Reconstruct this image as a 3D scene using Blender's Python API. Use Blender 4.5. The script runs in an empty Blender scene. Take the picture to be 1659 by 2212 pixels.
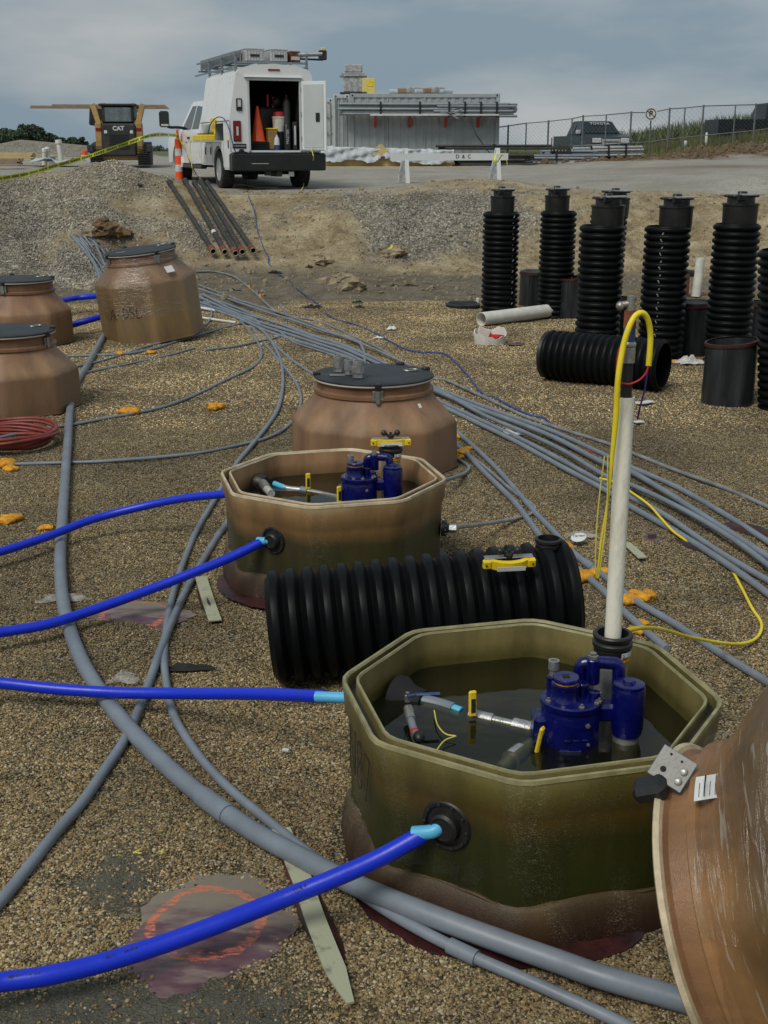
import bpy, math, random
import numpy as np
from mathutils import Vector, Matrix, Euler
R = math.radians
random.seed(7); rng = np.random.default_rng(7)
scene = bpy.context.scene
COL = scene.collection

# ------------------------------------------------------------------ camera, sky, sun, exposure
PITCH = 16.75; CZ = 2.05; FPX = 2600.0
cam = bpy.data.cameras.new('camera'); camo = bpy.data.objects.new('camera', cam); COL.objects.link(camo)
camo.location = (0, 0, CZ); camo.rotation_euler = (R(90-PITCH), 0, 0)
cam.sensor_fit = 'VERTICAL'; cam.sensor_height = 24; cam.lens = 24*FPX/2212
cam.clip_start = 0.05; cam.clip_end = 6000
scene.camera = camo
scene.view_settings.view_transform = 'Standard'; scene.view_settings.look = 'None'
scene.view_settings.gamma = 1; scene.view_settings.exposure = -0.06
scene.view_settings.use_curve_mapping = False
SUN_EL, SUN_AZ = 52.0, 215.0      # azimuth clockwise from +Y: light from behind the camera, a little left
W = bpy.data.worlds.new('World'); scene.world = W; W.use_nodes = True
nt = W.node_tree; nt.nodes.clear()
def nn(t, ty, **k):
    n = t.nodes.new(ty)
    for a, b in k.items(): setattr(n, a, b)
    return n
out = nn(nt, 'ShaderNodeOutputWorld'); bg = nn(nt, 'ShaderNodeBackground'); bg.inputs[1].default_value = 0.10
sky = nn(nt, 'ShaderNodeTexSky'); sky.sky_type = 'NISHITA'; sky.sun_disc = False
sky.sun_elevation = R(SUN_EL); sky.sun_rotation = R(SUN_AZ); sky.dust_density = 3.0
tc = nn(nt, 'ShaderNodeTexCoord'); mp = nn(nt, 'ShaderNodeMapping'); mp.inputs['Scale'].default_value = (1.0, 1.0, 3.4)
mp.inputs['Location'].default_value = (.3, .1, .22)
no = nn(nt, 'ShaderNodeTexNoise'); no.inputs['Scale'].default_value = 2.6; no.inputs['Detail'].default_value = 7; no.inputs['Roughness'].default_value = .52
rp = nn(nt, 'ShaderNodeValToRGB'); rp.color_ramp.elements[0].position = .42; rp.color_ramp.elements[1].position = .62
rp.color_ramp.elements[0].color = (0, 0, 0, 1); rp.color_ramp.elements[1].color = (1, 1, 1, 1)
base = nn(nt, 'ShaderNodeMix'); base.data_type = 'RGBA'; base.inputs[0].default_value = .93
base.inputs[7].default_value = (2.4, 3.2, 3.85, 1)
mx = nn(nt, 'ShaderNodeMix'); mx.data_type = 'RGBA'; mx.inputs[7].default_value = (4.9, 5.05, 5.05, 1)
ml = nn(nt, 'ShaderNodeMath', operation='MULTIPLY'); ml.inputs[1].default_value = .85
L = nt.links.new
L(tc.outputs['Generated'], mp.inputs[0]); L(mp.outputs[0], no.inputs['Vector']); L(no.outputs[0], rp.inputs[0]); L(rp.outputs[0], ml.inputs[0])
L(sky.outputs[0], base.inputs[6]); L(base.outputs[2], mx.inputs[6]); L(ml.outputs[0], mx.inputs[0]); L(mx.outputs[2], bg.inputs[0]); L(bg.outputs[0], out.inputs[0])
sl = bpy.data.lights.new('sun', 'SUN'); sl.energy = 2.3; sl.angle = R(26); sl.color = (1, .95, .87)
so = bpy.data.objects.new('sun', sl); COL.objects.link(so)
sd = Vector((math.sin(R(SUN_AZ))*math.cos(R(SUN_EL)), math.cos(R(SUN_AZ))*math.cos(R(SUN_EL)), math.sin(R(SUN_EL))))
so.rotation_euler = sd.to_track_quat('Z', 'Y').to_euler()

# ------------------------------------------------------------------ survey: where sight lines of the photo meet the ground
CT, ST = math.cos(R(PITCH)), math.sin(R(PITCH))
def ray(px, py):
    x = px-829.5; y = py-1106
    return Vector((x, FPX*CT-y*ST, -FPX*ST-y*CT))
def P(px, py, z=0.0):
    d = ray(px, py); t = (z-CZ)/d.z
    return Vector((d.x*t, d.y*t, z))
def Q(px, py, yy):
    d = ray(px, py); t = yy/d.y
    return Vector((d.x*t, yy, CZ+d.z*t))

# ------------------------------------------------------------------ noise and terrain height
_tab = rng.random((256, 256))
def vn(x, y, s=1.0, seed=0):
    x = np.asarray(x, float)*s+seed*17.3; y = np.asarray(y, float)*s+seed*31.7
    xi = np.floor(x).astype(int); yi = np.floor(y).astype(int); fx = x-xi; fy = y-yi
    fx = fx*fx*(3-2*fx); fy = fy*fy*(3-2*fy)
    a = _tab[xi & 255, yi & 255]; b = _tab[(xi+1) & 255, yi & 255]; c = _tab[xi & 255, (yi+1) & 255]; d = _tab[(xi+1) & 255, (yi+1) & 255]
    return (a*(1-fx)+b*fx)*(1-fy)+(c*(1-fx)+d*fx)*fy-.5
def fbm(x, y, s, o=4, seed=0):
    v = 0; a = 1.0
    for i in range(o):
        v = v+a*vn(x, y, s, seed+i); a *= .5; s *= 2.03
    return v
def ss(t): t = np.clip(t, 0, 1); return t*t*(3-2*t)
def ga(x, y, cx, cy, sx, sy, rot=0):
    dx = x-cx; dy = y-cy; c, s = math.cos(rot), math.sin(rot); u = dx*c+dy*s; v = -dx*s+dy*c
    return np.exp(-(u/sx)**2-(v/sy)**2)
def toe(x): return 20.3-1.5*np.exp(-((x+4.9)/.9)**2)-1.0*ss((-x-5.5)/2)+fbm(x, x*0+3, .35, 3, 5)*.9
def H(x, y):
    x = np.asarray(x, float); y = np.asarray(y, float)
    top = 1.20+.020*(np.clip(y, 24, 47)-24)
    top = top+1.35*ss((x-7)/13)*ss((y-36)/13)+.25*ss((x-3)/6)*ss((y-25)/5)*(1-ss((y-36)/13))
    top = top+.26*ss((-x-4.6)/2)*ss((y-20)/3)*(1-ss((y-29)/8))
    t = toe(x); c = 24.2+2.2*ss((x-3.5)/4)
    s = ss((y-t)/(c-t)); s = .55*s+.45*np.clip((y-t)/(c-t), 0, 1)
    h = top*s
    wp = np.clip(2.2*ga(x, y, -2.8, 22.3, 1.25, 2.8), 0, 1); s = s*(1-wp)+np.clip((y-t)/(c-t), 0, 1)*wp; h = top*s
    slope = np.clip(4*s*(1-s), 0, 1)*(1-wp*.85)
    h = h-np.abs(fbm(x+.4*y, y*.5, 1.0, 5, 8))*.42*slope+.08*slope-.10*slope*ss((fbm(x*.6, y*1.8, .9, 3, 18)-.05)/.12)+fbm(x, y, .55, 5, 1)*.22*slope+fbm(x, y, 2.3, 4, 2)*.17*np.clip(slope*1.3+.08*(y > 20), 0, 1)
    h = h+.50*ga(x, y, -5.2, 24.6, .75, 1.0)*(1+.5*fbm(x, y, 1.6, 3, 15))+.22*ga(x, y, -4.2, 24.6, .7, .8)+.20*ga(x, y, -6.6, 23.6, 1.0, 1.2)+.25*ga(x, y, 1.9, 25.6, 1.7, .8)+.18*ga(x, y, 8.0, 27.0, .8, .6)
    h = h-.34*ga(x, y, -4.95, 20.3, .30, 1.0, .15)-.55*np.clip(1.6*ga(x, y, -4.62, 21.35, .42, .42)-.35, 0, 1)+.10*ga(x, y, -4.5, 22.0, .6, .25)
    h = h+.10*ga(x, y, -.75, 18.3, .8, .5)*(1+1.2*fbm(x, y, 3, 3, 9))+.07*ga(x, y, .3, 17.9, .5, .4)+.06*ga(x, y, -2.6, 17.3, .8, .5)
    h = h+fbm(x, y, 1.6, 3, 3)*.03*ss((y-1)/3)*(y < 21)+fbm(x, y, 3.7, 3, 4)*.05*ss((y-16.5)/1.5)*(1-ss((y-20)/1))
    h = h+(.10+.45*fbm(x, y, .8, 4, 6))*np.exp(-((y-44.0+.1*x)/2.0)**2)*ss((x-2.2)/2)      # spoil bank by the fence
    h = h+1.45*np.clip(1-np.hypot((x+22.3)/3.2, (y-86)/4), 0, 1)+.95*np.clip(1-np.hypot((x+25.2)/3.0, (y-86)/4), 0, 1)+.8*np.clip(1-np.hypot((x+18.6)/3, (y-88)/4), 0, 1)                # stockpiles in the field
    h = h-.12*ss((y-60)/40)-1.2*ss((y-62)/12)*ss((x-8)/4)
    return h
def hz(x, y): return float(H(x, y))
def T(px, py, dz=0.0):
    d = ray(px, py); d = d/d.y; yy = 2.0
    while yy < 400:
        if CZ+d.z*yy <= hz(d.x*yy, yy)+dz: break
        yy += .05 if yy < 60 else .5
    lo, hi = yy-.5 if yy >= 60 else yy-.05, yy
    for _ in range(12):
        m = (lo+hi)/2
        if CZ+d.z*m <= hz(d.x*m, m)+dz: hi = m
        else: lo = m
    return Vector((d.x*hi, hi, CZ+d.z*hi))

# ------------------------------------------------------------------ materials
def mat(name, col, rough=.6, metal=0., var=.25, scale=6., bump=.15, bscale=None, col2=None, spec=.5, stretch=(1, 1, 1), coat=0., lo=.38, hi=.68):
    m = bpy.data.materials.new(name); m.use_nodes = True; t = m.node_tree; n = t.nodes; b = n['Principled BSDF']
    tc = nn(t, 'ShaderNodeTexCoord'); mp = nn(t, 'ShaderNodeMapping'); mp.inputs['Scale'].default_value = stretch
    no = nn(t, 'ShaderNodeTexNoise'); no.inputs['Scale'].default_value = scale; no.inputs['Detail'].default_value = 6; no.inputs['Roughness'].default_value = .62
    rp = nn(t, 'ShaderNodeValToRGB'); e = rp.color_ramp.elements; e[0].position = lo; e[1].position = hi
    c2 = col2 if col2 else tuple(c*(1-var) for c in col)
    e[0].color = (*c2, 1); e[1].color = (*(col if col2 else tuple(min(1, c*(1+var)) for c in col)), 1)
    l = t.links.new
    l(tc.outputs['Object'], mp.inputs[0]); l(mp.outputs[0], no.inputs['Vector']); l(no.outputs[0], rp.inputs[0]); l(rp.outputs[0], b.inputs['Base Color'])
    b.inputs['Roughness'].default_value = rough; b.inputs['Metallic'].default_value = metal; b.inputs['Specular IOR Level'].default_value = spec
    b.inputs['Coat Weight'].default_value = coat
    if rough > .1:
        mr = nn(t, 'ShaderNodeMapRange'); mr.inputs['To Min'].default_value = rough*.8; mr.inputs['To Max'].default_value = min(1, rough*1.25)
        l(no.outputs[0], mr.inputs[0]); l(mr.outputs[0], b.inputs['Roughness'])
    if bump:
        n2 = nn(t, 'ShaderNodeTexNoise'); n2.inputs['Scale'].default_value = bscale or scale*6; n2.inputs['Detail'].default_value = 4
        bp = nn(t, 'ShaderNodeBump'); bp.inputs['Strength'].default_value = bump; bp.inputs['Distance'].default_value = .01
        l(mp.outputs[0], n2.inputs['Vector']); l(n2.outputs[0], bp.inputs['Height']); l(bp.outputs[0], b.inputs['Normal'])
    return m
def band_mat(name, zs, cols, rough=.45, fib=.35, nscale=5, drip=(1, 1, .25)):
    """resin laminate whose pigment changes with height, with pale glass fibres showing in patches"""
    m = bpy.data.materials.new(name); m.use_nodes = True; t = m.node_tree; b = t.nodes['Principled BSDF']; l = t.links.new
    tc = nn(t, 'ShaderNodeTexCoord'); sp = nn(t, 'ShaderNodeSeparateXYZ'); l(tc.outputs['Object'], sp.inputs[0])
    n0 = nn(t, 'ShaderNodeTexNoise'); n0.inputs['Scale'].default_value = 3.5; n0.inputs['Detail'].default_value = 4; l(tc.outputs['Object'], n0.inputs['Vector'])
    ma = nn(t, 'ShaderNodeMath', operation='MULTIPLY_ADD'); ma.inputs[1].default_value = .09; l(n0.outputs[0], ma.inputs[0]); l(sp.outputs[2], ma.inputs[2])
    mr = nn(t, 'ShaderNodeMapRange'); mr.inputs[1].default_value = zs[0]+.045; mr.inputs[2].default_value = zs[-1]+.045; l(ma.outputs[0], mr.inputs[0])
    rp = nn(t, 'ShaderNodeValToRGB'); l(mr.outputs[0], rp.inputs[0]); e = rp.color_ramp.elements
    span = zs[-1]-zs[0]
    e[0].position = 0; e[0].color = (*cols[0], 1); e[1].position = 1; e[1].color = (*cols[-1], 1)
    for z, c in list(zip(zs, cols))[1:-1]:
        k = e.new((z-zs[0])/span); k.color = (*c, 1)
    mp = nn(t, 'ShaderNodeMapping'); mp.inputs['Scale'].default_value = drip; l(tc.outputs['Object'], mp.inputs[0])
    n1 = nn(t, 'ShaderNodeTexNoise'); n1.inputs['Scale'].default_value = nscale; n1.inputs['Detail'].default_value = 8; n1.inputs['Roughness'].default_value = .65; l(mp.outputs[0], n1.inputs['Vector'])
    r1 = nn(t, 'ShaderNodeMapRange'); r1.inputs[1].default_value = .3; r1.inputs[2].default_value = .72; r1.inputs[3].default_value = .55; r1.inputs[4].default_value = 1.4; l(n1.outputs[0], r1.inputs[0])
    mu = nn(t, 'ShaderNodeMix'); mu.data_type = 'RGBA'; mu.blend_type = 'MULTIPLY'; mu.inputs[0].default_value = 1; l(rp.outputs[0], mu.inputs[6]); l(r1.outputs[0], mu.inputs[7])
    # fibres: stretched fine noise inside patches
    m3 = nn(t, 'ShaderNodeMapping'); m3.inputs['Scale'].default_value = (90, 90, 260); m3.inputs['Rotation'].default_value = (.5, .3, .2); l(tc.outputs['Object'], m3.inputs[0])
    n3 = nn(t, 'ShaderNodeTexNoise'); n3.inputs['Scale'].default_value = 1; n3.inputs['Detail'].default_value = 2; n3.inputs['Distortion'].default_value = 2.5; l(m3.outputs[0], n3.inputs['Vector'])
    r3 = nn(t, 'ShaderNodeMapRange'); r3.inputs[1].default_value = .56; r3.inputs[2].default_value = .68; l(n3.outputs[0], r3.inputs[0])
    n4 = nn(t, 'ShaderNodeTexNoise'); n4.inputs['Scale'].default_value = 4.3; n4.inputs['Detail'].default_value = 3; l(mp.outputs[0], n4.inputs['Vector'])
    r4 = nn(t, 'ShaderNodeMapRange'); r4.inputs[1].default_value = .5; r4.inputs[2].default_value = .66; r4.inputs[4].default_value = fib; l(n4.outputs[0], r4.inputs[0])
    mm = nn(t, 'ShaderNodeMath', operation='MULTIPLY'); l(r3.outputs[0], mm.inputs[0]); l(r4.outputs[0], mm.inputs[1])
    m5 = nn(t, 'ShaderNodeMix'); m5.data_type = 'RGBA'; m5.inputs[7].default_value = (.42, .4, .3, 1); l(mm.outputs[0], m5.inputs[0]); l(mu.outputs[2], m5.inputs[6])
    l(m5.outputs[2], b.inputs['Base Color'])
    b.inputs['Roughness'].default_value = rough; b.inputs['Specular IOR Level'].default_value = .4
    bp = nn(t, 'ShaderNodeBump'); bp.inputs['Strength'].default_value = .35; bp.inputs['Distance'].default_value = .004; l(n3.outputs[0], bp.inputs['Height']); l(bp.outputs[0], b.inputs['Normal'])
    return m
M = {}
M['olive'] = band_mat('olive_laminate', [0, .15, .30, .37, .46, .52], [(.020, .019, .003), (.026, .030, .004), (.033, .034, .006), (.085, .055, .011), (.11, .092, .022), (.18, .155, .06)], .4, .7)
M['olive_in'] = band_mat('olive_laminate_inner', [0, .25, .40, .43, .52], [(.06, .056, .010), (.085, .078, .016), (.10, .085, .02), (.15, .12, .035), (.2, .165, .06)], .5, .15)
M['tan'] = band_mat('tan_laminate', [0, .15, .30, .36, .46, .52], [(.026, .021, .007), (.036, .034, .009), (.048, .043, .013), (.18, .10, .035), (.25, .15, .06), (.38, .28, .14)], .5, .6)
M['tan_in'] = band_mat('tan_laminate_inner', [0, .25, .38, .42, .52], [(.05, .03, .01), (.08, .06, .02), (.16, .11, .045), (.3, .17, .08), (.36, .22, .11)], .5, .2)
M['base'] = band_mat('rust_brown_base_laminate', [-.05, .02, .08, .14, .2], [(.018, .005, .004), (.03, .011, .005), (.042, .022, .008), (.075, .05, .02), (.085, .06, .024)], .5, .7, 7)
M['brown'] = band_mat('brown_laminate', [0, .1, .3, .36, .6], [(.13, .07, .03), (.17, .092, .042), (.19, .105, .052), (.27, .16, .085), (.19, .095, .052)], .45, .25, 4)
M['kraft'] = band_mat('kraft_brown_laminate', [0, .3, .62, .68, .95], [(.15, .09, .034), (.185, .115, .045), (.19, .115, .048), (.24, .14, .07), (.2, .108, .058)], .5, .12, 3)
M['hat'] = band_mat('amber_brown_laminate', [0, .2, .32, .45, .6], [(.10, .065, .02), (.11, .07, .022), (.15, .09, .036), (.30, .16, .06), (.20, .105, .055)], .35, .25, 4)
M['lip'] = mat('pale_lip', (.5, .42, .28), .5, var=.25, scale=12)
M['olivelip'] = mat('olive_lip', (.26, .24, .12), .5, var=.25, scale=14)
M['seal'] = mat('white_gasket', (.62, .6, .55), .5, var=.1)
M['lid'] = mat('black_composite_lid', (.022, .026, .028), .55, var=.5, scale=5, bump=.4, bscale=60)
M['rubber'] = mat('black_rubber', (.012, .012, .012), .45, var=.3, bump=.1)
M['hdpe'] = mat('black_corrugated_plastic', (.005, .006, .0065), .4, var=.35, scale=3, bump=.05, spec=.12)
M['blackmetal'] = mat('black_painted_metal', (.02, .022, .024), .4, var=.4, scale=4)
M['gal'] = mat('galvanised_steel', (.42, .43, .43), .42, .75, var=.25, scale=18)
M['steel'] = mat('stainless_steel', (.36, .355, .33), .42, .8, var=.12, scale=20)
M['pvcgrey'] = mat('grey_conduit_plastic', (.175, .205, .24), .42, var=.14, scale=5, bump=.08, stretch=(1, 1, 1))
M['pvcgrey2'] = mat('dusty_grey_conduit_plastic', (.24, .26, .275), .6, var=.22, scale=9, col2=(.15, .155, .15))
M['pvcwhite'] = mat('white_pipe_plastic', (.66, .66, .6), .5, var=.12, scale=9)
M['pvcold'] = mat('scuffed_white_pipe', (.80, .78, .66), .55, var=.2, scale=14, bump=.2, col2=(.55, .53, .42), stretch=(1, 1, .4), lo=.3, hi=.5)
M['bluehose'] = mat('blue_jacketed_hose', (.003, .026, .55), .36, scale=9, bump=.12, bscale=25, spec=.5, col2=(.010, .030, .36), lo=.28, hi=.42)
M['ltblue'] = mat('light_blue_pipe', (.10, .45, .72), .4, var=.1)
M['pump'] = mat('dark_blue_cast_paint', (.002, .004, .085), .22, var=.3, scale=12, bump=.25, bscale=40, spec=.6)
M['yellow'] = mat('yellow_paint', (.78, .56, .02), .4, var=.12, scale=10)
M['yhose'] = mat('yellow_hose', (.78, .62, .02), .4, var=.1)
M['ycord'] = mat('yellow_cord', (.62, .55, .1), .6, var=.2)
M['orange'] = mat('orange_foam', (.78, .40, .02), .75, var=.3, scale=30, bump=.8, bscale=90, col2=(.50, .20, .01))
M['traffic'] = mat('traffic_orange', (.85, .09, .015), .4, var=.08)
M['reflect'] = mat('white_reflective_band', (.55, .58, .58), .35, var=.1)
M['red'] = mat('red_plastic', (.45, .02, .015), .45, var=.2)
M['redhose'] = mat('red_brown_hose', (.2, .035, .025), .45, var=.25, scale=10)
M['maroon'] = mat('maroon_tank_skin', (.06, .014, .012), .4, var=.5, scale=8, bump=.3, col2=(.02, .006, .006))
M['white'] = mat('white_vehicle_paint', (.74, .76, .76), .28, var=.03, scale=2, bump=0, coat=.3)
M['whitein'] = mat('white_inner_panel', (.5, .54, .55), .4, var=.06, scale=2, bump=0)
M['chrome'] = mat('bright_aluminium', (.66, .66, .66), .35, .55, var=.1, scale=30)
M['rack'] = mat('dull_aluminium', (.24, .27, .29), .5, .4, var=.12, scale=10)
M['glass'] = mat('dark_window_glass', (.012, .018, .02), .08, var=.1, bump=0, spec=.5)
M['tyre'] = mat('tyre_rubber', (.018, .018, .018), .75, var=.4, scale=10, bump=.3)
M['blackpl'] = mat('black_plastic', (.014, .015, .016), .4, var=.2)
M['dark'] = mat('dark_interior', (.006, .006, .007), .8, var=.3)
M['redlens'] = mat('red_lamp_lens', (.2, .006, .006), .15, var=.1, bump=0)
M['clearlens'] = mat('clear_lamp_lens', (.6, .62, .62), .15, var=.1, bump=0)
M['catyellow'] = mat('loader_yellow', (.34, .22, .07), .5, var=.2, scale=4)
M['catblack'] = mat('loader_black', (.028, .03, .03), .5, var=.3, scale=4)
M['wood'] = mat('pale_lumber', (.55, .42, .19), .7, var=.2, scale=4, stretch=(1, 8, 8), bump=.2)
M['wood2'] = mat('weathered_lumber', (.27, .2, .13), .75, var=.25, scale=4, stretch=(1, 8, 8), bump=.2)
M['stick'] = mat('pale_grey_green_strip', (.36, .37, .25), .6, var=.2, scale=20, col2=(.2, .19, .13), lo=.3, hi=.45)
M['tarp'] = mat('white_tarp', (.46, .50, .53), .5, var=.08, scale=3, bump=.2, bscale=10)
M['container'] = mat('grey_container_paint', (.34, .375, .38), .5, var=.10, scale=3, bump=.05)
M['contfar'] = mat('pale_container_paint', (.5, .53, .53), .5, var=.12, scale=3)
M['rust'] = mat('rusty_iron', (.16, .05, .02), .8, var=.5, scale=12, bump=.4)
M['iron'] = mat('dark_pipe_coating', (.035, .034, .030), .6, var=.35, scale=8, bump=.2)
M['greyproduct'] = mat('shrink_wrapped_grey', (.36, .37, .37), .35, var=.35, scale=8, bump=.5, bscale=18)
M['ybox'] = mat('yellow_cabinet', (.66, .55, .17), .5, var=.08)
M['fence'] = mat('fence_steel', (.16, .17, .17), .5, .3, var=.2)
M['carpaint'] = mat('dark_blue_green_paint', (.012, .028, .033), .38, var=.15, bump=0, coat=.1, spec=.3)
M['carblack'] = mat('black_truck_paint', (.006, .010, .014), .38, var=.2, bump=0, coat=.1, spec=.3)
M['crown1'] = mat('dark_tree_leaves', (.065, .095, .055), .8, var=.5, scale=.5, bump=0)  # leaf colour lightened to stand for distance haze
M['bark'] = mat('bark', (.06, .05, .04), .9, var=.3)
M['corn'] = mat('maize_leaves', (.09, .115, .04), .7, var=.45, scale=1.5, bump=0)
M['grass'] = mat('rough_grass_blades', (.11, .12, .04), .8, var=.45, scale=.8, bump=0)
M['ink'] = mat('black_marker_ink', (.015, .013, .01), .6, var=.1, bump=0)
M['print'] = mat('dark_print', (.02, .02, .022), .6, var=.1, bump=0)
M['paper'] = mat('white_label', (.62, .64, .63), .5, var=.05, bump=0)
M['film2'] = mat('crumpled_polythene', (.5, .49, .45), .3, var=.2, scale=20, bump=.8, bscale=40)
M['bluecable'] = mat('blue_cable', (.03, .06, .19), .5, var=.2)
M['purple'] = mat('purple_cable', (.05, .02, .18), .5, var=.2)
M['patch'] = mat('purple_grey_tank_skin', (.15, .095, .10), .35, var=.3, scale=6, col2=(.055, .03, .04), bump=.2)
M['rock'] = mat('clay_lump', (.27, .215, .135), .9, var=.3, scale=9, bump=.5)
M['rag'] = mat('black_rag', (.015, .015, .014), .9, var=.4)
M['orangepaint'] = mat('orange_spray_paint', (.55, .15, .06), .6, var=.3, scale=25, bump=.1)
def stone_mat(name, cols, rough=.75):
    m = bpy.data.materials.new(name); m.use_nodes = True; t = m.node_tree; b = t.nodes['Principled BSDF']; l = t.links.new
    oi = nn(t, 'ShaderNodeObjectInfo'); rp = nn(t, 'ShaderNodeValToRGB'); e = rp.color_ramp.elements; rp.color_ramp.interpolation = 'CONSTANT'
    e[0].position = 0; e[0].color = (*cols[0], 1); e[1].position = 1/len(cols); e[1].color = (*cols[1], 1)
    for i, c in enumerate(cols[2:]): k = e.new((i+2)/len(cols)); k.color = (*c, 1)
    no = nn(t, 'ShaderNodeTexNoise'); no.inputs['Scale'].default_value = .9; no.inputs['Detail'].default_value = 6; l(oi.outputs['Location'], no.inputs['Vector'])
    mr = nn(t, 'ShaderNodeMapRange'); mr.inputs[1].default_value = .36; mr.inputs[2].default_value = .62; mr.inputs[3].default_value = .58; mr.inputs[4].default_value = 1.22; l(no.outputs[0], mr.inputs[0])
    mu = nn(t, 'ShaderNodeMix'); mu.data_type = 'RGBA'; mu.blend_type = 'MULTIPLY'; mu.inputs[0].default_value = 1
    l(oi.outputs['Random'], rp.inputs[0]); l(rp.outputs[0], mu.inputs[6]); l(mr.outputs[0], mu.inputs[7]); l(mu.outputs[2], b.inputs['Base Color'])
    b.inputs['Roughness'].default_value = rough; b.inputs['Specular IOR Level'].default_value = .3
    return m
M['pebble'] = stone_mat('pea_gravel_stones', [(0.288, 0.219, 0.102), (0.151, 0.11, 0.051), (0.385, 0.305, 0.169), (0.055, 0.042, 0.024), (0.254, 0.179, 0.075), (0.137, 0.11, 0.066), (0.467, 0.398, 0.259), (0.213, 0.159, 0.078), (0.302, 0.206, 0.108), (0.076, 0.053, 0.028), (0.275, 0.232, 0.144), (0.33, 0.219, 0.096)])
M['crushed'] = stone_mat('crushed_limestone', [(.30, .28, .225), (.24, .22, .18), (.38, .36, .30), (.19, .175, .14), (.27, .24, .18), (.44, .42, .35), (.26, .215, .15)])
M['pebblefar'] = stone_mat('paler_pea_gravel_stones', [(0.432, 0.33, 0.155), (0.227, 0.166, 0.077), (0.578, 0.459, 0.256), (0.083, 0.063, 0.037), (0.381, 0.27, 0.114), (0.206, 0.166, 0.1), (0.702, 0.6, 0.393), (0.32, 0.24, 0.119), (0.453, 0.31, 0.165), (0.114, 0.081, 0.041), (0.413, 0.349, 0.22), (0.495, 0.33, 0.146)])  # paler copy of the pea gravel colours for the far floor
# ------------------------------------------------------------------ mesh building
def tag(o, label=None, cat=None, group=None, kind=None):
    if label: o['label'] = label
    if cat: o['category'] = cat
    if group: o['group'] = group
    if kind: o['kind'] = kind
    return o
def empty(name, loc=(0, 0, 0), rz=0, label=None, cat=None, group=None):
    o = bpy.data.objects.new(name, None); COL.objects.link(o); o.location = loc
    o.rotation_euler = rz if hasattr(rz, '__len__') else (0, 0, rz); o.empty_display_size = .1
    return tag(o, label, cat, group)
def copy_tree(o, parent=None):
    c = o.copy(); COL.objects.link(c)
    if parent: c.parent = parent
    for ch in [q for q in bpy.data.objects if q.parent == o]: copy_tree(ch, c)
    return c
def cr(pts, n=8):
    """smooth curve through points (centripetal enough)"""
    p = [Vector(q) for q in pts]
    if len(p) < 3: return p
    p = [p[0]*2-p[1]]+p+[p[-1]*2-p[-2]]; o = []
    for i in range(1, len(p)-2):
        a, b, c, d = p[i-1:i+3]
        for k in range(n):
            t = k/n
            o.append(.5*((2*b)+(c-a)*t+(2*a-5*b+4*c-d)*t*t+(3*b-a-3*c+d)*t**3))
    o.append(p[-2]); return o
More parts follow.
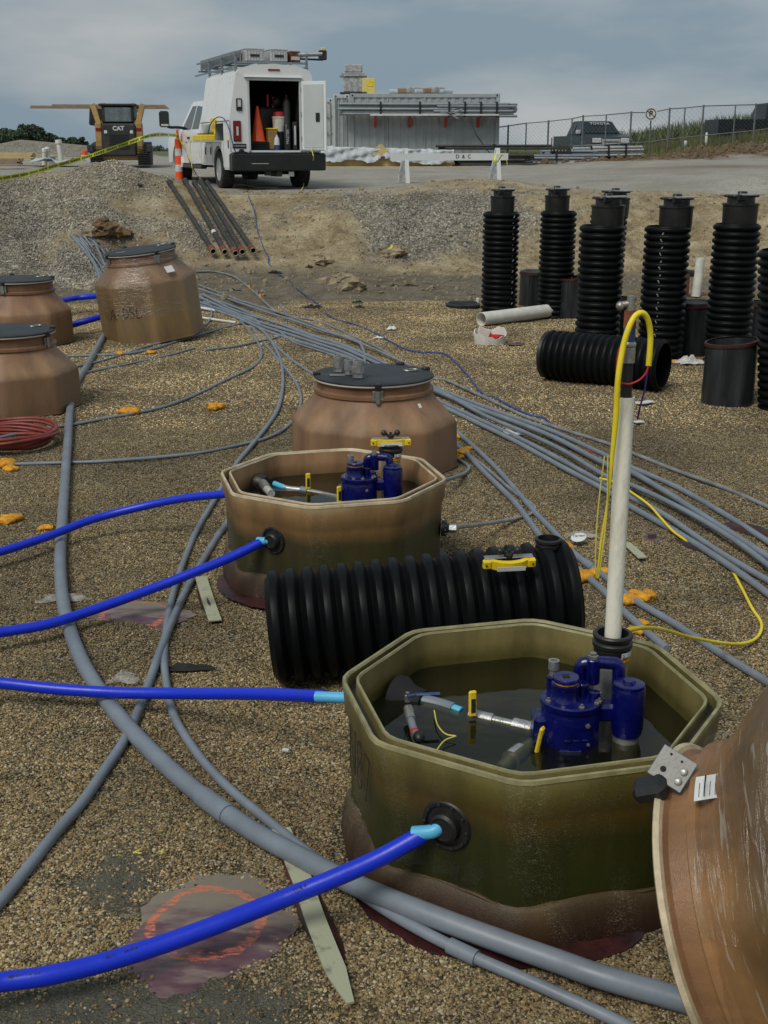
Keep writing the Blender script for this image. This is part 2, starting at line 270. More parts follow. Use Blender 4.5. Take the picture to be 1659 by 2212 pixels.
class MB:
    def __init__(s): s.v = []; s.f = []; s.sm = []
    def add(s, vs, fs, smooth=True, mx=None):
        k = len(s.v)
        s.v += [tuple(mx @ Vector(q)) for q in vs] if mx else [tuple(q) for q in vs]
        s.f += [tuple(i+k for i in f) for f in fs]; s.sm += [smooth]*len(fs); return s
    def box(s, x0, x1, y0, y1, z0, z1, mx=None, b=0.0):
        if b <= 0:
            vs = [(x, y, z) for z in (z0, z1) for y in (y0, y1) for x in (x0, x1)]
            return s.add(vs, [(0, 2, 3, 1), (4, 5, 7, 6), (0, 1, 5, 4), (2, 6, 7, 3), (0, 4, 6, 2), (1, 3, 7, 5)], False, mx)
        b = min(b, (x1-x0)*.45, (y1-y0)*.45, (z1-z0)*.45)
        def rg(i, z): return [(x0+i, y0+b, z), (x0+b, y0+i, z), (x1-b, y0+i, z), (x1-i, y0+b, z), (x1-i, y1-b, z), (x1-b, y1-i, z), (x0+b, y1-i, z), (x0+i, y1-b, z)]
        vs = rg(b, z0)+rg(0, z0+b)+rg(0, z1-b)+rg(b, z1)
        fs = [tuple(range(7, -1, -1)), tuple(range(24, 32))]
        for r in range(3):
            for i in range(8): j = (i+1) % 8; fs.append((r*8+i, r*8+j, r*8+8+j, r*8+8+i))
        return s.add(vs, fs, False, mx)
    def rings(s, rs, close0=False, close1=False, smooth=True, mx=None):
        n = len(rs[0]); vs = [q for r in rs for q in r]; fs = []
        for a in range(len(rs)-1):
            for i in range(n): j = (i+1) % n; fs.append((a*n+i, a*n+j, a*n+n+j, a*n+n+i))
        if close0: fs.append(tuple(range(n-1, -1, -1)))
        if close1: fs.append(tuple((len(rs)-1)*n+i for i in range(n)))
        return s.add(vs, fs, smooth, mx)
    def lathe(s, prof, n=24, c0=True, c1=True, mx=None, smooth=True):
        rs = [[(r*math.cos(2*math.pi*i/n), r*math.sin(2*math.pi*i/n), z) for i in range(n)] for r, z in prof]
        return s.rings(rs, c0, c1, smooth, mx)
    def cyl(s, p0, p1, r, n=16, r1=None, caps=True, smooth=True):
        p0, p1 = Vector(p0), Vector(p1); d = (p1-p0); q = d.to_track_quat('Z', 'Y').to_matrix().to_4x4(); q.translation = p0
        return s.lathe([(r, 0), (r if r1 is None else r1, d.length)], n, caps, caps, q, smooth)
    def tube(s, pts, r, n=10, caps=True, sub=6, smooth=True, flat=1.0):
        ps = cr(pts, sub) if sub else [Vector(q) for q in pts]
        rs = []; up = Vector((0, 0, 1)); prev = None
        for i, p in enumerate(ps):
            t = (ps[min(i+1, len(ps)-1)]-ps[max(i-1, 0)]).normalized()
            if prev is None:
                u = t.cross(up)
                if u.length < .1: u = t.cross(Vector((0, 1, 0)))
            else: u = prev-t*prev.dot(t)
            u.normalize(); prev = u; v = u.cross(t)
            rr = r(i/(len(ps)-1)) if callable(r) else r
            rs.append([p+(u*math.cos(2*math.pi*k/n)+v*flat*math.sin(2*math.pi*k/n))*rr for k in range(n)])
        return s.rings(rs, caps, caps, smooth)
    def sphere(s, c, r, n=10, sc=(1, 1, 1), mx=None):
        pr = [(r*math.sin(math.pi*(i+.02)/(n*1.0+.04))*1.0, -r*math.cos(math.pi*(i+.02)/(n+.04))) for i in range(n+1)]
        q = Matrix.Translation(c) @ Matrix.Diagonal((*sc, 1))
        return s.lathe(pr, n*2, True, True, (mx @ q) if mx else q)
    def torus(s, c, R0, r, n=24, m=8, mx=None):
        vs = []; fs = []
        for i in range(n):
            a = 2*math.pi*i/n
            for j in range(m):
                b = 2*math.pi*j/m; vs.append((c[0]+(R0+r*math.cos(b))*math.cos(a), c[1]+(R0+r*math.cos(b))*math.sin(a), c[2]+r*math.sin(b)))
        for i in range(n):
            for j in range(m): fs.append((i*m+j, ((i+1) % n)*m+j, ((i+1) % n)*m+(j+1) % m, i*m+(j+1) % m))
        return s.add(vs, fs, True, mx)
    def prism(s, poly, z0, z1, mx=None, smooth=False):
        n = len(poly)
        return s.add([(x, y, z0) for x, y in poly]+[(x, y, z1) for x, y in poly],
                     [tuple(range(n-1, -1, -1)), tuple(range(n, 2*n))]+[(i, (i+1) % n, n+(i+1) % n, n+i) for i in range(n)], smooth, mx)
    def build(s, name, m, parent=None, loc=None, rot=None, auto=True, **tg):
        me = bpy.data.meshes.new(name); me.from_pydata(s.v, [], s.f); me.materials.append(M[m] if isinstance(m, str) else m)
        me.polygons.foreach_set('use_smooth', s.sm)
        if auto and any(s.sm): me.set_sharp_from_angle(angle=R(38))
        me.update(); o = bpy.data.objects.new(name, me); COL.objects.link(o)
        if parent: o.parent = parent
        if loc is not None: o.location = loc
        if rot is not None: o.rotation_euler = rot
        return tag(o, **tg)
RX = Matrix.Rotation
def text(name, body, size, m, parent, mx, ext=.0012, space=1.0, shear=0, bold=0):
    c = bpy.data.curves.new(name, 'FONT'); c.body = body; c.size = size; c.extrude = ext; c.align_x = 'CENTER'; c.align_y = 'CENTER'
    c.space_character = space; c.shear = shear; c.offset = bold; c.resolution_u = 3
    tmp = bpy.data.objects.new(name+'_outline', c); COL.objects.link(tmp); dg = bpy.context.evaluated_depsgraph_get()
    me = bpy.data.meshes.new_from_object(tmp.evaluated_get(dg)); bpy.data.objects.remove(tmp); me.materials.clear(); me.materials.append(M[m])
    o = bpy.data.objects.new(name, me); COL.objects.link(o); o.parent = parent; o.matrix_local = mx; return o
def grid_mesh(name, X, Y, Z, m):
    ny, nx = Z.shape; v = np.stack([X, Y, Z], -1).reshape(-1, 3)
    i = np.arange((ny-1)*(nx-1)); r = i//(nx-1); c = i % (nx-1); a = r*nx+c
    f = np.stack([a, a+1, a+nx+1, a+nx], -1)
    me = bpy.data.meshes.new(name); me.vertices.add(len(v)); me.vertices.foreach_set('co', v.ravel())
    me.loops.add(len(f)*4); me.loops.foreach_set('vertex_index', f.ravel()); me.polygons.add(len(f))
    me.polygons.foreach_set('loop_start', np.arange(0, len(f)*4, 4)); me.polygons.foreach_set('use_smooth', np.ones(len(f), bool))
    me.update(); me.validate(); me.materials.append(m)
    o = bpy.data.objects.new(name, me); COL.objects.link(o); return o
def fatt(me, name, val):
    a = me.attributes.new(name, 'FLOAT', 'POINT'); a.data.foreach_set('value', np.asarray(val, np.float32).ravel())
def scatter(name, pts, scl, rot, m, sub=2, sharp=False, shape=None, **tg):
    """many small stones: one object that places a stone on every point"""
    me = bpy.data.meshes.new(name); me.vertices.add(len(pts)); me.vertices.foreach_set('co', np.asarray(pts, np.float32).ravel())
    for k, v in (('sc', scl), ('rt', rot)):
        a = me.attributes.new(k, 'FLOAT_VECTOR', 'POINT'); a.data.foreach_set('vector', np.asarray(v, np.float32).ravel())
    o = bpy.data.objects.new(name, me); COL.objects.link(o)
    g = bpy.data.node_groups.new(name, 'GeometryNodeTree')
    g.interface.new_socket('Geometry', in_out='INPUT', socket_type='NodeSocketGeometry'); g.interface.new_socket('Geometry', in_out='OUTPUT', socket_type='NodeSocketGeometry')
    gi = nn(g, 'NodeGroupInput'); go = nn(g, 'NodeGroupOutput'); ip = nn(g, 'GeometryNodeInstanceOnPoints'); l = g.links.new
    ic = nn(g, 'GeometryNodeMeshIcoSphere'); ic.inputs['Radius'].default_value = 1; ic.inputs['Subdivisions'].default_value = sub
    sm = nn(g, 'GeometryNodeSetMaterial'); sm.inputs['Material'].default_value = m
    src = ic.outputs[0]
    if not sharp:
        sh = nn(g, 'GeometryNodeSetShadeSmooth'); l(src, sh.inputs[0]); src = sh.outputs[0]
    l(src, sm.inputs[0])
    a1 = nn(g, 'GeometryNodeInputNamedAttribute', data_type='FLOAT_VECTOR'); a1.inputs[0].default_value = 'sc'
    a2 = nn(g, 'GeometryNodeInputNamedAttribute', data_type='FLOAT_VECTOR'); a2.inputs[0].default_value = 'rt'
    l(gi.outputs[0], ip.inputs['Points']); l(sm.outputs[0], ip.inputs['Instance']); l(a1.outputs[0], ip.inputs['Scale']); l(a2.outputs[0], ip.inputs['Rotation']); l(ip.outputs[0], go.inputs[0])
    md = o.modifiers.new('scatter', 'NODES'); md.node_group = g
    me.materials.append(m)
    return tag(o, **tg)

# ------------------------------------------------------------------ ground
def axis(segs):
    v = [segs[0][0]]
    for a, b, d in segs:
        n = max(1, int(round((b-a)/d))); v += list(np.linspace(a, b, n+1)[1:])
    return np.array(v)
def geo(a, b, n): return list(a*(b/a)**(np.arange(1, n+1)/n))
ay = np.concatenate([-np.array(geo(6, 2500, 14))[::-1], axis([(-6, 1, .5), (1, 15, .12), (15, 27, .055), (27, 50, .25), (50, 100, 1.0)]), geo(100, 4000, 30)])
axx = axis([(-20, -8.5, .3), (-8.5, 10, .075), (10, 30, .3)])
axx = np.concatenate([-np.array(geo(20, 3500, 24))[::-1], axx, geo(30, 3500, 24)])
GX, GY = np.meshgrid(axx, ay)
GZ = H(GX, GY); GZ = np.where(GY > 400, GZ-.0, GZ)
def ground_mat():
    m = bpy.data.materials.new('ground'); m.use_nodes = True; t = m.node_tree; b = t.nodes['Principled BSDF']; l = t.links.new
    tc = nn(t, 'ShaderNodeTexCoord'); O = tc.outputs['Object']
    def noise(s, d=5, r=.6, dist=0):
        n = nn(t, 'ShaderNodeTexNoise'); n.inputs['Scale'].default_value = s; n.inputs['Detail'].default_value = d; n.inputs['Roughness'].default_value = r; n.inputs['Distortion'].default_value = dist; l(O, n.inputs['Vector']); return n.outputs[0]
    def ramp(x, st):
        r = nn(t, 'ShaderNodeValToRGB'); l(x, r.inputs[0]); e = r.color_ramp.elements; e[0].position = st[0][0]; e[0].color = (*st[0][1], 1); e[1].position = st[-1][0]; e[1].color = (*st[-1][1], 1)
        for p, c in st[1:-1]: k = e.new(p); k.color = (*c, 1)
        return r.outputs[0]
    def mix(f, a, bb, mode='MIX'):
        x = nn(t, 'ShaderNodeMix'); x.data_type = 'RGBA'; x.blend_type = mode
        if isinstance(f, float): x.inputs[0].default_value = f
        else: l(f, x.inputs[0])
        l(a, x.inputs[6])
        if isinstance(bb, tuple): x.inputs[7].default_value = (*bb, 1)
        else: l(bb, x.inputs[7])
        return x.outputs[2]
    def att(n): a = nn(t, 'ShaderNodeAttribute'); a.attribute_name = n; return a.outputs['Fac']
    def vor(s, feat='F1'):
        v = nn(t, 'ShaderNodeTexVoronoi'); v.inputs['Scale'].default_value = s; v.feature = feat; l(O, v.inputs['Vector']); return v
    v = vor(112); sp = nn(t, 'ShaderNodeSeparateColor'); l(v.outputs['Color'], sp.inputs[0])
    pea = ramp(sp.outputs[0], [(0, (.14, .105, .05)), (.3, (.37, .29, .155)), (.55, (.50, .405, .24)), (.75, (.29, .23, .13)), (.9, (.60, .51, .33)), (1, (.70, .62, .45))])
    vd = ramp(v.outputs['Distance'], [(0, (1.1, 1.1, 1.1)), (.42, (.9, .9, .9)), (.66, (.15, .15, .15))]); pea = mix(1.0, pea, vd, 'MULTIPLY')  # shade in the gaps between pebbles painted into the colour
    big = ramp(noise(.9, 6, .6), [(.3, (.66, .68, .72)), (.5, (1, 1, 1)), (.7, (1.2, 1.15, 1.02))]); pea = mix(1.0, pea, big, 'MULTIPLY')
    mid = ramp(noise(26, 4, .8), [(.36, (.5, .5, .5)), (.62, (1.4, 1.4, 1.4))]); pea = mix(1.0, pea, mid, 'MULTIPLY')
    # silt slope
    silt = ramp(noise(2.2, 9, .68), [(.28, (.135, .10, .056)), (.42, (.24, .19, .11)), (.56, (.345, .285, .18)), (.72, (.46, .40, .28))])
    fine = ramp(noise(30, 4, .8), [(.34, (.55, .55, .55)), (.64, (1.38, 1.38, 1.38))]); silt = mix(1.0, silt, fine, 'MULTIPLY')
    v2 = vor(22); s2 = nn(t, 'ShaderNodeSeparateColor'); l(v2.outputs['Color'], s2.inputs[0])
    gr = ramp(s2.outputs[0], [(0, (.13, .125, .105)), (.4, (.25, .235, .195)), (.7, (.31, .295, .25)), (1, (.46, .44, .39))])
    g2 = ramp(v2.outputs['Distance'], [(0, (1.1, 1.1, 1.1)), (.45, (.9, .9, .9)), (.8, (.4, .4, .4))]); gr = mix(1.0, gr, g2, 'MULTIPLY')  # cell edges darkened in the colour as shade between crushed stones
    gr = mix(1.0, gr, ramp(noise(1.4, 6), [(.35, (.82, .8, .76)), (.65, (1.12, 1.12, 1.12))]), 'MULTIPLY')
    clay = ramp(noise(3.5, 8, .65, .6), [(.3, (.09, .078, .055)), (.5, (.15, .13, .095)), (.7, (.21, .185, .14))]); clay = mix(.6, clay, fine, 'MULTIPLY')
    road = ramp(noise(.6, 9, .7), [(.3, (.24, .225, .19)), (.5, (.31, .295, .255)), (.7, (.37, .355, .315))]); road = mix(.8, road, fine, 'MULTIPLY')
    brown = ramp(noise(5, 8, .7), [(.3, (.05, .033, .018)), (.5, (.13, .088, .048)), (.7, (.21, .15, .085))])
    grass = ramp(noise(1.5, 8, .7), [(.3, (.05, .06, .018)), (.5, (.10, .11, .04)), (.7, (.19, .17, .08))])
    c = silt
    for nm, cc in (('gravel', gr), ('road', road), ('clay', clay), ('pea', pea), ('brown', brown), ('grass', grass)): c = mix(att(nm), c, cc)
    c = mix(att('silty'), c, ramp(noise(9, 6, .7), [(.3, (.10, .098, .075)), (.7, (.17, .165, .13))]))
    l(c, b.inputs['Base Color']); b.inputs['Roughness'].default_value = .9; b.inputs['Specular IOR Level'].default_value = .2
    bn = nn(t, 'ShaderNodeMath', operation='MULTIPLY'); l(v.outputs['Distance'], bn.inputs[0]); l(att('pea'), bn.inputs[1])
    b1 = nn(t, 'ShaderNodeBump', invert=True); b1.inputs['Strength'].default_value = .9; b1.inputs['Distance'].default_value = .012; l(bn.outputs[0], b1.inputs['Height'])
    b2 = nn(t, 'ShaderNodeBump'); b2.inputs['Strength'].default_value = .8; b2.inputs['Distance'].default_value = .05; l(noise(14, 8, .72), b2.inputs['Height']); l(b1.outputs[0], b2.inputs['Normal']); l(b2.outputs[0], b.inputs['Normal'])
    return m
M['ground'] = ground_mat()
ground = grid_mesh('ground', GX, GY, GZ, M['ground']); tag(ground, kind='structure')
def gmasks(X, Y):
    t = toe(X); n1 = fbm(X, Y, 1.3, 4, 11); n2 = fbm(X, Y, .7, 4, 12); n3 = fbm(X, Y, 3.1, 3, 13)
    edge = 16.9+1.2*ss((X-1.2)/1.5)+.9*n1-1.0*ga(X, Y, -3.0, 17, 1.2, 3)
    pea = 1-ss((Y-edge)/.25)
    clay = (1-pea)*(1-ss((Y-(t+.1+n2))/.5))
    # crushed gravel: left bank, band from the mound to the truck, crest windrow
    left = ss((-X-3.75+.9*n2)/.5)
    band = ga(X, Y, -3.2, 22.3, 1.0, 1.3, -.5)*1.3+ga(X, Y, 1.2, 23.6, 2.4, 1.6)*1.3+ga(X, Y, .2, 21.9, 1.2, .9)*.9
    grav = np.clip(np.maximum(left*np.clip(.75+1.3*n1, .15, 1), ss((band+.9*n2+.5*n3-.45)/.9)), 0, 1)*(1-pea)
    grav = grav*(1-clay*.6)
    road = ss((Y-(24.3+.9*ss((X-3)/4)+.8*n1))/1.0)*(1-ss((-X-4)/1.0)*(1-ss((Y-26.5)/1)))*(1-ga(X, Y, 1.9, 25.4, 2.0, 1.1))
    road = road*(1-ss((Y-47-3*n1)/8)*ss((X-4)/3))*(1-np.clip(3*(1-np.hypot((X+22.3)/6.5, (Y-86)/7)), 0, 1))
    brown = np.clip(1.4*np.exp(-((Y-43.5+.1*X+2*n1)/2.2)**2)*ss((X-1.6)/2), 0, 1)*np.clip(.6+1.6*n3, 0, 1)
    brown = np.clip(brown+1.3*np.exp(-((Y-43.0+.05*X+1.5*n1)/2.0)**2)*ss((X-6)/2)*np.clip(.8+1.2*n3, 0, 1), 0, 1); brown = np.maximum(brown, np.clip(1.8*ga(X, Y, -4.62, 21.3, .5, .55)-.2+.8*n3, 0, 1))
    brown = np.maximum(brown, .8*ga(X, Y, .1, 19.6, .5, .3)); brown = np.maximum(brown, .6*ga(X, Y, 8.5, 33, 2.5, 1.5))
    grass = ss((Y-(45.8-.1*X)-2*n1)/1.5)*ss((X-4.5)/2)+ss((Y-75)/15)*(1-1.0*np.clip(ga(X, Y, -24, 86, 8, 7)*3+ga(X, Y, -18, 90, 7, 6)*3, 0, 1))*.9
    silty = np.clip(1.7*ga(X, Y, -.78, 3.06, .15, .26)+1.9*ga(X, Y, -.62, 2.50, .45, .15)-.25+.7*fbm(X, Y, 5, 4, 31), 0, 1)+.5*ga(X, Y, -1.3, 4.4, .25, .2)
    return dict(pea=pea, clay=clay, gravel=grav, road=np.clip(road, 0, 1), brown=brown, grass=np.clip(grass, 0, 1), silty=np.clip(silty, 0, 1))
for k, v in gmasks(GX, GY).items(): fatt(ground.data, k, v)
# ------------------------------------------------------------------ fibreglass sumps
def octr(a, Rr, t, cut=.985):
    k = ((a+math.pi/8) % (math.pi/4))-math.pi/8
    # vertex directions at multiples of 45 degrees: flats half way between
    k2 = (a % (math.pi/4))-math.pi/8
    ro = Rr*math.cos(math.pi/8)/math.cos(k2); ro = min(ro, Rr*cut)
    return ro*(1-t)+Rr*t*.965
def oring(z, Rr, t=0, n=96, cut=.985):
    Rr = Rr*1.018
    return [(octr(2*math.pi*i/n, Rr, t, cut)*math.cos(2*math.pi*i/n), octr(2*math.pi*i/n, Rr, t, cut)*math.sin(2*math.pi*i/n), z) for i in range(n)]
def onormal_point(k, z, Rr=.545): # centre of the k-th flat
    a = math.pi/8+k*math.pi/4; r = Rr*math.cos(math.pi/8); return a, (r*math.cos(a), r*math.sin(a), z)
def on_flat(k, z, off=0.0, u=0.0, Rr=.545):
    """frame whose +Z points out of flat k, +Y up the wall"""
    a, p = onormal_point(k, z, Rr); nrm = Vector((math.cos(a), math.sin(a), 0)); upv = Vector((0, 0, 1)); x = upv.cross(nrm)
    m = Matrix((x, upv, nrm)).transposed().to_4x4(); m.translation = Vector(p)+nrm*off+x*u; return m
def entry_boot(parent, mx, flange=.066):
    b = MB().lathe([(flange, -.004), (flange, .010), (flange*.93, .016), (flange*.82, .016), (flange*.8, .010), (flange*.62, .012), (flange*.56, .03), (flange*.45, .036), (flange*.43, .03)], 32, True, True)
    o = b.build('entry_boot', 'rubber', parent); o.matrix_local = mx
    for i in range(10):
        a = 2*math.pi*i/10; n = MB().lathe([(.005, 0), (.005, .005), (.003, .006)], 6).build('bolt', 'blackmetal', o, (flange*.87*math.cos(a), flange*.87*math.sin(a), .016))
    return o
def stroke(name, lines, r, m, parent, mx):
    b = MB()
    for ln in lines: b.tube([(x, y, .001) for x, y in ln], r, 6, True, 5)
    o = b.build(name, m, parent); o.matrix_local = mx; return o
def open_sump(loc, rz, mo, mi, mlip, label, water_z, groups=None, mb='base'):
    t = empty('tank_sump', loc, rz, label, 'sump', groups)
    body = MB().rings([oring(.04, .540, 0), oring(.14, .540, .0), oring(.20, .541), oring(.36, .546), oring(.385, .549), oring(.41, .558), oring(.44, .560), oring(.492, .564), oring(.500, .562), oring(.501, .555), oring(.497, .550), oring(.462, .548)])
    body.build('body', mo, t)
    MB().rings([oring(.4925, .5655), oring(.5035, .5635), oring(.5045, .5545), oring(.4975, .5495)]).build('outer_lip', mlip, t)
    MB().rings([oring(.464, .550), oring(.461, .536), oring(.464, .524)]).build('seal_channel', 'blackmetal', t)
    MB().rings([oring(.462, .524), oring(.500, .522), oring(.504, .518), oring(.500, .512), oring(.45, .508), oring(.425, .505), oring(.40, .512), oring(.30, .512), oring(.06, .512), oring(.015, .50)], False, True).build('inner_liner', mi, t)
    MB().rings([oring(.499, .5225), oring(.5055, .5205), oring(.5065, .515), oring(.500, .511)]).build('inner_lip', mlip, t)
    rs = []
    def zl(i, z): return z+(.006-.014*(.5+.5*math.cos(8*2*math.pi*i/96)))*min(1, max(0, z/.10))-.018*(z > 0)
    for z, r, tt in ((-.12, .588, .5), (-.03, .586, .45), (.015, .583, .4), (.05, .578, .3), (.085, .570, .2), (.110, .562, .1), (.128, .554, .05), (.138, .547, .0), (.142, .538, .0)):
        rs.append([(x*(1+.010*math.sin(7*i/96*2*math.pi+z*30)), y*(1+.010*math.cos(5*i/96*2*math.pi)), zl(i, z)) for i, (x, y, z) in enumerate(oring(z, r, tt))])
    MB().rings(rs).build('base_ring', mb, t)
    # resin fillet between base ring and wall
    MB().tube([(octr(2*math.pi*i/96, .553, .0)*math.cos(2*math.pi*i/96), octr(2*math.pi*i/96, .553, .0)*math.sin(2*math.pi*i/96), zl(i, .137)+.003*math.sin(i*1.3)) for i in range(97)], lambda f: .0042+.0018*math.sin(f*90), 6, False, 2).build('resin_bead', mb, t)
    if water_z:
        w = MB().rings([oring(water_z, .511)], False, True).build('water', M['water'], t)
    MB().lathe([(.36, .018), (.36, .03), (.33, .036), (.06, .04)], 40, False, True).build('tank_cover', 'blackmetal', t)
    return t
def water_mat():
    m = bpy.data.materials.new('still_water'); m.use_nodes = True; t = m.node_tree; t.nodes.remove(t.nodes['Principled BSDF']); o = t.nodes['Material Output']; l = t.links.new
    tr = nn(t, 'ShaderNodeBsdfTransparent'); tr.inputs[0].default_value = (.66, .66, .46, 1); gl = nn(t, 'ShaderNodeBsdfGlossy'); gl.inputs['Roughness'].default_value = .015; gl.inputs[0].default_value = (.9, .9, .9, 1)
    fr = nn(t, 'ShaderNodeFresnel'); fr.inputs[0].default_value = 1.33; mx = nn(t, 'ShaderNodeMixShader'); df = nn(t, 'ShaderNodeBsdfDiffuse'); df.inputs[0].default_value = (.035, .038, .028, 1); m2 = nn(t, 'ShaderNodeMixShader'); m2.inputs[0].default_value = .12
    no = nn(t, 'ShaderNodeTexNoise'); no.inputs['Scale'].default_value = 7; bp = nn(t, 'ShaderNodeBump'); bp.inputs['Strength'].default_value = .06; bp.inputs['Distance'].default_value = .02; tc = nn(t, 'ShaderNodeTexCoord')
    l(tc.outputs['Object'], no.inputs['Vector']); l(no.outputs[0], bp.inputs['Height']); l(bp.outputs[0], gl.inputs['Normal']); l(bp.outputs[0], fr.inputs['Normal'])
    l(tr.outputs[0], m2.inputs[1]); l(df.outputs[0], m2.inputs[2]); l(fr.outputs[0], mx.inputs[0]); l(m2.outputs[0], mx.inputs[1]); l(gl.outputs[0], mx.inputs[2]); l(mx.outputs[0], o.inputs[0]); return m
M['water'] = water_mat()
def film_mat():
    m = bpy.data.materials.new('clear_stretch_film'); m.use_nodes = True; t = m.node_tree; t.nodes.remove(t.nodes['Principled BSDF']); o = t.nodes['Material Output']; l = t.links.new
    tr = nn(t, 'ShaderNodeBsdfTransparent'); tr.inputs[0].default_value = (.95, .95, .95, 1); gl = nn(t, 'ShaderNodeBsdfGlossy'); gl.inputs['Roughness'].default_value = .22; gl.inputs[0].default_value = (.9, .9, .9, 1)
    df = nn(t, 'ShaderNodeBsdfDiffuse'); df.inputs[0].default_value = (.6, .58, .54, 1)
    tc = nn(t, 'ShaderNodeTexCoord'); mp = nn(t, 'ShaderNodeMapping'); mp.inputs['Scale'].default_value = (3, 3, 26); mp.inputs['Rotation'].default_value = (.25, .15, 0); no = nn(t, 'ShaderNodeTexNoise'); no.inputs['Scale'].default_value = 1.6; no.inputs['Detail'].default_value = 7; no.inputs['Distortion'].default_value = 1.4
    l(tc.outputs['Object'], mp.inputs[0]); l(mp.outputs[0], no.inputs['Vector']); bp = nn(t, 'ShaderNodeBump'); bp.inputs['Strength'].default_value = .9; bp.inputs['Distance'].default_value = .02; l(no.outputs[0], bp.inputs['Height']); l(bp.outputs[0], gl.inputs['Normal'])
    rp = nn(t, 'ShaderNodeValToRGB'); e = rp.color_ramp.elements; e[0].position = .62; e[0].color = (0, 0, 0, 1); e[1].position = .68; e[1].color = (.26, .26, .26, 1); l(no.outputs[0], rp.inputs[0])
    a = nn(t, 'ShaderNodeMixShader'); a.inputs[0].default_value = .055; l(tr.outputs[0], a.inputs[1]); l(gl.outputs[0], a.inputs[2])
    c = nn(t, 'ShaderNodeMixShader'); l(rp.outputs[0], c.inputs[0]); l(a.outputs[0], c.inputs[1]); l(df.outputs[0], c.inputs[2]); l(c.outputs[0], o.inputs[0]); return m
M['film'] = film_mat()
M['dullplate'] = mat('dull_zinc_plate', (.20, .20, .19), .5, .3, var=.15, scale=20)
def latch(parent, mx):
    o = MB().box(-.034, .034, -.035, .035, 0, .004, b=.002).build('latch', 'steel', parent); o.matrix_local = mx
    MB().box(-.013, .013, -.05, .048, .004, .02, b=.004).build('hasp', 'steel', o)
    MB().box(-.02, .02, .035, .085, -.03, .026, b=.008).build('grip', 'blackpl', o)
    for sx in (-1, 1):
        for sy in (-1, 1): MB().lathe([(.005, .004), (.005, .008), (.002, .009)], 8).build('screw', 'steel', o, (sx*.026, sy*.022, 0))
    return o
def hat_sump(loc, rot, mo, label, hs=.31, lid_z=.60, wrap=False, latches=(0,), lid='lid', group=None, Rn=.385, lidparts=True, tabs=(0.6, 1.9, 3.3, 4.6)):
    t = empty('tank_sump', loc, rot, label, 'sump', group)
    prof = [(0, .565, 0), (.01, .572, 0), (.03, .562, 0), (hs-.01, .556, 0), (hs+.014, .546, 0), (hs+.06, .508, .0), (hs+.115, .460, .08), (hs+.165, .414, .7), (hs+.195, .397, 1), (hs+.205, .408, 1), (hs+.225, .408, 1), (hs+.235, Rn, 1), (lid_z-.02, Rn, 1), (lid_z-.012, .40, 1), (lid_z, .405, 1)]
    MB().rings([oring(z, r, tt, cut=.993) for z, r, tt in prof], False, False).build('body', mo, t)
    if lidparts:
        MB().lathe([(.388, lid_z-.004), (.402, lid_z-.002), (.404, lid_z+.006), (.39, lid_z+.008)], 64, True, True).build('gasket', 'seal', t)
        l = MB().lathe([(.397, lid_z+.005), (.402, lid_z+.008), (.402, lid_z+.018), (.393, lid_z+.023), (.36, lid_z+.026), (.05, lid_z+.034), (0.0, lid_z+.034)], 64, True, False).build('lid', lid, t)
        for a in tabs:
            MB().box(-.025, .025, -.03, .018, 0, .032, b=.008).build('tab', 'blackpl', l, (.385*math.cos(a), .385*math.sin(a), lid_z+.012), (0, 0, a-math.pi/2))
        h = MB().tube([(.05*math.cos(a), .028*math.sin(a), 0) for a in np.linspace(0, 2*math.pi, 13)], .005, 6, False, 3).build('pull_ring', 'steel', l, (.24, .10, lid_z+.034), (0, 0, .6))
        MB().box(-.05, .05, -.03, .03, 0, .003, b=.001).build('plate', 'steel', l, (-.22, -.14, lid_z+.031), (0, 0, .3))
    for a in latches:
        n = Vector((math.cos(a), math.sin(a), 0)); x = Vector((0, 0, 1)).cross(n); m = Matrix((x, (0, 0, 1), n)).transposed().to_4x4(); m.translation = n*(Rn+.012)+Vector((0, 0, lid_z-.055)); latch(t, m)
    if wrap:
        rs = []
        for z, r, tt in [(wrap[0], .572, 0), (hs-.08, .566, .1), (hs-.01, .575, .15), (hs+.05, .54, .4), (hs+.10, .49, .7), (hs+.15, .45, 1), (hs+.2, .43, 1), (wrap[1], .418, 1)]:
            ph = random.random()*6
            rs.append([(x*(1+.007*math.sin(i*.9+ph)+.004*math.sin(i*2.3+ph)), y*(1+.007*math.sin(i*.9+ph)), z+.012*math.sin(i*.37+ph)) for i, (x, y, z) in enumerate(oring(z, r, tt))])
        MB().rings(rs).build('stretch_film', 'film', t)
    return t

S1 = Vector((.433, 3.305, 0)); YAW = R(-8.5)
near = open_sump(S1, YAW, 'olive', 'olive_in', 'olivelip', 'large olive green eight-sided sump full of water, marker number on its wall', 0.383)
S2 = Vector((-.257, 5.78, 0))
mid = open_sump(S2, YAW+R(.6), 'tan', 'tan_in', 'lip', 'tan and olive open sump directly before the brown closed sump with unions', .383)
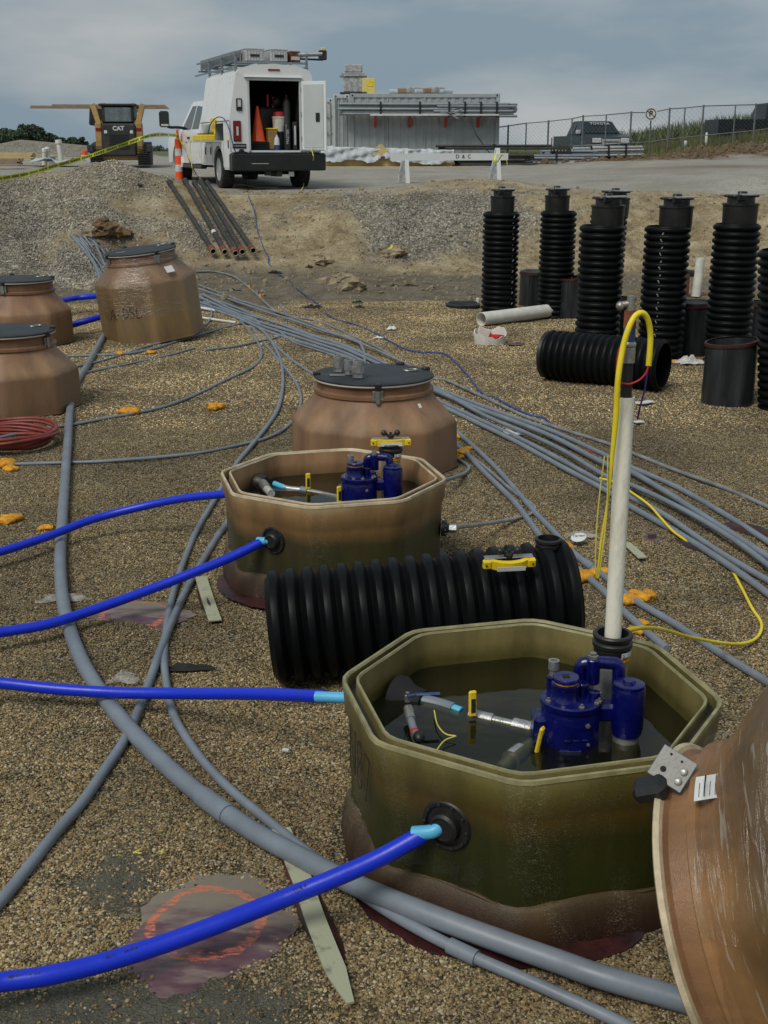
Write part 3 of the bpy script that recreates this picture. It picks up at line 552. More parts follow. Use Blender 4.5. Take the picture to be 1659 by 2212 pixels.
# flats: which flat faces which way is worked out from world direction
def flat_at(root, wx, wy):
    a = math.atan2(wy, wx)-root.rotation_euler.z; return round((a-math.pi/8)/(math.pi/4)) % 8
bpy.context.view_layer.update()
kf = flat_at(near, -.38, -.92)
boot1 = entry_boot(near, on_flat(kf, .305, 0, .0), .074)
kb = flat_at(near, -.92, .38)
mb1 = on_flat(kb, .33, 0, 0); entry_boot(near, mb1, .06)
kin = flat_at(near, -.38, .92)
MBk = MB().lathe([(.075, 0), (.075, .02), (.055, .05), (.045, .10), (.02, .10)], 20).build('inner_boot', 'dark', near); MBk.matrix_local = on_flat(flat_at(near, -.92, .38), .36, -.045, 0) @ RX(math.pi, 4, 'X')
k2 = flat_at(mid, -.38, -.92); boot2 = entry_boot(mid, on_flat(k2, .305, 0, -.0), .066)
RV = Matrix(((0, 0, 1, .552), (1, 0, 0, 0), (0, 1, 0, .25), (0, 0, 0, 1))); entry_boot(mid, RV, .04)
k2b = flat_at(mid, -.92, .38)
# hand written N87 on the near sump's left flat
km = flat_at(near, -.92, -.38)
def glyphs(parent, mx, body, h, r, m='ink', name='handwriting'):
    G = {'N': [[(0, 0), (.02, 1)], [(.02, 1), (.45, .05)], [(.45, .05), (.48, 1.05)]], '8': [[(.45, .8), (.25, 1), (.05, .8), (.2, .52), (.45, .25), (.25, 0), (.03, .22), (.25, .52), (.45, .8)]],
         '7': [[(0, .95), (.45, 1)], [(.45, 1), (.15, 0)]], 'A': [[(0, 0), (.25, 1)], [(.25, 1), (.5, 0)], [(.08, .38), (.42, .4)]], '-': [[(0, .45), (.35, .5)]],
         'D': [[(.02, 0), (.05, 1)], [(.05, 1), (.42, .75), (.45, .3), (.02, 0)]], 'S': [[(.42, .9), (.2, 1), (.05, .75), (.35, .4), (.3, .08), (0, .1)]], 'L': [[(.05, 1), (.02, 0)], [(.02, 0), (.45, .08)]],
         '1': [[(.15, .8), (.28, 1)], [(.28, 1), (.25, 0)]], '5': [[(.42, 1), (.1, 1)], [(.1, 1), (.08, .58)], [(.08, .58), (.4, .5), (.35, .08), (.02, .05)]]}
    x = 0; ls = []
    for c in body:
        for ln in G[c]: ls.append([((x+px)*h, py*h) for px, py in ln])
        x += .62
    x -= .12; b = MB()
    for ln in ls: b.tube([(px-x*h/2, py-h/2, .0) for px, py in ln], r, 5, True, 5 if len(ln) > 2 else 0, flat=.4)
    o = b.build(name, m, parent); o.matrix_local = mx; return o
glyphs(near, on_flat(km, .315, .0165, .0), 'N87', .15, .0028)
# scraps of clear tape under the near boot
for i, (u, z, a) in enumerate(((-.10, .175, .2), (-.0, .172, -.1), (.08, .175, 1.3))):
    b = MB(); n = 5; vs = [(-.04+.02*j, (-.025+.05*k)*(1+.2*math.sin(j*2+i)), .004+.003*math.sin(j*1.7+k)) for j in range(n) for k in (0, 1)]
    b.add(vs, [(2*j, 2*j+2, 2*j+3, 2*j+1) for j in range(n-1)]); o = b.build('tape_scrap', 'film', near); o.matrix_local = on_flat(kf, z, .004, u) @ RX(a, 4, 'Z')

# closed sumps behind
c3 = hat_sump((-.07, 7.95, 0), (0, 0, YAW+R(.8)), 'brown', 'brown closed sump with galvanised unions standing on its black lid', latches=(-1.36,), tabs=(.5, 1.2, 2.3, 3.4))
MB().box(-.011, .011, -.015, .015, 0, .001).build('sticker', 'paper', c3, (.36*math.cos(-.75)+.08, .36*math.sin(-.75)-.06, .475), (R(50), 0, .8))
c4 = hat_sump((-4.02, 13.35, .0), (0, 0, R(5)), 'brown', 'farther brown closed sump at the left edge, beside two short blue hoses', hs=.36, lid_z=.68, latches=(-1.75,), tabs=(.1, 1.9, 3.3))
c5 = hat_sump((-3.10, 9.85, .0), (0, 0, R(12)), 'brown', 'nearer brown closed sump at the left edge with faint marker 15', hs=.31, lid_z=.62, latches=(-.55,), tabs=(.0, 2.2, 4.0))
glyphs(c4, on_flat(flat_at(c4, .1, -1), .2, .022, -.12), 'A', .09, .003)
glyphs(c5, on_flat(flat_at(c5, .2, -1), .17, .022, .08), '-15', .075, .0025)
c6 = hat_sump((-2.62, 13.75, .02), (R(1.5), R(-6.5), R(14)), 'kraft', 'tall tilted brown sump in clear film with marker letters A-DSL', hs=.64, lid_z=.95, wrap=(.30, .93), latches=(-1.18, -2.75), tabs=(.2, 2.0))
glyphs(c6, on_flat(flat_at(c6, -.25, -1), .36, .024, -.09), 'A-DSL', .12, .0045)
MB().box(-.05, .05, -.04, .04, 0, .001).build('label_sheet', 'paper', c6, (.26, -.43, .77), (R(52), 0, .5))
# foreground hat lying on its side
hc = P(1524, 1962, .335)
ax = Vector((-.82, .40, -.40)).normalized()
up = Vector((0, 0, 1)); xa = up.cross(ax).normalized(); ya = ax.cross(xa)
mh = Matrix((xa, ya, ax)).transposed().to_4x4() @ RX(R(22.5), 4, 'Z'); mh.translation = hc-ax*.60
c7 = hat_sump((0, 0, 0), (0, 0, 0), 'hat', 'shiny amber sump cover lying on its side in clear film at the right edge', hs=.30, lid_z=.60, wrap=(.02, .50), latches=(), lidparts=False)
mh = mh @ Matrix.Scale(.93, 4); c7.matrix_world = mh
MB().lathe([(.388, .588), (.405, .592), (.412, .604), (.405, .609), (.388, .609)], 72, False, False).build('pale_rim', 'lip', c7)
MB().lathe([(.404, .609), (.36, .604), (.34, .600), (0, .598)], 64, False, False).build('lid', 'lid', c7)
def neck_mx(a, z, off=0.0, rr=.397):
    n = Vector((math.cos(a), math.sin(a), 0)); x = Vector((0, 0, 1)).cross(n); m = Matrix((x, (0, 0, 1), n)).transposed().to_4x4(); m.translation = n*(rr+off)+Vector((0, 0, z)); return m
# angle (in the cover's frame) of a world direction
def ang_of(root_m, d): q = root_m.to_3x3().inverted() @ Vector(d); return math.atan2(q.y, q.x)
a_up = ang_of(mh, (0, 0, 1)); a_cam = ang_of(mh, (0, -1, 0)); 
am = a_up+.40*math.copysign(1, ((a_cam-a_up+math.pi) % (2*math.pi))-math.pi)
sg_ = math.copysign(1, ((a_cam-a_up+math.pi) % (2*math.pi))-math.pi)
lp_ = MB().box(-.042, .042, -.038, .038, 0, .003, b=.003).build('latch_plate', 'dullplate', c7); 
bpy.context.view_layer.update()
zz_ = Vector((-.25, -.75, .62)).normalized(); yy_ = Vector((.35, -.1, 1)); yy_ = (yy_-zz_*yy_.dot(zz_)).normalized(); mw_ = Matrix((yy_.cross(zz_), yy_, zz_)).transposed().to_4x4(); mw_.translation = mh @ neck_mx(a_up+.22*sg_, .56, .035).translation
lp_.matrix_local = mh.inverted() @ mw_
for hx, hy, hr in ((-.016, -.012, .007), (.010, .024, .003), (-.018, .026, .003)): MB().lathe([(hr, .0042), (0, .0046)], 12, False, False).build('latch_hole', 'dark', lp_, (hx, hy, 0))
for hx, hy in ((.025, -.018), (.025, .007)): MB().lathe([(.009, .004), (.009, .007), (.005, .009), (0, .009)], 14, False, False).build('screw', 'steel', lp_, (hx, hy, 0))
gr_ = MB().box(-.035, .03, .0, .085, -.03, .02, b=.014).build('black_grip', 'blackpl', c7); gr_.matrix_local = neck_mx(a_up+.30*sg_, .575, .02)
lm = neck_mx(am, .50, .030, .392)
lbm = MB(); vs = []
for i in range(9):
    a = -.085+.17*i/8; 
    for zz in (.0, .072): vs.append((.428*math.cos(am+a), .428*math.sin(am+a), .425+zz))
o = lbm.add(vs, [(2*i, 2*i+2, 2*i+3, 2*i+1) for i in range(8)]).build('white_label', 'paper', c7)
for r_ in range(5):
    for k in range(2+r_ % 2):
        a = am-.065+.05*k; zz = .433+.013*r_; MB().tube([(.4295*math.cos(a+q), .4295*math.sin(a+q), zz) for q in (0, .02, .045)], .0016 if r_ % 3 else .004, 4, True, 2, flat=.4).build('print_line', 'print', o)
lo = neck_mx(a_cam+(a_cam-a_up)*.0, .55, .02)
MB().box(-.05, .05, -.02, .03, .0, .03, b=.008).build('black_clip', 'blackpl', c7).matrix_local = neck_mx(a_up+2.15*math.copysign(1, ((a_cam-a_up+math.pi) % (2*math.pi))-math.pi), .565, .01)

# small things standing on the closed sump's lid
def union(loc, s, lab, rz=0):
    t = empty('pipe_union', loc, rz, lab, 'pipe fitting', 'galvanised unions on the closed sump lid')
    MB().lathe([(.030*s, 0), (.030*s, .028*s)], 6, smooth=False).build('lower_nut', 'gal', t)
    MB().lathe([(.036*s, .026*s), (.036*s, .058*s)], 8, smooth=False).build('collar', 'gal', t)
    MB().lathe([(.031*s, .057*s), (.031*s, .088*s), (.024*s, .088*s), (.024*s, .07*s)], 12).build('upper_sleeve', 'gal', t)
L3 = .634
union((-.30, 7.96, L3), 1.15, 'galvanised pipe union on the black lid, leftmost of three')
union((-.225, 7.86, L3), 1.1, 'galvanised pipe union on the black lid, in the middle behind the front one', .4)
union((-.165, 7.74, L3), 1.25, 'galvanised pipe union on the black lid, front and tallest of three', .2)

# ------------------------------------------------------------------ pumps inside the two open sumps
def pump(loc, rz, label):
    """submersible pump manifold; origin on the sump floor"""
    t = empty('pump_manifold', loc, rz, label, 'pump'); z = .516
    MB().lathe([(.075, .06), (.078, z-.19), (.084, z-.18), (.087, z-.16), (.087, z-.04), (.085, z-.034), (.084, z-.022), (.091, z-.018), (.091, z-.004), (.086, z), (.0, z)], 44, True, False).build('pump_body', 'pump', t)
    MB().box(-.112, .0, -.04, .04, z-.15, z-.05, b=.012).box(.0, .14, -.02, .03, z-.075, z-.02, b=.01).box(-.05, .03, -.095, .0, z-.165, z-.13, b=.01).build('side_arm', 'pump', t)
    MB().lathe([(.044, z-.002), (.041, z+.006), (.038, z+.012), (.037, z+.036), (.041, z+.04), (.041, z+.048), (.036, z+.05)], 32).build('filler_neck', 'pump', t, (-.02, -.01, 0))
    MB().lathe([(.032, 0), (.0355, .003), (.0355, .007), (.033, .009)], 28).build('seal_ring', 'orange', t, (-.02, -.01, z+.049))
    c = MB().lathe([(.037, .0), (.039, .002), (.039, .010), (.037, .013), (.011, .013), (.011, .004), (0, .004)], 32, True, False).build('plug_cap', 'pump', t, (-.02, -.01, z+.057))
    MB().box(-.010, .010, -.010, .010, .004, .0145).build('square_socket', 'dark', c)
    f = MB().lathe([(.03, .395), (.043, .405), (.048, .425), (.049, .548), (.047, .556)], 40).build('filter_can', 'pump', t, (.164, -.012, 0))
    MB().lathe([(.043, 0), (.045, .003), (.045, .009), (.041, .011), (.02, .011), (.017, .020), (.0, .020)], 32, True, False).build('can_lid', 'pump', f, (0, 0, .556))
    MB().lathe([(.038, .02), (.038, .41)], 24).build('riser_pipe', 'gal', t, (.164, -.012, 0))
    b = MB().tube([(.035, .085, z-.02), (.036, .085, z+.04), (.042, .084, z+.066), (.07, .082, z+.073), (.12, .078, z+.073), (.145, .075, z+.068), (.150, .072, z+.04), (.15, .07, z-.0)], .0195, 18, True, 6)
    b.lathe([(.023, z+.01), (.023, z+.085), (.02, z+.088)], 20, mx=Matrix.Translation((.072, .078, 0))).build('bridge_pipe', 'pump', t)
    MB().lathe([(.016, 0), (.016, .009), (.011, .010), (.011, .017), (.0, .017)], 6, True, False, smooth=False).build('hex_plug', 'steel', t, (.072, .078, z+.088))
    MB().lathe([(.013, z-.02), (.013, z+.055), (.0165, z+.057), (.0165, z+.085), (.011, z+.085), (.011, z+.07)], 16).build('vent_nipple', 'gal', t, (-.045, .07, 0))
    MB().lathe([(.020, z-.02), (.020, z+.035), (.016, z+.038)], 18).build('nipple_boss', 'pump', t, (-.045, .065, 0))
    MB().lathe([(.019, z-.01), (.019, z+.03), (.015, z+.034)], 18).build('side_boss', 'pump', t, (.035, .025, 0))
    MB().lathe([(.016, z-.01), (.016, z+.018), (.012, z+.02)], 14).build('side_boss', 'pump', t, (.066, -.005, 0))
    for x, y in ((-.072, -.035), (.018, -.078), (.075, -.038), (.066, -.05), (-.01, .06), (.085, .02)):
        MB().lathe([(.0085, 0), (.0085, .006), (.0065, .007), (.0045, .007), (.0045, .013), (0, .013)], 6, True, False, smooth=False).build('bolt', 'steel', t, (x, y, z))
    for x, dz, r_ in ((.038, .055, .0075), (.042, .115, .005)):
        m = Matrix.Translation((x, -math.sqrt(.087**2-x*x)+.002, z-dz)) @ RX(R(90), 4, 'X'); MB().lathe([(r_, 0), (r_, .007), (0, .008)], 6, True, False, mx=m, smooth=False).build('side_bolt', 'steel', t)
    for k in range(3):
        m = Matrix.Translation((-.02+.025*k, -.087+.003*k, z-.10)); MB().box(-.009, .009, -.004, .004, -.003, .003, m, b=.001).build('cast_mark', 'pump', t)
    x0, y0 = .155, .215; cz = .565
    MB().lathe([(.050, .02), (.050, cz)], 28).build('steel_riser', 'gal', t, (x0, y0, 0))
    MB().lathe([(.052, cz-.022), (.0545, cz-.016), (.053, cz-.011), (.0555, cz-.006), (.054, cz)], 28, False, False).build('sealant', 'orange', t, (x0, y0, 0))
    h = .064
    MB().lathe([(.052, cz), (.056, cz+.003), (.058, cz+.018), (.054, cz+.021), (.061, cz+.024), (.062, cz+.036), (.058, cz+.040), (.054, cz+.042), (.054, cz+.048), (.061, cz+.052), (.062, cz+h-.004), (.059, cz+h), (.048, cz+h), (.047, cz+.01)], 36, True, True).build('rubber_coupling', 'rubber', t, (x0, y0, 0))
    lb = MB(); vs = []
    for i in range(7):
        a = -1.25+i*.13
        for zz in (cz+.002, cz+.017): vs.append((.0595*math.cos(a), .0595*math.sin(a), zz))
    lb.add(vs, [(2*i, 2*i+2, 2*i+3, 2*i+1) for i in range(6)]); o = lb.build('label_strip', 'paper', t, (x0, y0, 0))
    for aa, zz, w in ((-1.2, cz+.013, .12), (-1.2, cz+.007, .16), (-.85, cz+.010, .12), (-.65, cz+.013, .06)):
        MB().tube([(.0605*math.cos(aa+w*q), .0605*math.sin(aa+w*q), zz) for q in (0, .5, 1)], .0008, 4, True, 2).build('print_line', 'print', o)
    return t, Vector((x0, y0, cz+h))
pA = Vector((.549, 3.22, 0))
pump1, ctop = pump((pA.x, pA.y, 0), R(0), 'glossy dark blue pump manifold standing in the water of the olive sump')
C1 = Vector((pA.x, pA.y, 0))+ctop
pB = Vector((-.121, 5.72, 0))
pump2, ctop2 = pump((pB.x, pB.y, 0), R(0), 'dark blue pump manifold inside the tan open sump under a yellow bracket')
C2 = Vector((pB.x, pB.y, 0))+ctop2
print('pumps', pA, pB, C1, C2)

def valve(loc, rz, L_, label, handle='yellow', r=.022, parts=('body',)):
    t = empty('ball_valve', loc, rz, label, 'valve')
    return t
def handle_up(t, loc, rz, m='yellow', tilt=0, name='lever_handle'):
    o = MB().box(-.013, .013, -.006, .006, 0, .085, b=.005).build(name, m, t, loc, (tilt, 0, rz))
    MB().box(-.007, .007, -.0075, -.006, .015, .06, b=.0).build('raised_mark', 'print', o); return o
# near sump plumbing: run of fittings from the left boot to the pump
def pipe_run(root, pts, segs, r):
    """segs: list of (t0, t1, radius factor, material, name)"""
    ps = cr(pts, 10); 
    for t0, t1, f, m, nme in segs:
        a = int(t0*(len(ps)-1)); b = max(a+1, int(t1*(len(ps)-1)))
        MB().tube(ps[a:b+1], r*f, 14, True, 0).build(nme, m, root)
g = empty('supply_pipework', (0, 0, 0), 0, 'half-submerged run of couplings, unions and elbows crossing the water of the olive sump', 'pipework')
WZ = .383
pts = [q-Vector((0, 0, .024)) for q in [P(880, 1492, .40), P(950, 1508, .397), P(1010, 1528, .397), P(1080, 1545, .397), P(1150, 1562, .395), P(1185, 1580, .39)]]
pipe_run(g, pts, [(0, .10, .9, 'ltblue', 'blue_nipple'), (.10, .30, 1.2, 'pvcgrey', 'union'), (.30, .36, .95, 'ltblue', 'sleeve'), (.42, .56, 1.2, 'gal', 'valve_body'), (.56, .68, .9, 'gal', 'nipple'), (.68, .80, 1.35, 'gal', 'coupling'), (.80, .9, 1.1, 'gal', 'sleeve'), (.9, 1, 1.4, 'gal', 'elbow')], .0185)
pts = [q-Vector((0, 0, .016)) for q in [P(1185, 1580, .375), P(1150, 1600, .372), P(1110, 1625, .372), P(1080, 1655, .37)]]
pipe_run(g, pts, [(0, .25, 1.35, 'gal', 'union'), (.25, .55, 1.1, 'gal', 'nipple'), (.55, .75, 1.4, 'gal', 'coupling'), (.75, 1, 1.0, 'gal', 'sleeve')], .021)
handle_up(g, P(1021, 1548, .39), .3, tilt=R(-3)); handle_up(g, P(1160, 1625, .378), 1.1, tilt=R(10))
v = empty('drain_valve', (0, 0, 0), 0, 'small silver valve with black end cap and blue lever lying across the olive sump water', 'valve')
pts = [q-Vector((0, 0, .016)) for q in [P(882, 1520, .435), P(888, 1545, .425), P(897, 1575, .415), P(905, 1598, .41)]]
pipe_run(v, pts, [(0, .35, 1.1, 'steel', 'valve_body'), (.35, .62, .85, 'pvcgrey', 'plastic_nipple'), (.62, .7, 1.0, 'red', 'red_ring'), (.68, .82, 1.05, 'steel', 'sleeve')], .014)
MB().sphere(P(905, 1592, .412), .018, 8, (1, 1.3, 1)).build('end_cap', 'rubber', v)
MB().lathe([(.009, 0), (.009, .02), (.006, .022), (.006, .03), (.0, .03)], 8, True, False, smooth=False).build('stem_nut', 'steel', v, P(880, 1515, .44))
MB().tube([P(880, 1505, .462), P(900, 1500, .462), P(905, 1500, .463)], .005, 8).tube([P(900, 1500, .462), P(925, 1499, .464), P(950, 1498, .464)], .0075, 8, flat=.5).build('blue_lever', M['bluecable'], v)
o = MB().tube([P(938, 1535, .398), P(945, 1565, .397), P(962, 1585, .397), P(985, 1590, .397)], .0022, 6).tube([P(985, 1590, .397), P(960, 1600, .397), P(940, 1625, .397)], .0022, 6).build('floating_cord', 'ycord'); tag(o, 'thin yellow cord curling on the water of the olive sump', 'cord')
# second sump plumbing
g2 = empty('supply_pipework', (0, 0, 0), 0, 'silver valve and pipe run lying in the water of the tan open sump', 'pipework')
pts = [q-Vector((0, 0, .016)) for q in [P(592, 1038, .41), P(620, 1048, .40), P(650, 1052, .395), P(690, 1060, .39), P(735, 1070, .385)]]
pipe_run(g2, pts, [(0, .2, .9, 'ltblue', 'blue_nipple'), (.2, .5, .9, 'gal', 'nipple'), (.5, .62, 1.3, 'pvcgrey', 'coupling'), (.62, 1, 1.0, 'gal', 'nipple')], .016)
pts = [q-Vector((0, 0, .016)) for q in [P(568, 1038, .43), P(577, 1050, .425), P(586, 1060, .42)]]
pipe_run(g2, pts, [(0, .5, 1.2, 'steel', 'valve_body'), (.5, 1, 1.0, 'film2', 'sleeve')], .02)
handle_up(g2, P(666, 1057, .39), 0.2); handle_up(g2, P(733, 1086, .39), 0.5)
bpy.data.objects['lever_handle']
MB().lathe([(.05, 0), (.05, .02), (.035, .05)], 18).build('inner_boot', 'rubber', mid).matrix_local = on_flat(flat_at(mid, -.8, .5), .40, -.045, 0) @ RX(math.pi, 4, 'X')

# yellow bracket with sensor on top of the second pump's coupling, and a loose one on the corrugated pipe
def bracket(loc, rz, label, tilt=0):
    t = empty('test_bracket', loc, (tilt, 0, rz), label, 'bracket')
    n = 14; a0 = math.pi*1.13; a1 = math.pi*1.87; ins = []; outs = []
    for i in range(n+1):
        a = a0+(a1-a0)*i/n; outs.append((.088*math.cos(a), .095*math.sin(a)*.62+.018)); ins.append((.072*math.cos(a), .072*math.sin(a)*.55+.02))
    poly = outs+ins[::-1]
    MB().prism(poly, 0, .034).build('yellow_band', 'yellow', t)
    for s in (-1, 1): MB().box(s*.086-.016, s*.086+.016, -.022, .002, 0, .034, b=.004).build('lug', 'yellow', t); MB().lathe([(.004, 0), (.004, .003)], 8).build('lug_screw', 'blackmetal', t, (s*.09, -.022, .017), (R(90), 0, 0))
    MB().box(-.095, .095, -.004, .02, .034, .039, b=.002).build('steel_strap', 'steel', t)
    MB().lathe([(.018, .036), (.018, .05), (.006, .055), (.006, .066)], 14).build('hub', 'blackpl', t, (.0, .01, 0))
    for s, l_ in ((-1, 'knob'), (1, 'knob')): MB().sphere((s*.034, .008, .062), .0155, 8).cyl((s*.01, .008, .05), (s*.03, .008, .058), .006, 8).build('knob', 'blackpl', t)
    MB().box(-.055, .055, -.0495, -.048, .006, .024).build('label_strip', 'paper', t, (0, .0, 0))
    return t
bracket((C2.x, C2.y, C2.z-.012), R(4), 'yellow clamp bracket with black knobs on top of the pump coupling in the tan sump')
# ------------------------------------------------------------------ corrugated pipes and sleeves
def corr_profile(L_, r0, pitch, depth, z0=0):
    pr = []; n = int(round(L_/pitch)); pitch = L_/n
    for i in range(n):
        for f, d in ((0, 0), (.1, .15), (.2, .7), (.32, 1), (.5, 1.06), (.68, 1), (.8, .7), (.9, .15)): pr.append((r0-depth+depth*d, z0+(i+f)*pitch))
    pr.append((r0-depth, z0+L_)); return pr
def corr(name, L_, r0, pitch, depth, parent, mx=None, n=56, m='hdpe'):
    b = MB(); pr = corr_profile(L_, r0, pitch, depth); ri = r0-depth-.008
    b.lathe(pr+[(ri, L_), (ri, 0), (pr[0][0], 0)], n, False, False)
    o = b.build(name, m, parent)
    if mx: o.matrix_local = mx
    return o
def standing(pxc, w, ytop, bx, lab, bw=.36, seam=None, tilt=(0, 0)):
    D = .453*FPX/w; zc = D; y = D/CT*.985; q = Q(pxc, 700, 1.0)
    # depth along the optical axis -> world y for a base on the floor
    yy = (zc - CZ*ST)/CT; x = (pxc-829.5)/FPX*zc
    ztop = CZ+ray(pxc, ytop).z/ray(pxc, ytop).y*yy
    t = empty('monitoring_well_riser', (x, yy, hz(x, yy)-.02), (tilt[0], tilt[1], 0), lab, 'corrugated pipe', 'black corrugated risers standing in the pit')
    Lh = ztop-hz(x, yy)+.02
    corr('corrugated_barrel', Lh, .226, .066, .022, t)
    bxw = (bx-829.5)/FPX*zc-x
    u = MB().lathe([(bw*.48, Lh-.05), (bw*.50, Lh+.02), (bw*.51, Lh+.17), (bw*.535, Lh+.175), (bw*.535, Lh+.19), (bw*.5, Lh+.195)], 32).build('cap_bucket', 'rubber', t, (bxw, 0, 0))
    for i in range(14):
        a = 2*math.pi*i/14; MB().lathe([(.007, 0), (.007, .006)], 6).build('bolt', 'steel', u, (bw*.485*math.cos(a), bw*.485*math.sin(a), Lh+.19))
    l = MB().box(-bw*.44, bw*.44, -bw*.3, bw*.3, Lh+.25, Lh+.275, b=.01).lathe([(bw*.40, Lh+.19), (bw*.40, Lh+.25)], 20).box(-bw*.42, -bw*.12, -bw*.36, -bw*.2, Lh+.22, Lh+.31, Matrix.Rotation(.25, 4, 'Z'), b=.01).build('cap_lid', 'blackmetal', t, (bxw, 0, 0), (0, 0, .3))
    MB().box(-bw*.42, bw*.30, -bw*.33, -bw*.05, Lh+.288, Lh+.296, Matrix.Rotation(.08, 4, 'X')).build('lid_plate', 'gal', l)
    if seam:
        a = seam
        for i in range(int(Lh/.066)):
            MB().box(-.006, .006, -.004, .004, 0, .03, Matrix.Rotation(.5 if i % 2 else -.5, 4, 'Y'), b=.002).build('seam_piece', 'gal', t, (.222*math.sin(a), -.222*math.cos(a), .02+i*.066))  # small pale pieces set zigzag along the seam
    return t
standing(1077, 77, 458, 1079, 'slim black corrugated riser with capped bucket, first from the left', .29, seam=.65)
standing(1198, 76, 456, 1194, 'black corrugated riser with capped bucket, second from the left behind a covered sleeve', .30)
standing(1300, 78, 462, 1311, 'black corrugated riser mostly hidden behind the wide third one', .34, tilt=(0, R(1)))
standing(1287, 95, 486, 1297, 'wide black corrugated riser, third from the left, behind the lying pipe', .32)
standing(1424, 96, 488, 1439, 'wide black corrugated riser, fourth from the left, with pale seam down its front', .32, seam=-.45)
standing(1568, 97, 483, 1572, 'wide black corrugated riser, fifth from the left, beside the standing white pipe', .33)
standing(1698, 118, 535, 1705, 'black corrugated riser cut off by the right edge', .33, tilt=(0, R(-5)))
# lying ones
def lying(p0, p1, r, lab, pitch, depth):
    p0, p1 = Vector(p0), Vector(p1); d = (p1-p0); t = empty('corrugated_pipe', p0, 0, lab, 'corrugated pipe')
    q = d.to_track_quat('Z', 'Y').to_matrix().to_4x4(); o = corr('corrugated_barrel', d.length, r, pitch, depth, t, q, 72); return t, q, d.length
RB = .226
a0 = Vector((-.455, 4.46, RB)); a1 = Vector((.765, 4.56, RB+.105))
big, qb, Lb = lying(a0, a1, RB, 'big black ribbed pipe lying between the two open sumps', .0685, .030)
MB().lathe([(.050, 0), (.050, .012), (.046, .015), (.05, .02), (.054, .023), (.054, .032), (.048, .036), (.043, .036), (.042, .0)], 28).build('hub_ring', 'rubber', big, Vector((.655, 4.56, RB*2+.082))-a0)
bb = bracket(Vector(P(1098, 1222, RB*2+.078)), R(8), 'yellow clamp bracket with black knobs lying on the big black ribbed pipe', R(12))
b0 = P(1186, 770, .2); b1 = P(1412, 782, .2)
b0 = Vector((1.53, 11.15, RB)); b1 = Vector((2.47, 10.55, RB))
lp, ql, Ll = lying(b0, b1, RB, 'shorter black ribbed pipe lying in front of the standing risers', .066, .022)
MB().lathe([(.19, .012), (.215, .010), (.218, -.02), (.2, -.03)], 48, True, True).build('end_cap', 'rubber', lp).matrix_local = ql

def sleeve(px, py, w, hgt, lab, rim=True, cover=False, tiltr=0.0, m='sleeve'):
    """steel sleeve; (px,py) its front bottom edge"""
    p = P(px, py, 0); zc = p.y*CT+CZ*ST; r = w/2/FPX*zc; y = p.y+r*.95; x = (px-829.5)/FPX*(y*CT+CZ*ST); z = hz(x, y)-.01
    t = empty('fill_sump_sleeve', (x, y, z), (0, 0, 0), lab, 'steel sleeve', 'short dark steel sleeves among the risers')
    b = MB(); n = 48; rs = []
    for rr, zz, f in ((r*1.02, 0, 0), (r*.99, hgt*.97, 1), (r*.99, hgt, 1), (r*.96, hgt, 1), (r*.98, .02, 0)):
        rs.append([(rr*math.cos(2*math.pi*i/n), rr*math.sin(2*math.pi*i/n), zz+f*tiltr*math.cos(2*math.pi*i/n)) for i in range(n)])
    b.rings(rs, False, False).build('barrel', m, t)
    MB().box(-.006, .006, -.004, .004, 0, hgt*.96, b=.002).build('seam', 'blackmetal', t, (-r*.52, -r*.85, 0))
    rs = []
    for rr, zz in ((r*1.0, hgt-.012), (r*1.045, hgt-.012), (r*1.045, hgt+.012), (r*.96, hgt+.014)):
        rs.append([(rr*math.cos(2*math.pi*i/n), rr*math.sin(2*math.pi*i/n), zz+tiltr*math.cos(2*math.pi*i/n)) for i in range(n)])
    MB().rings(rs, False, False).build('red_rim', 'redrim', t)
    if cover:
        c = MB().lathe([(r*.95, hgt+.012), (r*1.0, hgt+.02), (r*.98, hgt+.035), (r*.3, hgt+.045), (0, hgt+.045)], 40, True, False).build('cover', 'lid', t)
        for k in range(5): MB().box(-r*.8, r*.8, -.006, .006, hgt+.043, hgt+.05, Matrix.Translation((0, (k-2)*r*.3, -abs(k-2)*.004)) @ Matrix.Diagonal((1-abs(k-2)*.15, 1, 1, 1)), b=.002).build('rib', 'lid', c)
    else: MB().lathe([(r*.955, hgt-.10), (0, hgt-.10)], 40, False, False).build('inside_plate', 'dark', t)
    return t
M['sleeve'] = mat('blued_steel_sheet', (.05, .056, .06), .33, .55, var=.45, scale=3, bump=.04, stretch=(3, 3, .5))
M['redrim'] = mat('dark_red_primer', (.05, .010, .008), .55, var=.35, scale=12)
sleeve(1157, 664, 72, .43, 'dark steel sleeve with ribbed cover behind the lying white pipe', cover=True)
sleeve(1236, 690, 60, .52, 'dark steel sleeve almost hidden left of the wide third riser', tiltr=.02)
sleeve(1323, 752, 88, .50, 'open steel sleeve standing behind the shorter lying ribbed pipe', tiltr=.0)
sleeve(1489, 771, 95, .52, 'dark steel sleeve with ribbed cover, right of the shorter lying pipe', cover=True, tiltr=.01)
sleeve(1570, 880, 110, .52, 'nearest open steel sleeve with dark red rim and bright sheen, lower right of the risers', tiltr=.02)
sleeve(1625, 742, 88, .42, 'dark steel sleeve with red rim between the last two risers', tiltr=.01)
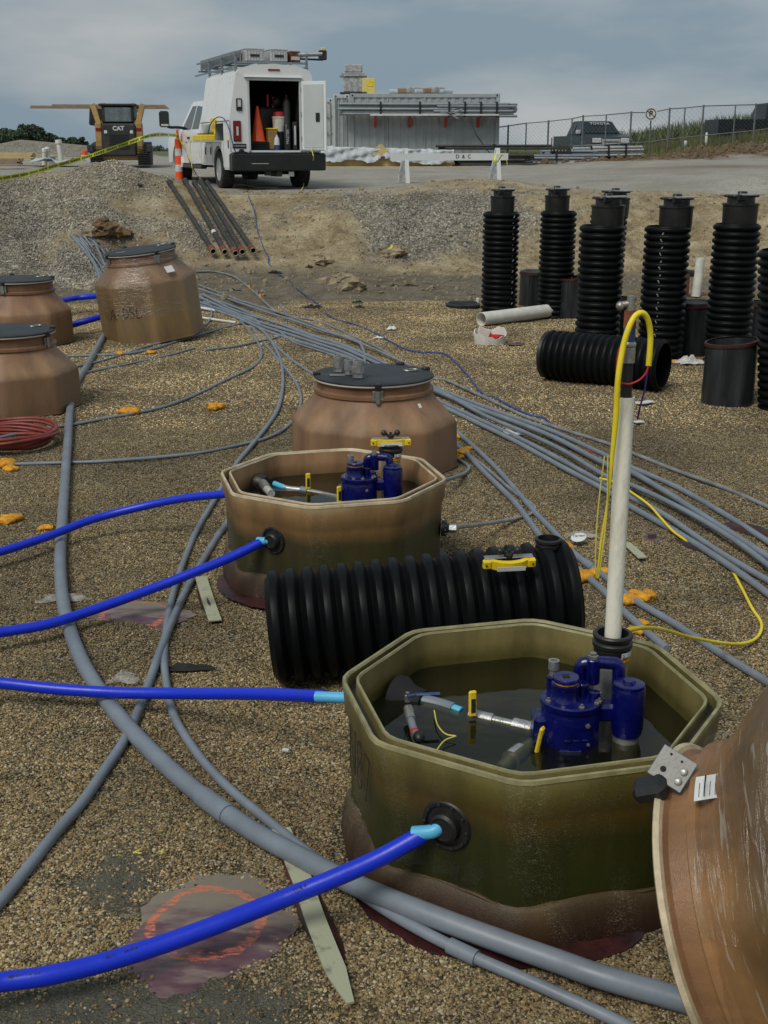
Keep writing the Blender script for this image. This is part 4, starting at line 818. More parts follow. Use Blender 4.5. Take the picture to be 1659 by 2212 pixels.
# white pipes
def tagged(o, label, cat, group=None): return tag(o, label, cat, group)
def hollow(p0, p1, r, th, m, name, label, cat='pipe', n=28, group=None):
    p0, p1 = Vector(p0), Vector(p1); d = p1-p0; q = d.to_track_quat('Z', 'Y').to_matrix().to_4x4(); q.translation = p0; L_ = d.length
    o = MB().lathe([(r, 0), (r, L_), (r-th, L_), (r-th, 0), (r, 0)], n, False, False, q).build(name, m); return tag(o, label, cat, group)
w0 = P(1040, 706, 0); w1 = P(1222, 682, 0)
hollow(w0+Vector((0, .05, .085)), w1+Vector((0, .05, .085)), .083, .006, 'pvcwhite', 'white_pipe', 'large white plastic pipe lying at the foot of the left riser')
q = P(1503, 640, 0); hollow((q.x, q.y, 0), (q.x+.03, q.y, .55), .065, .005, 'pvcwhite', 'white_pipe', 'short white plastic pipe standing upright behind two risers')
q = P(1440, 760, 0); hollow((q.x, q.y, 0), (q.x+.0, q.y, .28), .05, .005, 'pvcwhite', 'white_pipe', 'stub of white pipe just behind the end of the shorter ribbed pipe')
q = P(1000, 663, 0); d = empty('flat_cover', (q.x, q.y, .01), .2, 'round black ribbed cover lying flat beside the left riser', 'cover')
MB().lathe([(.235, 0), (.24, .03), (.22, .045), (0, .055)], 40, True, False).build('disc', 'lid', d)
for k in range(7): MB().box(-.2, .2, -.008, .008, .045, .06, Matrix.Translation((0, (k-3)*.055, -.002*abs(k-3))) @ Matrix.Diagonal((1-abs(k-3)*.1, 1, 1, 1)), b=.003).build('rib', 'lid', d)
q = P(1032, 662, 0); tag(MB().lathe([(.022, 0), (.024, .11), (.018, .115)], 14).build('white_cup', 'pvcwhite', None, q), 'little white tube standing between the flat cover and the left riser', 'tube')
# broken pail
q = P(1058, 742, 0); pl = empty('broken_pail', (q.x, q.y, 0), .1, 'broken white plastic pail with red inside lying on the gravel', 'pail')
n = 28; rs = []
for rr, zf in ((.17, 0), (.185, 1), (.175, 1), (.16, .1)):
    rs.append([(rr*math.cos(2*math.pi*i/n), rr*.75*math.sin(2*math.pi*i/n), zf*(.10+.025*math.sin(2*math.pi*i/n*2+1)+.012*math.sin(i*1.9)+.055*(1 if math.sin(2*math.pi*i/n) > .35 else 0))) for i in range(n)])
MB().rings(rs, True, False).build('shell', 'pvcwhite', pl); MB().lathe([(.158, .02), (.168, .085), (.150, .085), (.14, .03), (0, .03)], 24, False, False).build('red_liner', 'red', pl).scale = (1, .74, 1)
MB().box(-.07, .07, -.01, .01, 0, .10, Matrix.Rotation(.35, 4, 'Y'), b=.004).build('torn_flap', 'pvcwhite', pl, (-.07, .1, .06))
# pump behind: little brass valve body among risers
q = P(1478, 640, 0); vb = empty('hose_fitting', (q.x, q.y, .3), .2, 'rusty fitting with black hose between the fourth and fifth risers', 'fitting')
MB().cyl((-.12, 0, .05), (.16, .02, .02), .05, 14).build('black_hose', 'rubber', vb); MB().cyl((-.02, -.02, -.28), (-.02, -.02, .02), .07, 14).build('rusty_body', 'rust', vb); MB().sphere((-.14, 0, .06), .05, 8).build('ball_end', 'steel', vb)

# ------------------------------------------------------------------ tall white test pipe with yellow hose, in the near sump
ctr = Vector((C1.x, C1.y, 0)); tp = empty('test_riser', (0, 0, 0), 0, 'tall leaning scuffed white pipe rising from the black coupling in the olive sump', 'pipe')
zb = C1.z-.03; yb = C1.y
bot = Vector((C1.x, yb, zb)); top = Q(1352, 857, yb+.02); print('riser', bot, top)
d = (top-bot).normalized()
hq = d.to_track_quat('Z', 'Y').to_matrix().to_4x4(); hq.translation = bot; Lr = (top-bot).length
MB().lathe([(.0255, 0), (.0255, Lr*.52), (.0258, Lr*.7), (.0262, Lr), (.0225, Lr), (.022, Lr-.08)], 28, True, False, hq).build('white_sleeve', 'pvcold', tp)
def up_at(s, dx=0, dy=0): return top+d*s+Vector((dx, dy, 0))
MB().cyl(up_at(-.10), up_at(.10), .0165, 18).build('black_hose_end', 'rubber', tp)
MB().cyl(up_at(.10), up_at(.145), .0205, 18).lathe([(.018, 0), (.022, .004), (.022, .010), (.017, .016)], 12, mx=Matrix.Translation(up_at(.145))).build('steel_ferrule', 'gal', tp)
MB().cyl(up_at(.16), up_at(.20), .017, 14).build('blue_fitting', M['bluecable'], tp)
MB().cyl(up_at(.20), up_at(.25), .018, 6, smooth=False).build('brass_nut', M['rust'], tp)
MB().cyl(up_at(.25), up_at(.29), .012, 12).cyl(up_at(.27), up_at(.265, -.028), .009, 12).sphere(up_at(.262, -.03), .013, 8).build('tee_valve', 'steel', tp)
def near_riser(px, py, dy=0): return Q(px, py, yb+dy)
yh = MB().tube([near_riser(1290, 1245, -.02), near_riser(1300, 1160, -.02), near_riser(1313, 1080, -.03), near_riser(1322, 990, -.03), near_riser(1330, 905, -.03), near_riser(1335, 820, -.03), near_riser(1345, 755, -.02), near_riser(1357, 712, -.02), near_riser(1371, 684, -.01), near_riser(1387, 676, 0), near_riser(1399, 690, .01), near_riser(1405, 720, .02), near_riser(1404, 755, .02), near_riser(1401, 790, .02)],
               lambda f: .0034+.0052*min(1, max(0, (f-.14)/.16)), 14).build('yellow_hose', 'yhose'); tag(yh, 'thick yellow hose looped over the top of the tall white pipe', 'hose')
o = MB().tube([near_riser(1313, 985, -.04), near_riser(1311, 1100, -.04), near_riser(1300, 1200, -.04), near_riser(1292, 1248, -.03), near_riser(1286, 1215, -.03), near_riser(1292, 1100, -.03), near_riser(1306, 985, -.03)], .0022, 6).build('yellow_string', 'ycord'); tag(o, 'thin yellow string hanging in a loop beside the tall white pipe', 'cord')
o = MB().tube([near_riser(p[0], p[1], .0) for p in ((1347, 735), (1336, 762), (1332, 800), (1334, 822), (1345, 828), (1362, 829), (1382, 820), (1395, 806), (1401, 790))], .0028, 8).build('red_wire', 'red'); tag(o, 'thin red wire looping round the top fittings of the tall white pipe', 'wire')
o = MB().tube([near_riser(1400, 792, .02), near_riser(1394, 835, .03), near_riser(1385, 870, .04), near_riser(1377, 905, .06)], .0028, 8).build('purple_wire', 'purple'); tag(o, 'thin purple wire hanging down from the end of the yellow hose', 'wire')

# ------------------------------------------------------------------ conduits
def on_ground(px, py, r, lift=0.0):
    p = P(px, py, r+lift)
    if p.y < 16: return P(px, py, r+lift+hz(p.x, p.y))
    q = T(px, py); return q+Vector((0, 0, r+lift))
def conduit(pts, r, label, m='pvcgrey', n=12, sub=6, couplings=(), dz=0.0, group='grey conduits snaking over the gravel', name='conduit', cat='conduit', cf=1.32):
    r = r*.76
    ps = [on_ground(p[0], p[1], r, (p[2] if len(p) > 2 else 0)+dz) for p in pts]
    o = MB().tube(ps, r, n, True, sub).build(name, m); tag(o, label, cat, group)
    q = cr(ps, 6)
    for f in couplings:
        i = int(f*(len(q)-1)); dd = (q[min(i+1, len(q)-1)]-q[max(i-1, 0)]).normalized(); L2 = r*2.6
        MB().cyl(q[i]-dd*L2, q[i]+dd*L2, r*cf, 20).build('coupling', m, o)
    return o
conduit([(495, 700, .1), (505, 702, .05), (520, 700)], .03, 'x') if False else None
big1 = [(252, 672), (240, 692), (228, 718), (204, 762), (185, 795), (162, 832), (151, 887), (146, 957), (140, 1042), (134, 1130), (130, 1220), (138, 1310), (165, 1400), (207, 1480), (285, 1580), (400, 1690), (530, 1785), (650, 1852, .01), (750, 1903, .02), (830, 1938, .03), (900, 1966, .035), (1000, 2004, .03), (1100, 2040, .025), (1200, 2075, .02), (1300, 2110, .02), (1500, 2168, 0), (1720, 2235)]
conduit(big1, .0405, 'thickest grey conduit sweeping from the film-wrapped sump to the bottom right corner', n=24, couplings=(.22, .60), cf=1.13)
cA = [(437, 650, .02), (480, 668), (523, 690), (569, 716), (602, 767), (611, 818), (602, 878), (574, 924), (537, 970), (505, 1010), (462, 1082), (426, 1144), (397, 1213), (375, 1279), (360, 1351), (355, 1424), (361, 1486), (369, 1526), (388, 1570), (437, 1642), (500, 1708), (575, 1770), (660, 1838), (760, 1915, .015), (860, 1982, .02), (1000, 2056, .015), (1150, 2122, .01), (1300, 2190), (1400, 2240)]
conduit(cA, .0215, 'long grey conduit passing left of the tan sump and under the thickest conduit', n=16, couplings=(.895,))
cB = [(560, 1075), (493, 1128), (437, 1213), (404, 1271), (371, 1344), (349, 1399), (320, 1479), (292, 1551), (262, 1610), (225, 1664), (180, 1730), (120, 1800), (60, 1875), (0, 1948), (-60, 2010)]
conduit(cB, .024, 'grey conduit from the tan sump crossing down to the left edge of the picture', n=16, dz=.0)
conduit([(540, 700), (574, 744), (616, 795), (641, 830), (650, 862), (642, 893), (620, 922), (579, 945), (532, 958), (417, 980), (231, 996), (120, 1000), (28, 1003)], .0165, 'grey conduit curling round and running level to the orange foam at the left edge', couplings=(.55,))
conduit([(505, 680), (523, 697), (546, 725), (562, 750), (564, 771), (545, 793), (486, 822), (417, 855), (356, 878), (296, 892), (231, 903), (157, 917), (69, 931), (-10, 947)], .017, 'grey conduit with swollen coupling and orange foam, ending over the red hose coil', couplings=(.55, .6))
conduit([(560, 690), (528, 697), (463, 714), (393, 734), (333, 753), (273, 764), (194, 768), (108, 771)], .018, 'grey conduit with two foam-sealed joints left of the gravel centre', couplings=(.62, .67, .72))
conduit([(345, 741), (319, 748), (231, 776), (143, 797)], .015, 'thin grey conduit under the foam-sealed one, next to the left closed sumps', couplings=(.35,))
conduit([(420, 752), (361, 768), (278, 786), (194, 803), (150, 812)], .015, 'lowest of three thin grey conduits by the left closed sumps')
conduit([(605, 660), (618, 678), (619, 700), (612, 722), (590, 731), (569, 735), (509, 748), (444, 756)], .017, 'grey conduit with a tight hook and a free end on open gravel')
conduit([(540, 700), (569, 716), (606, 757), (648, 790), (700, 822)], .017, 'grey conduit ending at the lid of the brown closed sump')
conduit([(580, 700), (616, 725), (639, 741), (718, 767), (768, 795), (800, 812)], .015, 'thin grey conduit running behind the galvanised unions')
def C5(x, y): return (411.5+.3142*x, 548.6+.3142*y)
def C7(x, y): return (932.6+.4378*x, 822.9+.4378*y)
A_ = lambda *p: [C5(x, y) for x, y in p]; B_ = lambda *p: [C7(x, y) for x, y in p]
bundle = [
 (A_((60, 220), (300, 310), (480, 385), (700, 430), (850, 455), (1000, 510), (1150, 580), (1300, 650), (1450, 740), (1650, 850))+B_((80, 0), (300, 100), (450, 170), (650, 240), (870, 310), (1000, 360), (1200, 440), (1450, 530), (1700, 640)), .018, 'uppermost grey conduit of the bundle, nearest the standing risers'),
 (A_((60, 262), (300, 345), (540, 405), (700, 455), (950, 540), (1130, 590), (1185, 650), (1198, 740), (1175, 820), (1150, 870)), .020, 'grey conduit of the bundle that hooks down behind the black lid'),
 (A_((60, 290), (300, 372), (500, 445), (700, 510), (870, 570), (1100, 645), (1250, 715), (1400, 790), (1560, 870))+B_((200, 105), (400, 178), (600, 250), (860, 368), (980, 425), (1200, 520), (1440, 655), (1700, 820)), .023, 'grey conduit second from the top where the bundle leaves at the right edge'),
 (A_((60, 315), (280, 395), (480, 470), (700, 535), (860, 590), (1040, 645), (1180, 705), (1330, 775), (1500, 860))+B_((200, 125), (400, 198), (600, 278), (860, 410), (980, 447), (1150, 545), (1300, 640), (1450, 735), (1700, 895)), .025, 'grey conduit third from the top where the bundle leaves at the right edge'),
 (A_((60, 340), (300, 415), (480, 490), (700, 560), (860, 612), (1040, 672), (1180, 735), (1400, 850))+B_((0, 82), (200, 175), (400, 268), (600, 370), (860, 512), (980, 575), (1150, 662), (1400, 832), (1700, 1010)), .023, 'grey conduit running just above the lowest long one at the right'),
 (A_((60, 360), (300, 432), (500, 520), (700, 590), (900, 650), (1100, 720), (1300, 830))+B_((0, 100), (200, 195), (400, 292), (600, 402), (860, 542), (980, 620), (1200, 742), (1450, 900), (1700, 1080)), .024, 'lowest long grey conduit of the bundle, under the yellow cable'),
 (A_((80, 300), (300, 385), (600, 478), (800, 552), (1000, 612), (1200, 690), (1350, 760), (1480, 830), (1650, 905))+B_((250, 165), (450, 250), (650, 345), (860, 470), (1000, 520), (1250, 640), (1500, 790), (1700, 940)), .021, 'inner grey conduit lying between the third and fourth at the right'),
 (A_((300, 330), (600, 400), (800, 470), (1000, 548), (1200, 628), (1400, 715), (1650, 840)), .018, 'dusty grey conduit buried among the upper strands of the bundle'),
 (A_((90, 345), (250, 380), (400, 430), (480, 480)), .018, 'short grey conduit strand close to the film-wrapped sump'),
 (A_((1180, 690), (1320, 745), (1380, 790), (1420, 840)), .016, 'short grey conduit slipping behind the black lid tabs'),
]
for i, (p, r, lb) in enumerate(bundle): conduit(p, r, lb, 'pvcgrey2' if i in (0, 7, 9) else 'pvcgrey', n=12, dz=(.0, .03, .0, .02, .0, .0, .035, .03, .02, .0)[i])
conduit(A_((40, 128), (150, 127), (240, 143), (320, 175), (440, 270), (500, 330), (580, 390), (640, 420)), .022, 'lone grey conduit with orange ties coming down from behind the wrapped sump', 'pvcgrey2', couplings=(.55, .62))
conduit(A_((60, 375), (130, 372), (145, 420), (110, 480), (90, 490)), .018, 'short curled grey conduit stub against the wrapped sump')
hollow(on_ground(433, 668, .02), on_ground(475, 673, .02), .018, .003, 'pvcwhite', 'white_pipe', 'thin white pipe stub beside the wrapped sump, upper one'); hollow(on_ground(433, 686, .02), on_ground(510, 697, .02), .016, .003, 'pvcwhite', 'white_pipe', 'thin white pipe stub beside the wrapped sump, lower one')
conduit([(978, 925), (1020, 962), (1064, 1003), (1108, 1051), (1152, 1103), (1195, 1147), (1239, 1195), (1309, 1248), (1370, 1296), (1458, 1348), (1546, 1405), (1700, 1500)], .0225, 'grey conduit from the brown sump past orange foam to the right edge', n=16, couplings=(.6,))
conduit([(978, 955), (1008, 980), (1042, 1016), (1108, 1081), (1152, 1138), (1195, 1195), (1248, 1230), (1305, 1278), (1348, 1322), (1440, 1402)], .0235, 'grey conduit ending at the olive sump behind the tall white pipe', n=16, couplings=(.64,))
conduit([(985, 963), (1042, 1005), (1108, 1062), (1140, 1083), (1155, 1097), (1148, 1110), (1120, 1119), (1064, 1129, .06), (1010, 1136, .16), (966, 1140, .235)], .0155, 'bent galvanised conduit entering the right side of the tan sump', 'gal', n=14)
conduit([(975, 985), (996, 996), (1013, 1009), (1005, 1022), (985, 1030, .05), (950, 1040, .1)], .016, 'short grey elbow of conduit behind the tan sump')
for i, (ax_, ay_) in enumerate([(160, 516), (168, 514), (176, 513), (184, 515), (192, 518), (200, 522), (210, 528), (165, 522), (174, 526)]):
    conduit([(ax_, ay_, .03+.02*(i % 3)), (ax_+22, ay_+22+(i % 3)*3, .06), (ax_+42, ay_+50+(i % 4)*3, .02), (ax_+62, ay_+85, .02)], .024, 'strand of the grey conduit bundle dropping from the clay trench behind the wrapped sump', 'pvcgrey', 10, group='grey conduit strands in the trench')
conduit([(155, 512), (205, 575), (222, 640), (232, 725)], .045, 'fat grey conduit hidden behind the corner of the wrapped sump', 'pvcgrey', 12)
# blue hoses
def hose(name, pts, r, m, label, cat='hose', n=20, group=None):
    ps = [P(x, y, z) for x, y, z in pts]; o = MB().tube(ps, r, n, True, 8).build(name, m); return tag(o, label, cat, group)
bw_ = (near.matrix_world if False else Matrix.Translation(S1) @ Matrix.Rotation(YAW, 4, 'Z')) @ on_flat(kf, .305, .03, .0)
bp1 = bw_.translation; print('boot1', bp1)
def hosew(name, ps, r, m, label, group=None, tip=None, tipr=.022, tipm='ltblue'):
    o = MB().tube(ps, r, 22, True, 8).build(name, m); tag(o, label, 'hose', group)
    if tip: MB().tube(tip, tipr, 20, True, 6).build('bare_end', tipm, o)
    return o
hg = 'blue jacketed hoses'
s = bp1; tA = P(916, 1800, .275)
hosew('blue_hose', [P(-60, 2136, .1), P(0, 2122, .09), P(100, 2108, .09), P(220, 2080, .09), P(350, 2040, .10), P(480, 1993, .12), P(600, 1946, .14), P(720, 1898, .18), P(820, 1853, .22), tA], .0248, 'bluehose', 'thick blue hose curving across the bottom left into the front of the olive sump', hg, [tA-Vector((.03, .0, 0)), (tA+s)/2, s+Vector((0, .03, 0))], .0195)
bwb = (Matrix.Translation(S1) @ Matrix.Rotation(YAW, 4, 'Z')) @ mb1; s = bwb.translation; print('boot left', s); tA = P(702, 1505, .31)
hosew('blue_hose', [P(-60, 1470, .12), P(0, 1475, .10), P(120, 1488, .08), P(250, 1496, .08), P(400, 1498, .12), P(560, 1499, .22), tA], .0222, 'bluehose', 'blue hose lying level from the left into the olive sump wall', hg, [tA-Vector((.03, 0, 0)), (tA+s)/2+Vector((0, 0, .005)), s], .0185)
s = ((Matrix.Translation(S2) @ Matrix.Rotation(YAW+R(.6), 4, 'Z')) @ on_flat(k2, .305, .02, 0)).translation; tA = P(570, 1168, .295); print('boot2', s)
hosew('blue_hose', [P(-60, 1375, .10), P(0, 1366, .09), P(100, 1349, .09), P(200, 1318, .10), P(320, 1275, .14), P(430, 1232, .2), P(500, 1203, .24), tA], .0222, 'bluehose', 'blue hose rising over the painted patch into the front of the tan sump', hg, [tA-Vector((.03, 0, 0)), (tA+s)/2, s+Vector((0, .03, 0))], .0180)
hosew('blue_hose', [P(-60, 1208, .08), P(0, 1192, .08), P(100, 1160, .09), P(200, 1122, .12), P(300, 1096, .17), P(400, 1076, .24), P(500, 1066, .30), P(540, 1064, .3)], .0222, 'bluehose', 'farthest long blue hose, entering the left side of the tan sump', hg)
hosew('blue_hose', [P(130, 650, .2), P(170, 643, .2), P(235, 637, .25)], .036, 'bluehose', 'short blue hose between two closed sumps, upper one', hg)
hosew('blue_hose', [P(155, 702, .1), P(190, 692, .15), P(240, 678, .2)], .036, 'bluehose', 'short blue hose between two closed sumps, lower one', hg)
k_ = (Matrix.Translation(S2) @ Matrix.Rotation(YAW+R(.6), 4, 'Z')) @ RV
o = MB().lathe([(.024, .035), (.024, .07), (.018, .075)], 6, smooth=False, mx=k_).build('conduit_nut', 'gal'); tag(o, 'dark conduit nut where the bent galvanised conduit meets the tan sump', 'fitting')
# cables
def cable(pts, r, label, m, z=None, name='cable', cat='cable', **k):
    ps = [(T(p[0], p[1], 0)+Vector((0, 0, r+(p[2] if len(p) > 2 else 0)))) for p in pts]
    o = MB().tube(ps, r, 8, True, 6).build(name, m); return tag(o, label, cat)
bc = [(533, 393), (537, 425), (549, 460, .05), (556, 498), (571, 540), (580, 560, .03)]+A_((540, 70), (600, 135), (680, 185), (730, 240), (880, 350), (940, 420), (1000, 455), (1130, 490), (1270, 550), (1380, 610), (1480, 660), (1600, 685))+[(930, 763), (962, 767), (985, 785), (1010, 812), (1040, 850), (1075, 865)]+B_((460, 165), (560, 190), (600, 255), (650, 310), (700, 350))
cable(bc, .009, 'long blue cable trailing down the bank and over the conduits', 'bluecable')
cable(B_((700, 350), (740, 345), (780, 350), (805, 375), (808, 395)), .004, 'thin dark red wire end frayed from the blue cable', 'red', name='wire', cat='wire')
yc = [P(1296, 1033, .06), P(1340, 1045, .06), P(1362, 1062, .06), P(1401, 1090, .06), P(1430, 1122, .05), P(1458, 1151, .03), P(1500, 1178, .02), P(1537, 1195, .02), P(1576, 1226, .02), P(1602, 1270, .01), P(1624, 1313, .01), P(1645, 1348, .01), P(1633, 1379, .015), P(1589, 1391, .05), P(1502, 1379, .18), P(1436, 1361, .38), P(1392, 1356, .5), P(1358, 1362, .55)]
tag(MB().tube(yc, .0072, 10, True, 6).build('yellow_cable', 'yhose'), 'bright yellow cable looping over the gravel right of the olive sump', 'cable')
# red hose coil
rc = empty('hose_coil', P(15, 960, .0), 0, 'coil of dark red hose on the gravel at the left edge', 'hose coil')
for i in range(6): MB().tube([((.27+.022*i)*math.cos(a)*(1+.04*math.sin(i)), (.27+.022*i)*math.sin(a), .02+.018*i+.008*math.sin(a*3+i)) for a in np.linspace(0, 2*math.pi, 25)], .0135, 10, False, 3).build('coil_turn', 'redhose', rc, (.02*math.sin(i*2), .02*math.cos(i), 0))
# ------------------------------------------------------------------ service truck
TR = R(21)
tl = (475-829.5)/FPX
fw = Vector((-math.sin(TR), math.cos(TR), 0)); rt = Vector((math.cos(TR), math.sin(TR), 0))
wl = Vector(((474-829.5)/FPX*26.2, 26.9, 0)); org = wl+rt*1.0; org.z = hz(org.x, org.y)+.0
tk = empty('service_truck', org-Vector((0, 0, .02)), TR, 'white service truck with open rear door and roof rack parked at the pit edge', 'truck')
def wheel(parent, x, y, r=.42, w=.27, side=-1, dual=False):
    o = MB().lathe([(r*.60, -w/2), (r*.93, -w/2), (r, -w*.36), (r, w*.36), (r*.93, w/2), (r*.60, w/2), (r*.58, 0), (r*.60, -w/2)], 40, False, False, mx=Matrix.Rotation(R(90), 4, 'Y'))
    t = o.build('wheel', 'tyre', parent, (x, y, r))
    q = Matrix.Rotation(R(-90 if side < 0 else 90), 4, 'Y')
    rim = MB().lathe([(r*.61, w*.42), (r*.63, w*.48), (r*.57, w*.44), (r*.53, w*.2), (r*.2, w*.1), (r*.17, w*.42), (r*.12, w*.46), (0, w*.46)], 32, True, False, mx=q).build('rim', 'chrome', t)
    for k in range(8):
        a = k*math.pi/4; MB().box(-.022, .022, r*.16, r*.56, w*.24, w*.40, q @ Matrix.Rotation(a, 4, 'Z'), b=.008).build('spoke', 'chrome', rim)
    for k in range(24): 
        a = k*math.pi/12; MB().box(-w*.46, w*.46, -.02, .02, r*.985, r*1.012, Matrix.Rotation(a, 4, 'X')).build('tread_block', 'tyre', t)
    return t
wheel(tk, -.87, 0); wheel(tk, .87, 0, side=1); wheel(tk, -.86, 4.35, .41); wheel(tk, .86, 4.35, .41, side=1)
# service body: lower boxes with wheel arch, upper leaning walls
def sect(y):  # cross-section of the upper body
    return [(-1.0, 1.42), (-.83, 2.36), (-.74, 2.47), (-.45, 2.545), (0, 2.57), (.45, 2.545), (.74, 2.47), (.83, 2.36), (1.0, 1.42)]
Y0, Y1 = -1.12, 1.62
pl = sect(0)
b = MB(); vs = [(x, y, z) for y in (Y0+.02, Y1) for x, z in pl]; n = len(pl)
b.add(vs, [(i, i+1, n+i+1, n+i) for i in range(n-1)]+[tuple(range(2*n-1, n-1, -1))], False)
b.build('upper_body', 'white', tk)
# left side lower panels (outside x=-1), arch cut as polygon
arch = [(math.cos(a)*.50, .42+math.sin(a)*.50) for a in np.linspace(math.pi*.98, math.pi*.02, 13)]
def side_panel(xs, nm):
    poly = [(Y0, 1.42), (Y1, 1.42), (Y1, .50), (.52, .50)]+[(a, z) for a, z in arch[::-1]]+[(-.52, .42), (Y0, .42)]
    mb_ = MB(); m_ = Matrix(((0, 0, 1, 0), (1, 0, 0, 0), (0, 1, 0, 0), (0, 0, 0, 1)))
    mb_.prism(poly, xs, xs+.03, m_); return mb_.build(nm, 'white', tk)
side_panel(.97, 'side_panel')
# left panel has an opening with a dropped shelf: build as pieces round it
m_ = Matrix(((0, 0, 1, 0), (1, 0, 0, 0), (0, 1, 0, 0), (0, 0, 0, 1)))
MB().prism([(-.56, .42), (Y0, .42), (Y0, 1.42), (-.56, 1.42)][::-1], -1.0, -.97, m_).prism([(-.5, 1.02)]+[(.5, 1.02)]+[(a, z) for a, z in arch[::-1]], -1.0, -.97, m_).prism([(.50, .50), (1.58, .50), (1.58, .98), (.50, .98)], -1.0, -.97, m_).box(-1.0, -.97, 1.5, Y1, .5, 1.42).box(-1.0, -.97, -.56, 1.5, 1.38, 1.42).build('side_panel', 'white', tk)
MB().box(-.99, .99, Y0+.05, Y1-.02, .5, .54).box(-.62, -.60, -.56, 1.5, .98, 1.4).box(-.99, -.6, -.56, 1.5, .98, 1.0).box(-.97, -.62, .55, .58, 1.0, 1.4).build('shelf_compartment', 'whitein', tk)
MB().box(-1.42, -1.0, -.38, 1.2, .995, 1.02, b=.005).build('dropped_shelf_door', 'whitein', tk)
for y0, y1, z0, z1 in ((-1.09, -.60, .46, 1.36), (.56, 1.04, .54, .96), (1.08, 1.56, .54, .96)):
    dd = MB().box(-1.012, -1.0, y0, y1, z0, z1, b=.004).build('compartment_door', 'white', tk); MB().box(-1.025, -1.012, y0+.04, y0+.10, z0+.45*(z1-z0), z0+.45*(z1-z0)+.16, b=.004).build('handle', 'blackpl', dd)
MB().box(-1.004, -1.0, Y0+.02, Y1, 1.415, 1.43).build('belt_trim', 'blackpl', tk)
# open case on the shelf
ca = empty('tool_case', (-1.22, .45, 1.022), 0, 'open yellow tool case on the dropped shelf of the white truck', 'tool case'); ca.parent = None
bpy.context.view_layer.update()
tk.scale = (.97, .97, .97)
def world_on_truck(o, loc, rz=0): o.matrix_world = Matrix.Translation(org-Vector((0, 0, .02))) @ Matrix.Rotation(TR, 4, 'Z') @ Matrix.Scale(.97, 4) @ Matrix.Translation(loc) @ Matrix.Rotation(rz, 4, 'Z')
world_on_truck(ca, (-1.2, .45, 1.022))
MB().box(-.17, .17, -.42, .42, 0, .13, b=.02).build('case_bottom', 'yellow', ca)
MB().box(-.15, .15, -.38, .0, .13, .155, b=.01).build('case_contents', 'blackpl', ca); MB().box(.14, .18, -.42, -.05, .13, .48, b=.012).build('case_lid', 'yellow', ca); MB().box(.12, .145, -.36, -.10, .18, .44, b=.01).build('lid_panel', 'ybox', ca)
# rear wall with door opening
MB().box(-1.0, -.55, Y0, Y0+.03, .78, 1.42).box(.55, 1.0, Y0, Y0+.03, .78, 1.42).prism([(-1.0, 1.42), (-.55, 1.42), (-.55, 2.24), (-.805, 2.36+.0), (-.83, 2.36)][::-1], -(Y0+.03), -Y0, RX(R(90), 4, 'X')).prism([(1.0, 1.42), (.55, 1.42), (.55, 2.24), (.83, 2.36)], -(Y0+.03), -Y0, RX(R(90), 4, 'X')).prism([(-.83, 2.36), (-.55, 2.24), (.55, 2.24), (.83, 2.36), (.74, 2.47), (.45, 2.545), (0, 2.57), (-.45, 2.545), (-.74, 2.47)], -(Y0+.03), -Y0, RX(R(90), 4, 'X')).box(-.55, .55, Y0, Y0+.03, .78, .82).build('rear_wall', 'white', tk)
MB().box(-.60, .60, Y0-.03, Y0, 2.23, 2.29, b=.008).box(-.60, -.55, Y0-.02, Y0, .80, 2.23, b=.006).box(.55, .60, Y0-.02, Y0, .80, 2.23, b=.006).build('door_frame', 'whitein', tk)
MB().box(-.66, .62, Y0-.06, Y0, 2.29, 2.31, b=.005).build('rain_gutter', 'white', tk)
MB().box(-.57, .57, Y0+.05, Y1-.3, .80, .83).box(-.60, -.57, Y0+.03, Y1-.3, .83, 2.3).box(.57, .60, Y0+.03, Y1-.3, .83, 2.3).box(-.6, .6, Y1-.3, Y1-.28, .8, 2.35).box(-.6, .6, Y0+.03, Y1-.3, 2.33, 2.36).build('cargo_lining', 'dark', tk)
rd = MB().box(0, .56, -.03, 0, 0, 1.42, b=.006).build('rear_door', 'white', tk, (.60, Y0-.02, .81), (0, 0, R(-38)))
MB().box(.05, .50, -.045, -.03, .06, 1.36, b=.01).build('inner_skin', 'whitein', rd); MB().box(.33, .42, -.062, -.045, .6, .78, b=.005).build('door_lock', 'blackpl', rd)
for z in (.2, .7, 1.2): MB().cyl((0, -.02, z), (0, -.02, z+.1), .014, 8).build('hinge', 'gal', rd)
MB().box(.02, .5, -.10, -.03, .0, .03).build('check_strap', 'gal', rd)
bp_ = MB().box(-1.04, 1.04, Y0-.30, Y0-.0, .40, .76, b=.03).build('bumper', 'blackpl', tk)
MB().box(-1.0, 1.0, Y0-.28, Y0-.02, .762, .768).build('step_plate', 'catblack', bp_)
text('bumper_sticker', '2500', .05, 'reflect', bp_, Matrix.Translation((-.42, Y0-.302, .58)) @ RX(R(90), 4, 'X')) if False else MB().box(-.62, -.25, Y0-.3035, Y0-.30, .545, .555).build('scuff', 'reflect', bp_)
MB().box(-.06, .06, Y0-.25, Y0+.3, .28, .40, b=.01).box(-.30, -.16, Y0-.2, Y0-.1, .30, .40, b=.01).build('tow_hitch', 'blackmetal', tk); MB().lathe([(.02, 0), (.025, .02), (.0, .045)], 10, True, False).build('hitch_ball', 'gal', tk, (0, Y0-.24, .40))
MB().box(.22, .34, Y0-.2, Y0-.19, .28, .38, b=.003).build('plate_tag', 'clearlens', tk)
MB().box(-.75, .75, -.16, .16, .30, .50, b=.06).box(-.5, .5, -.9, 4.6, .42, .58, b=.02).box(-.4, .3, .4, 2.6, .30, .45, b=.05).build('axle_and_frame', 'blackmetal', tk)
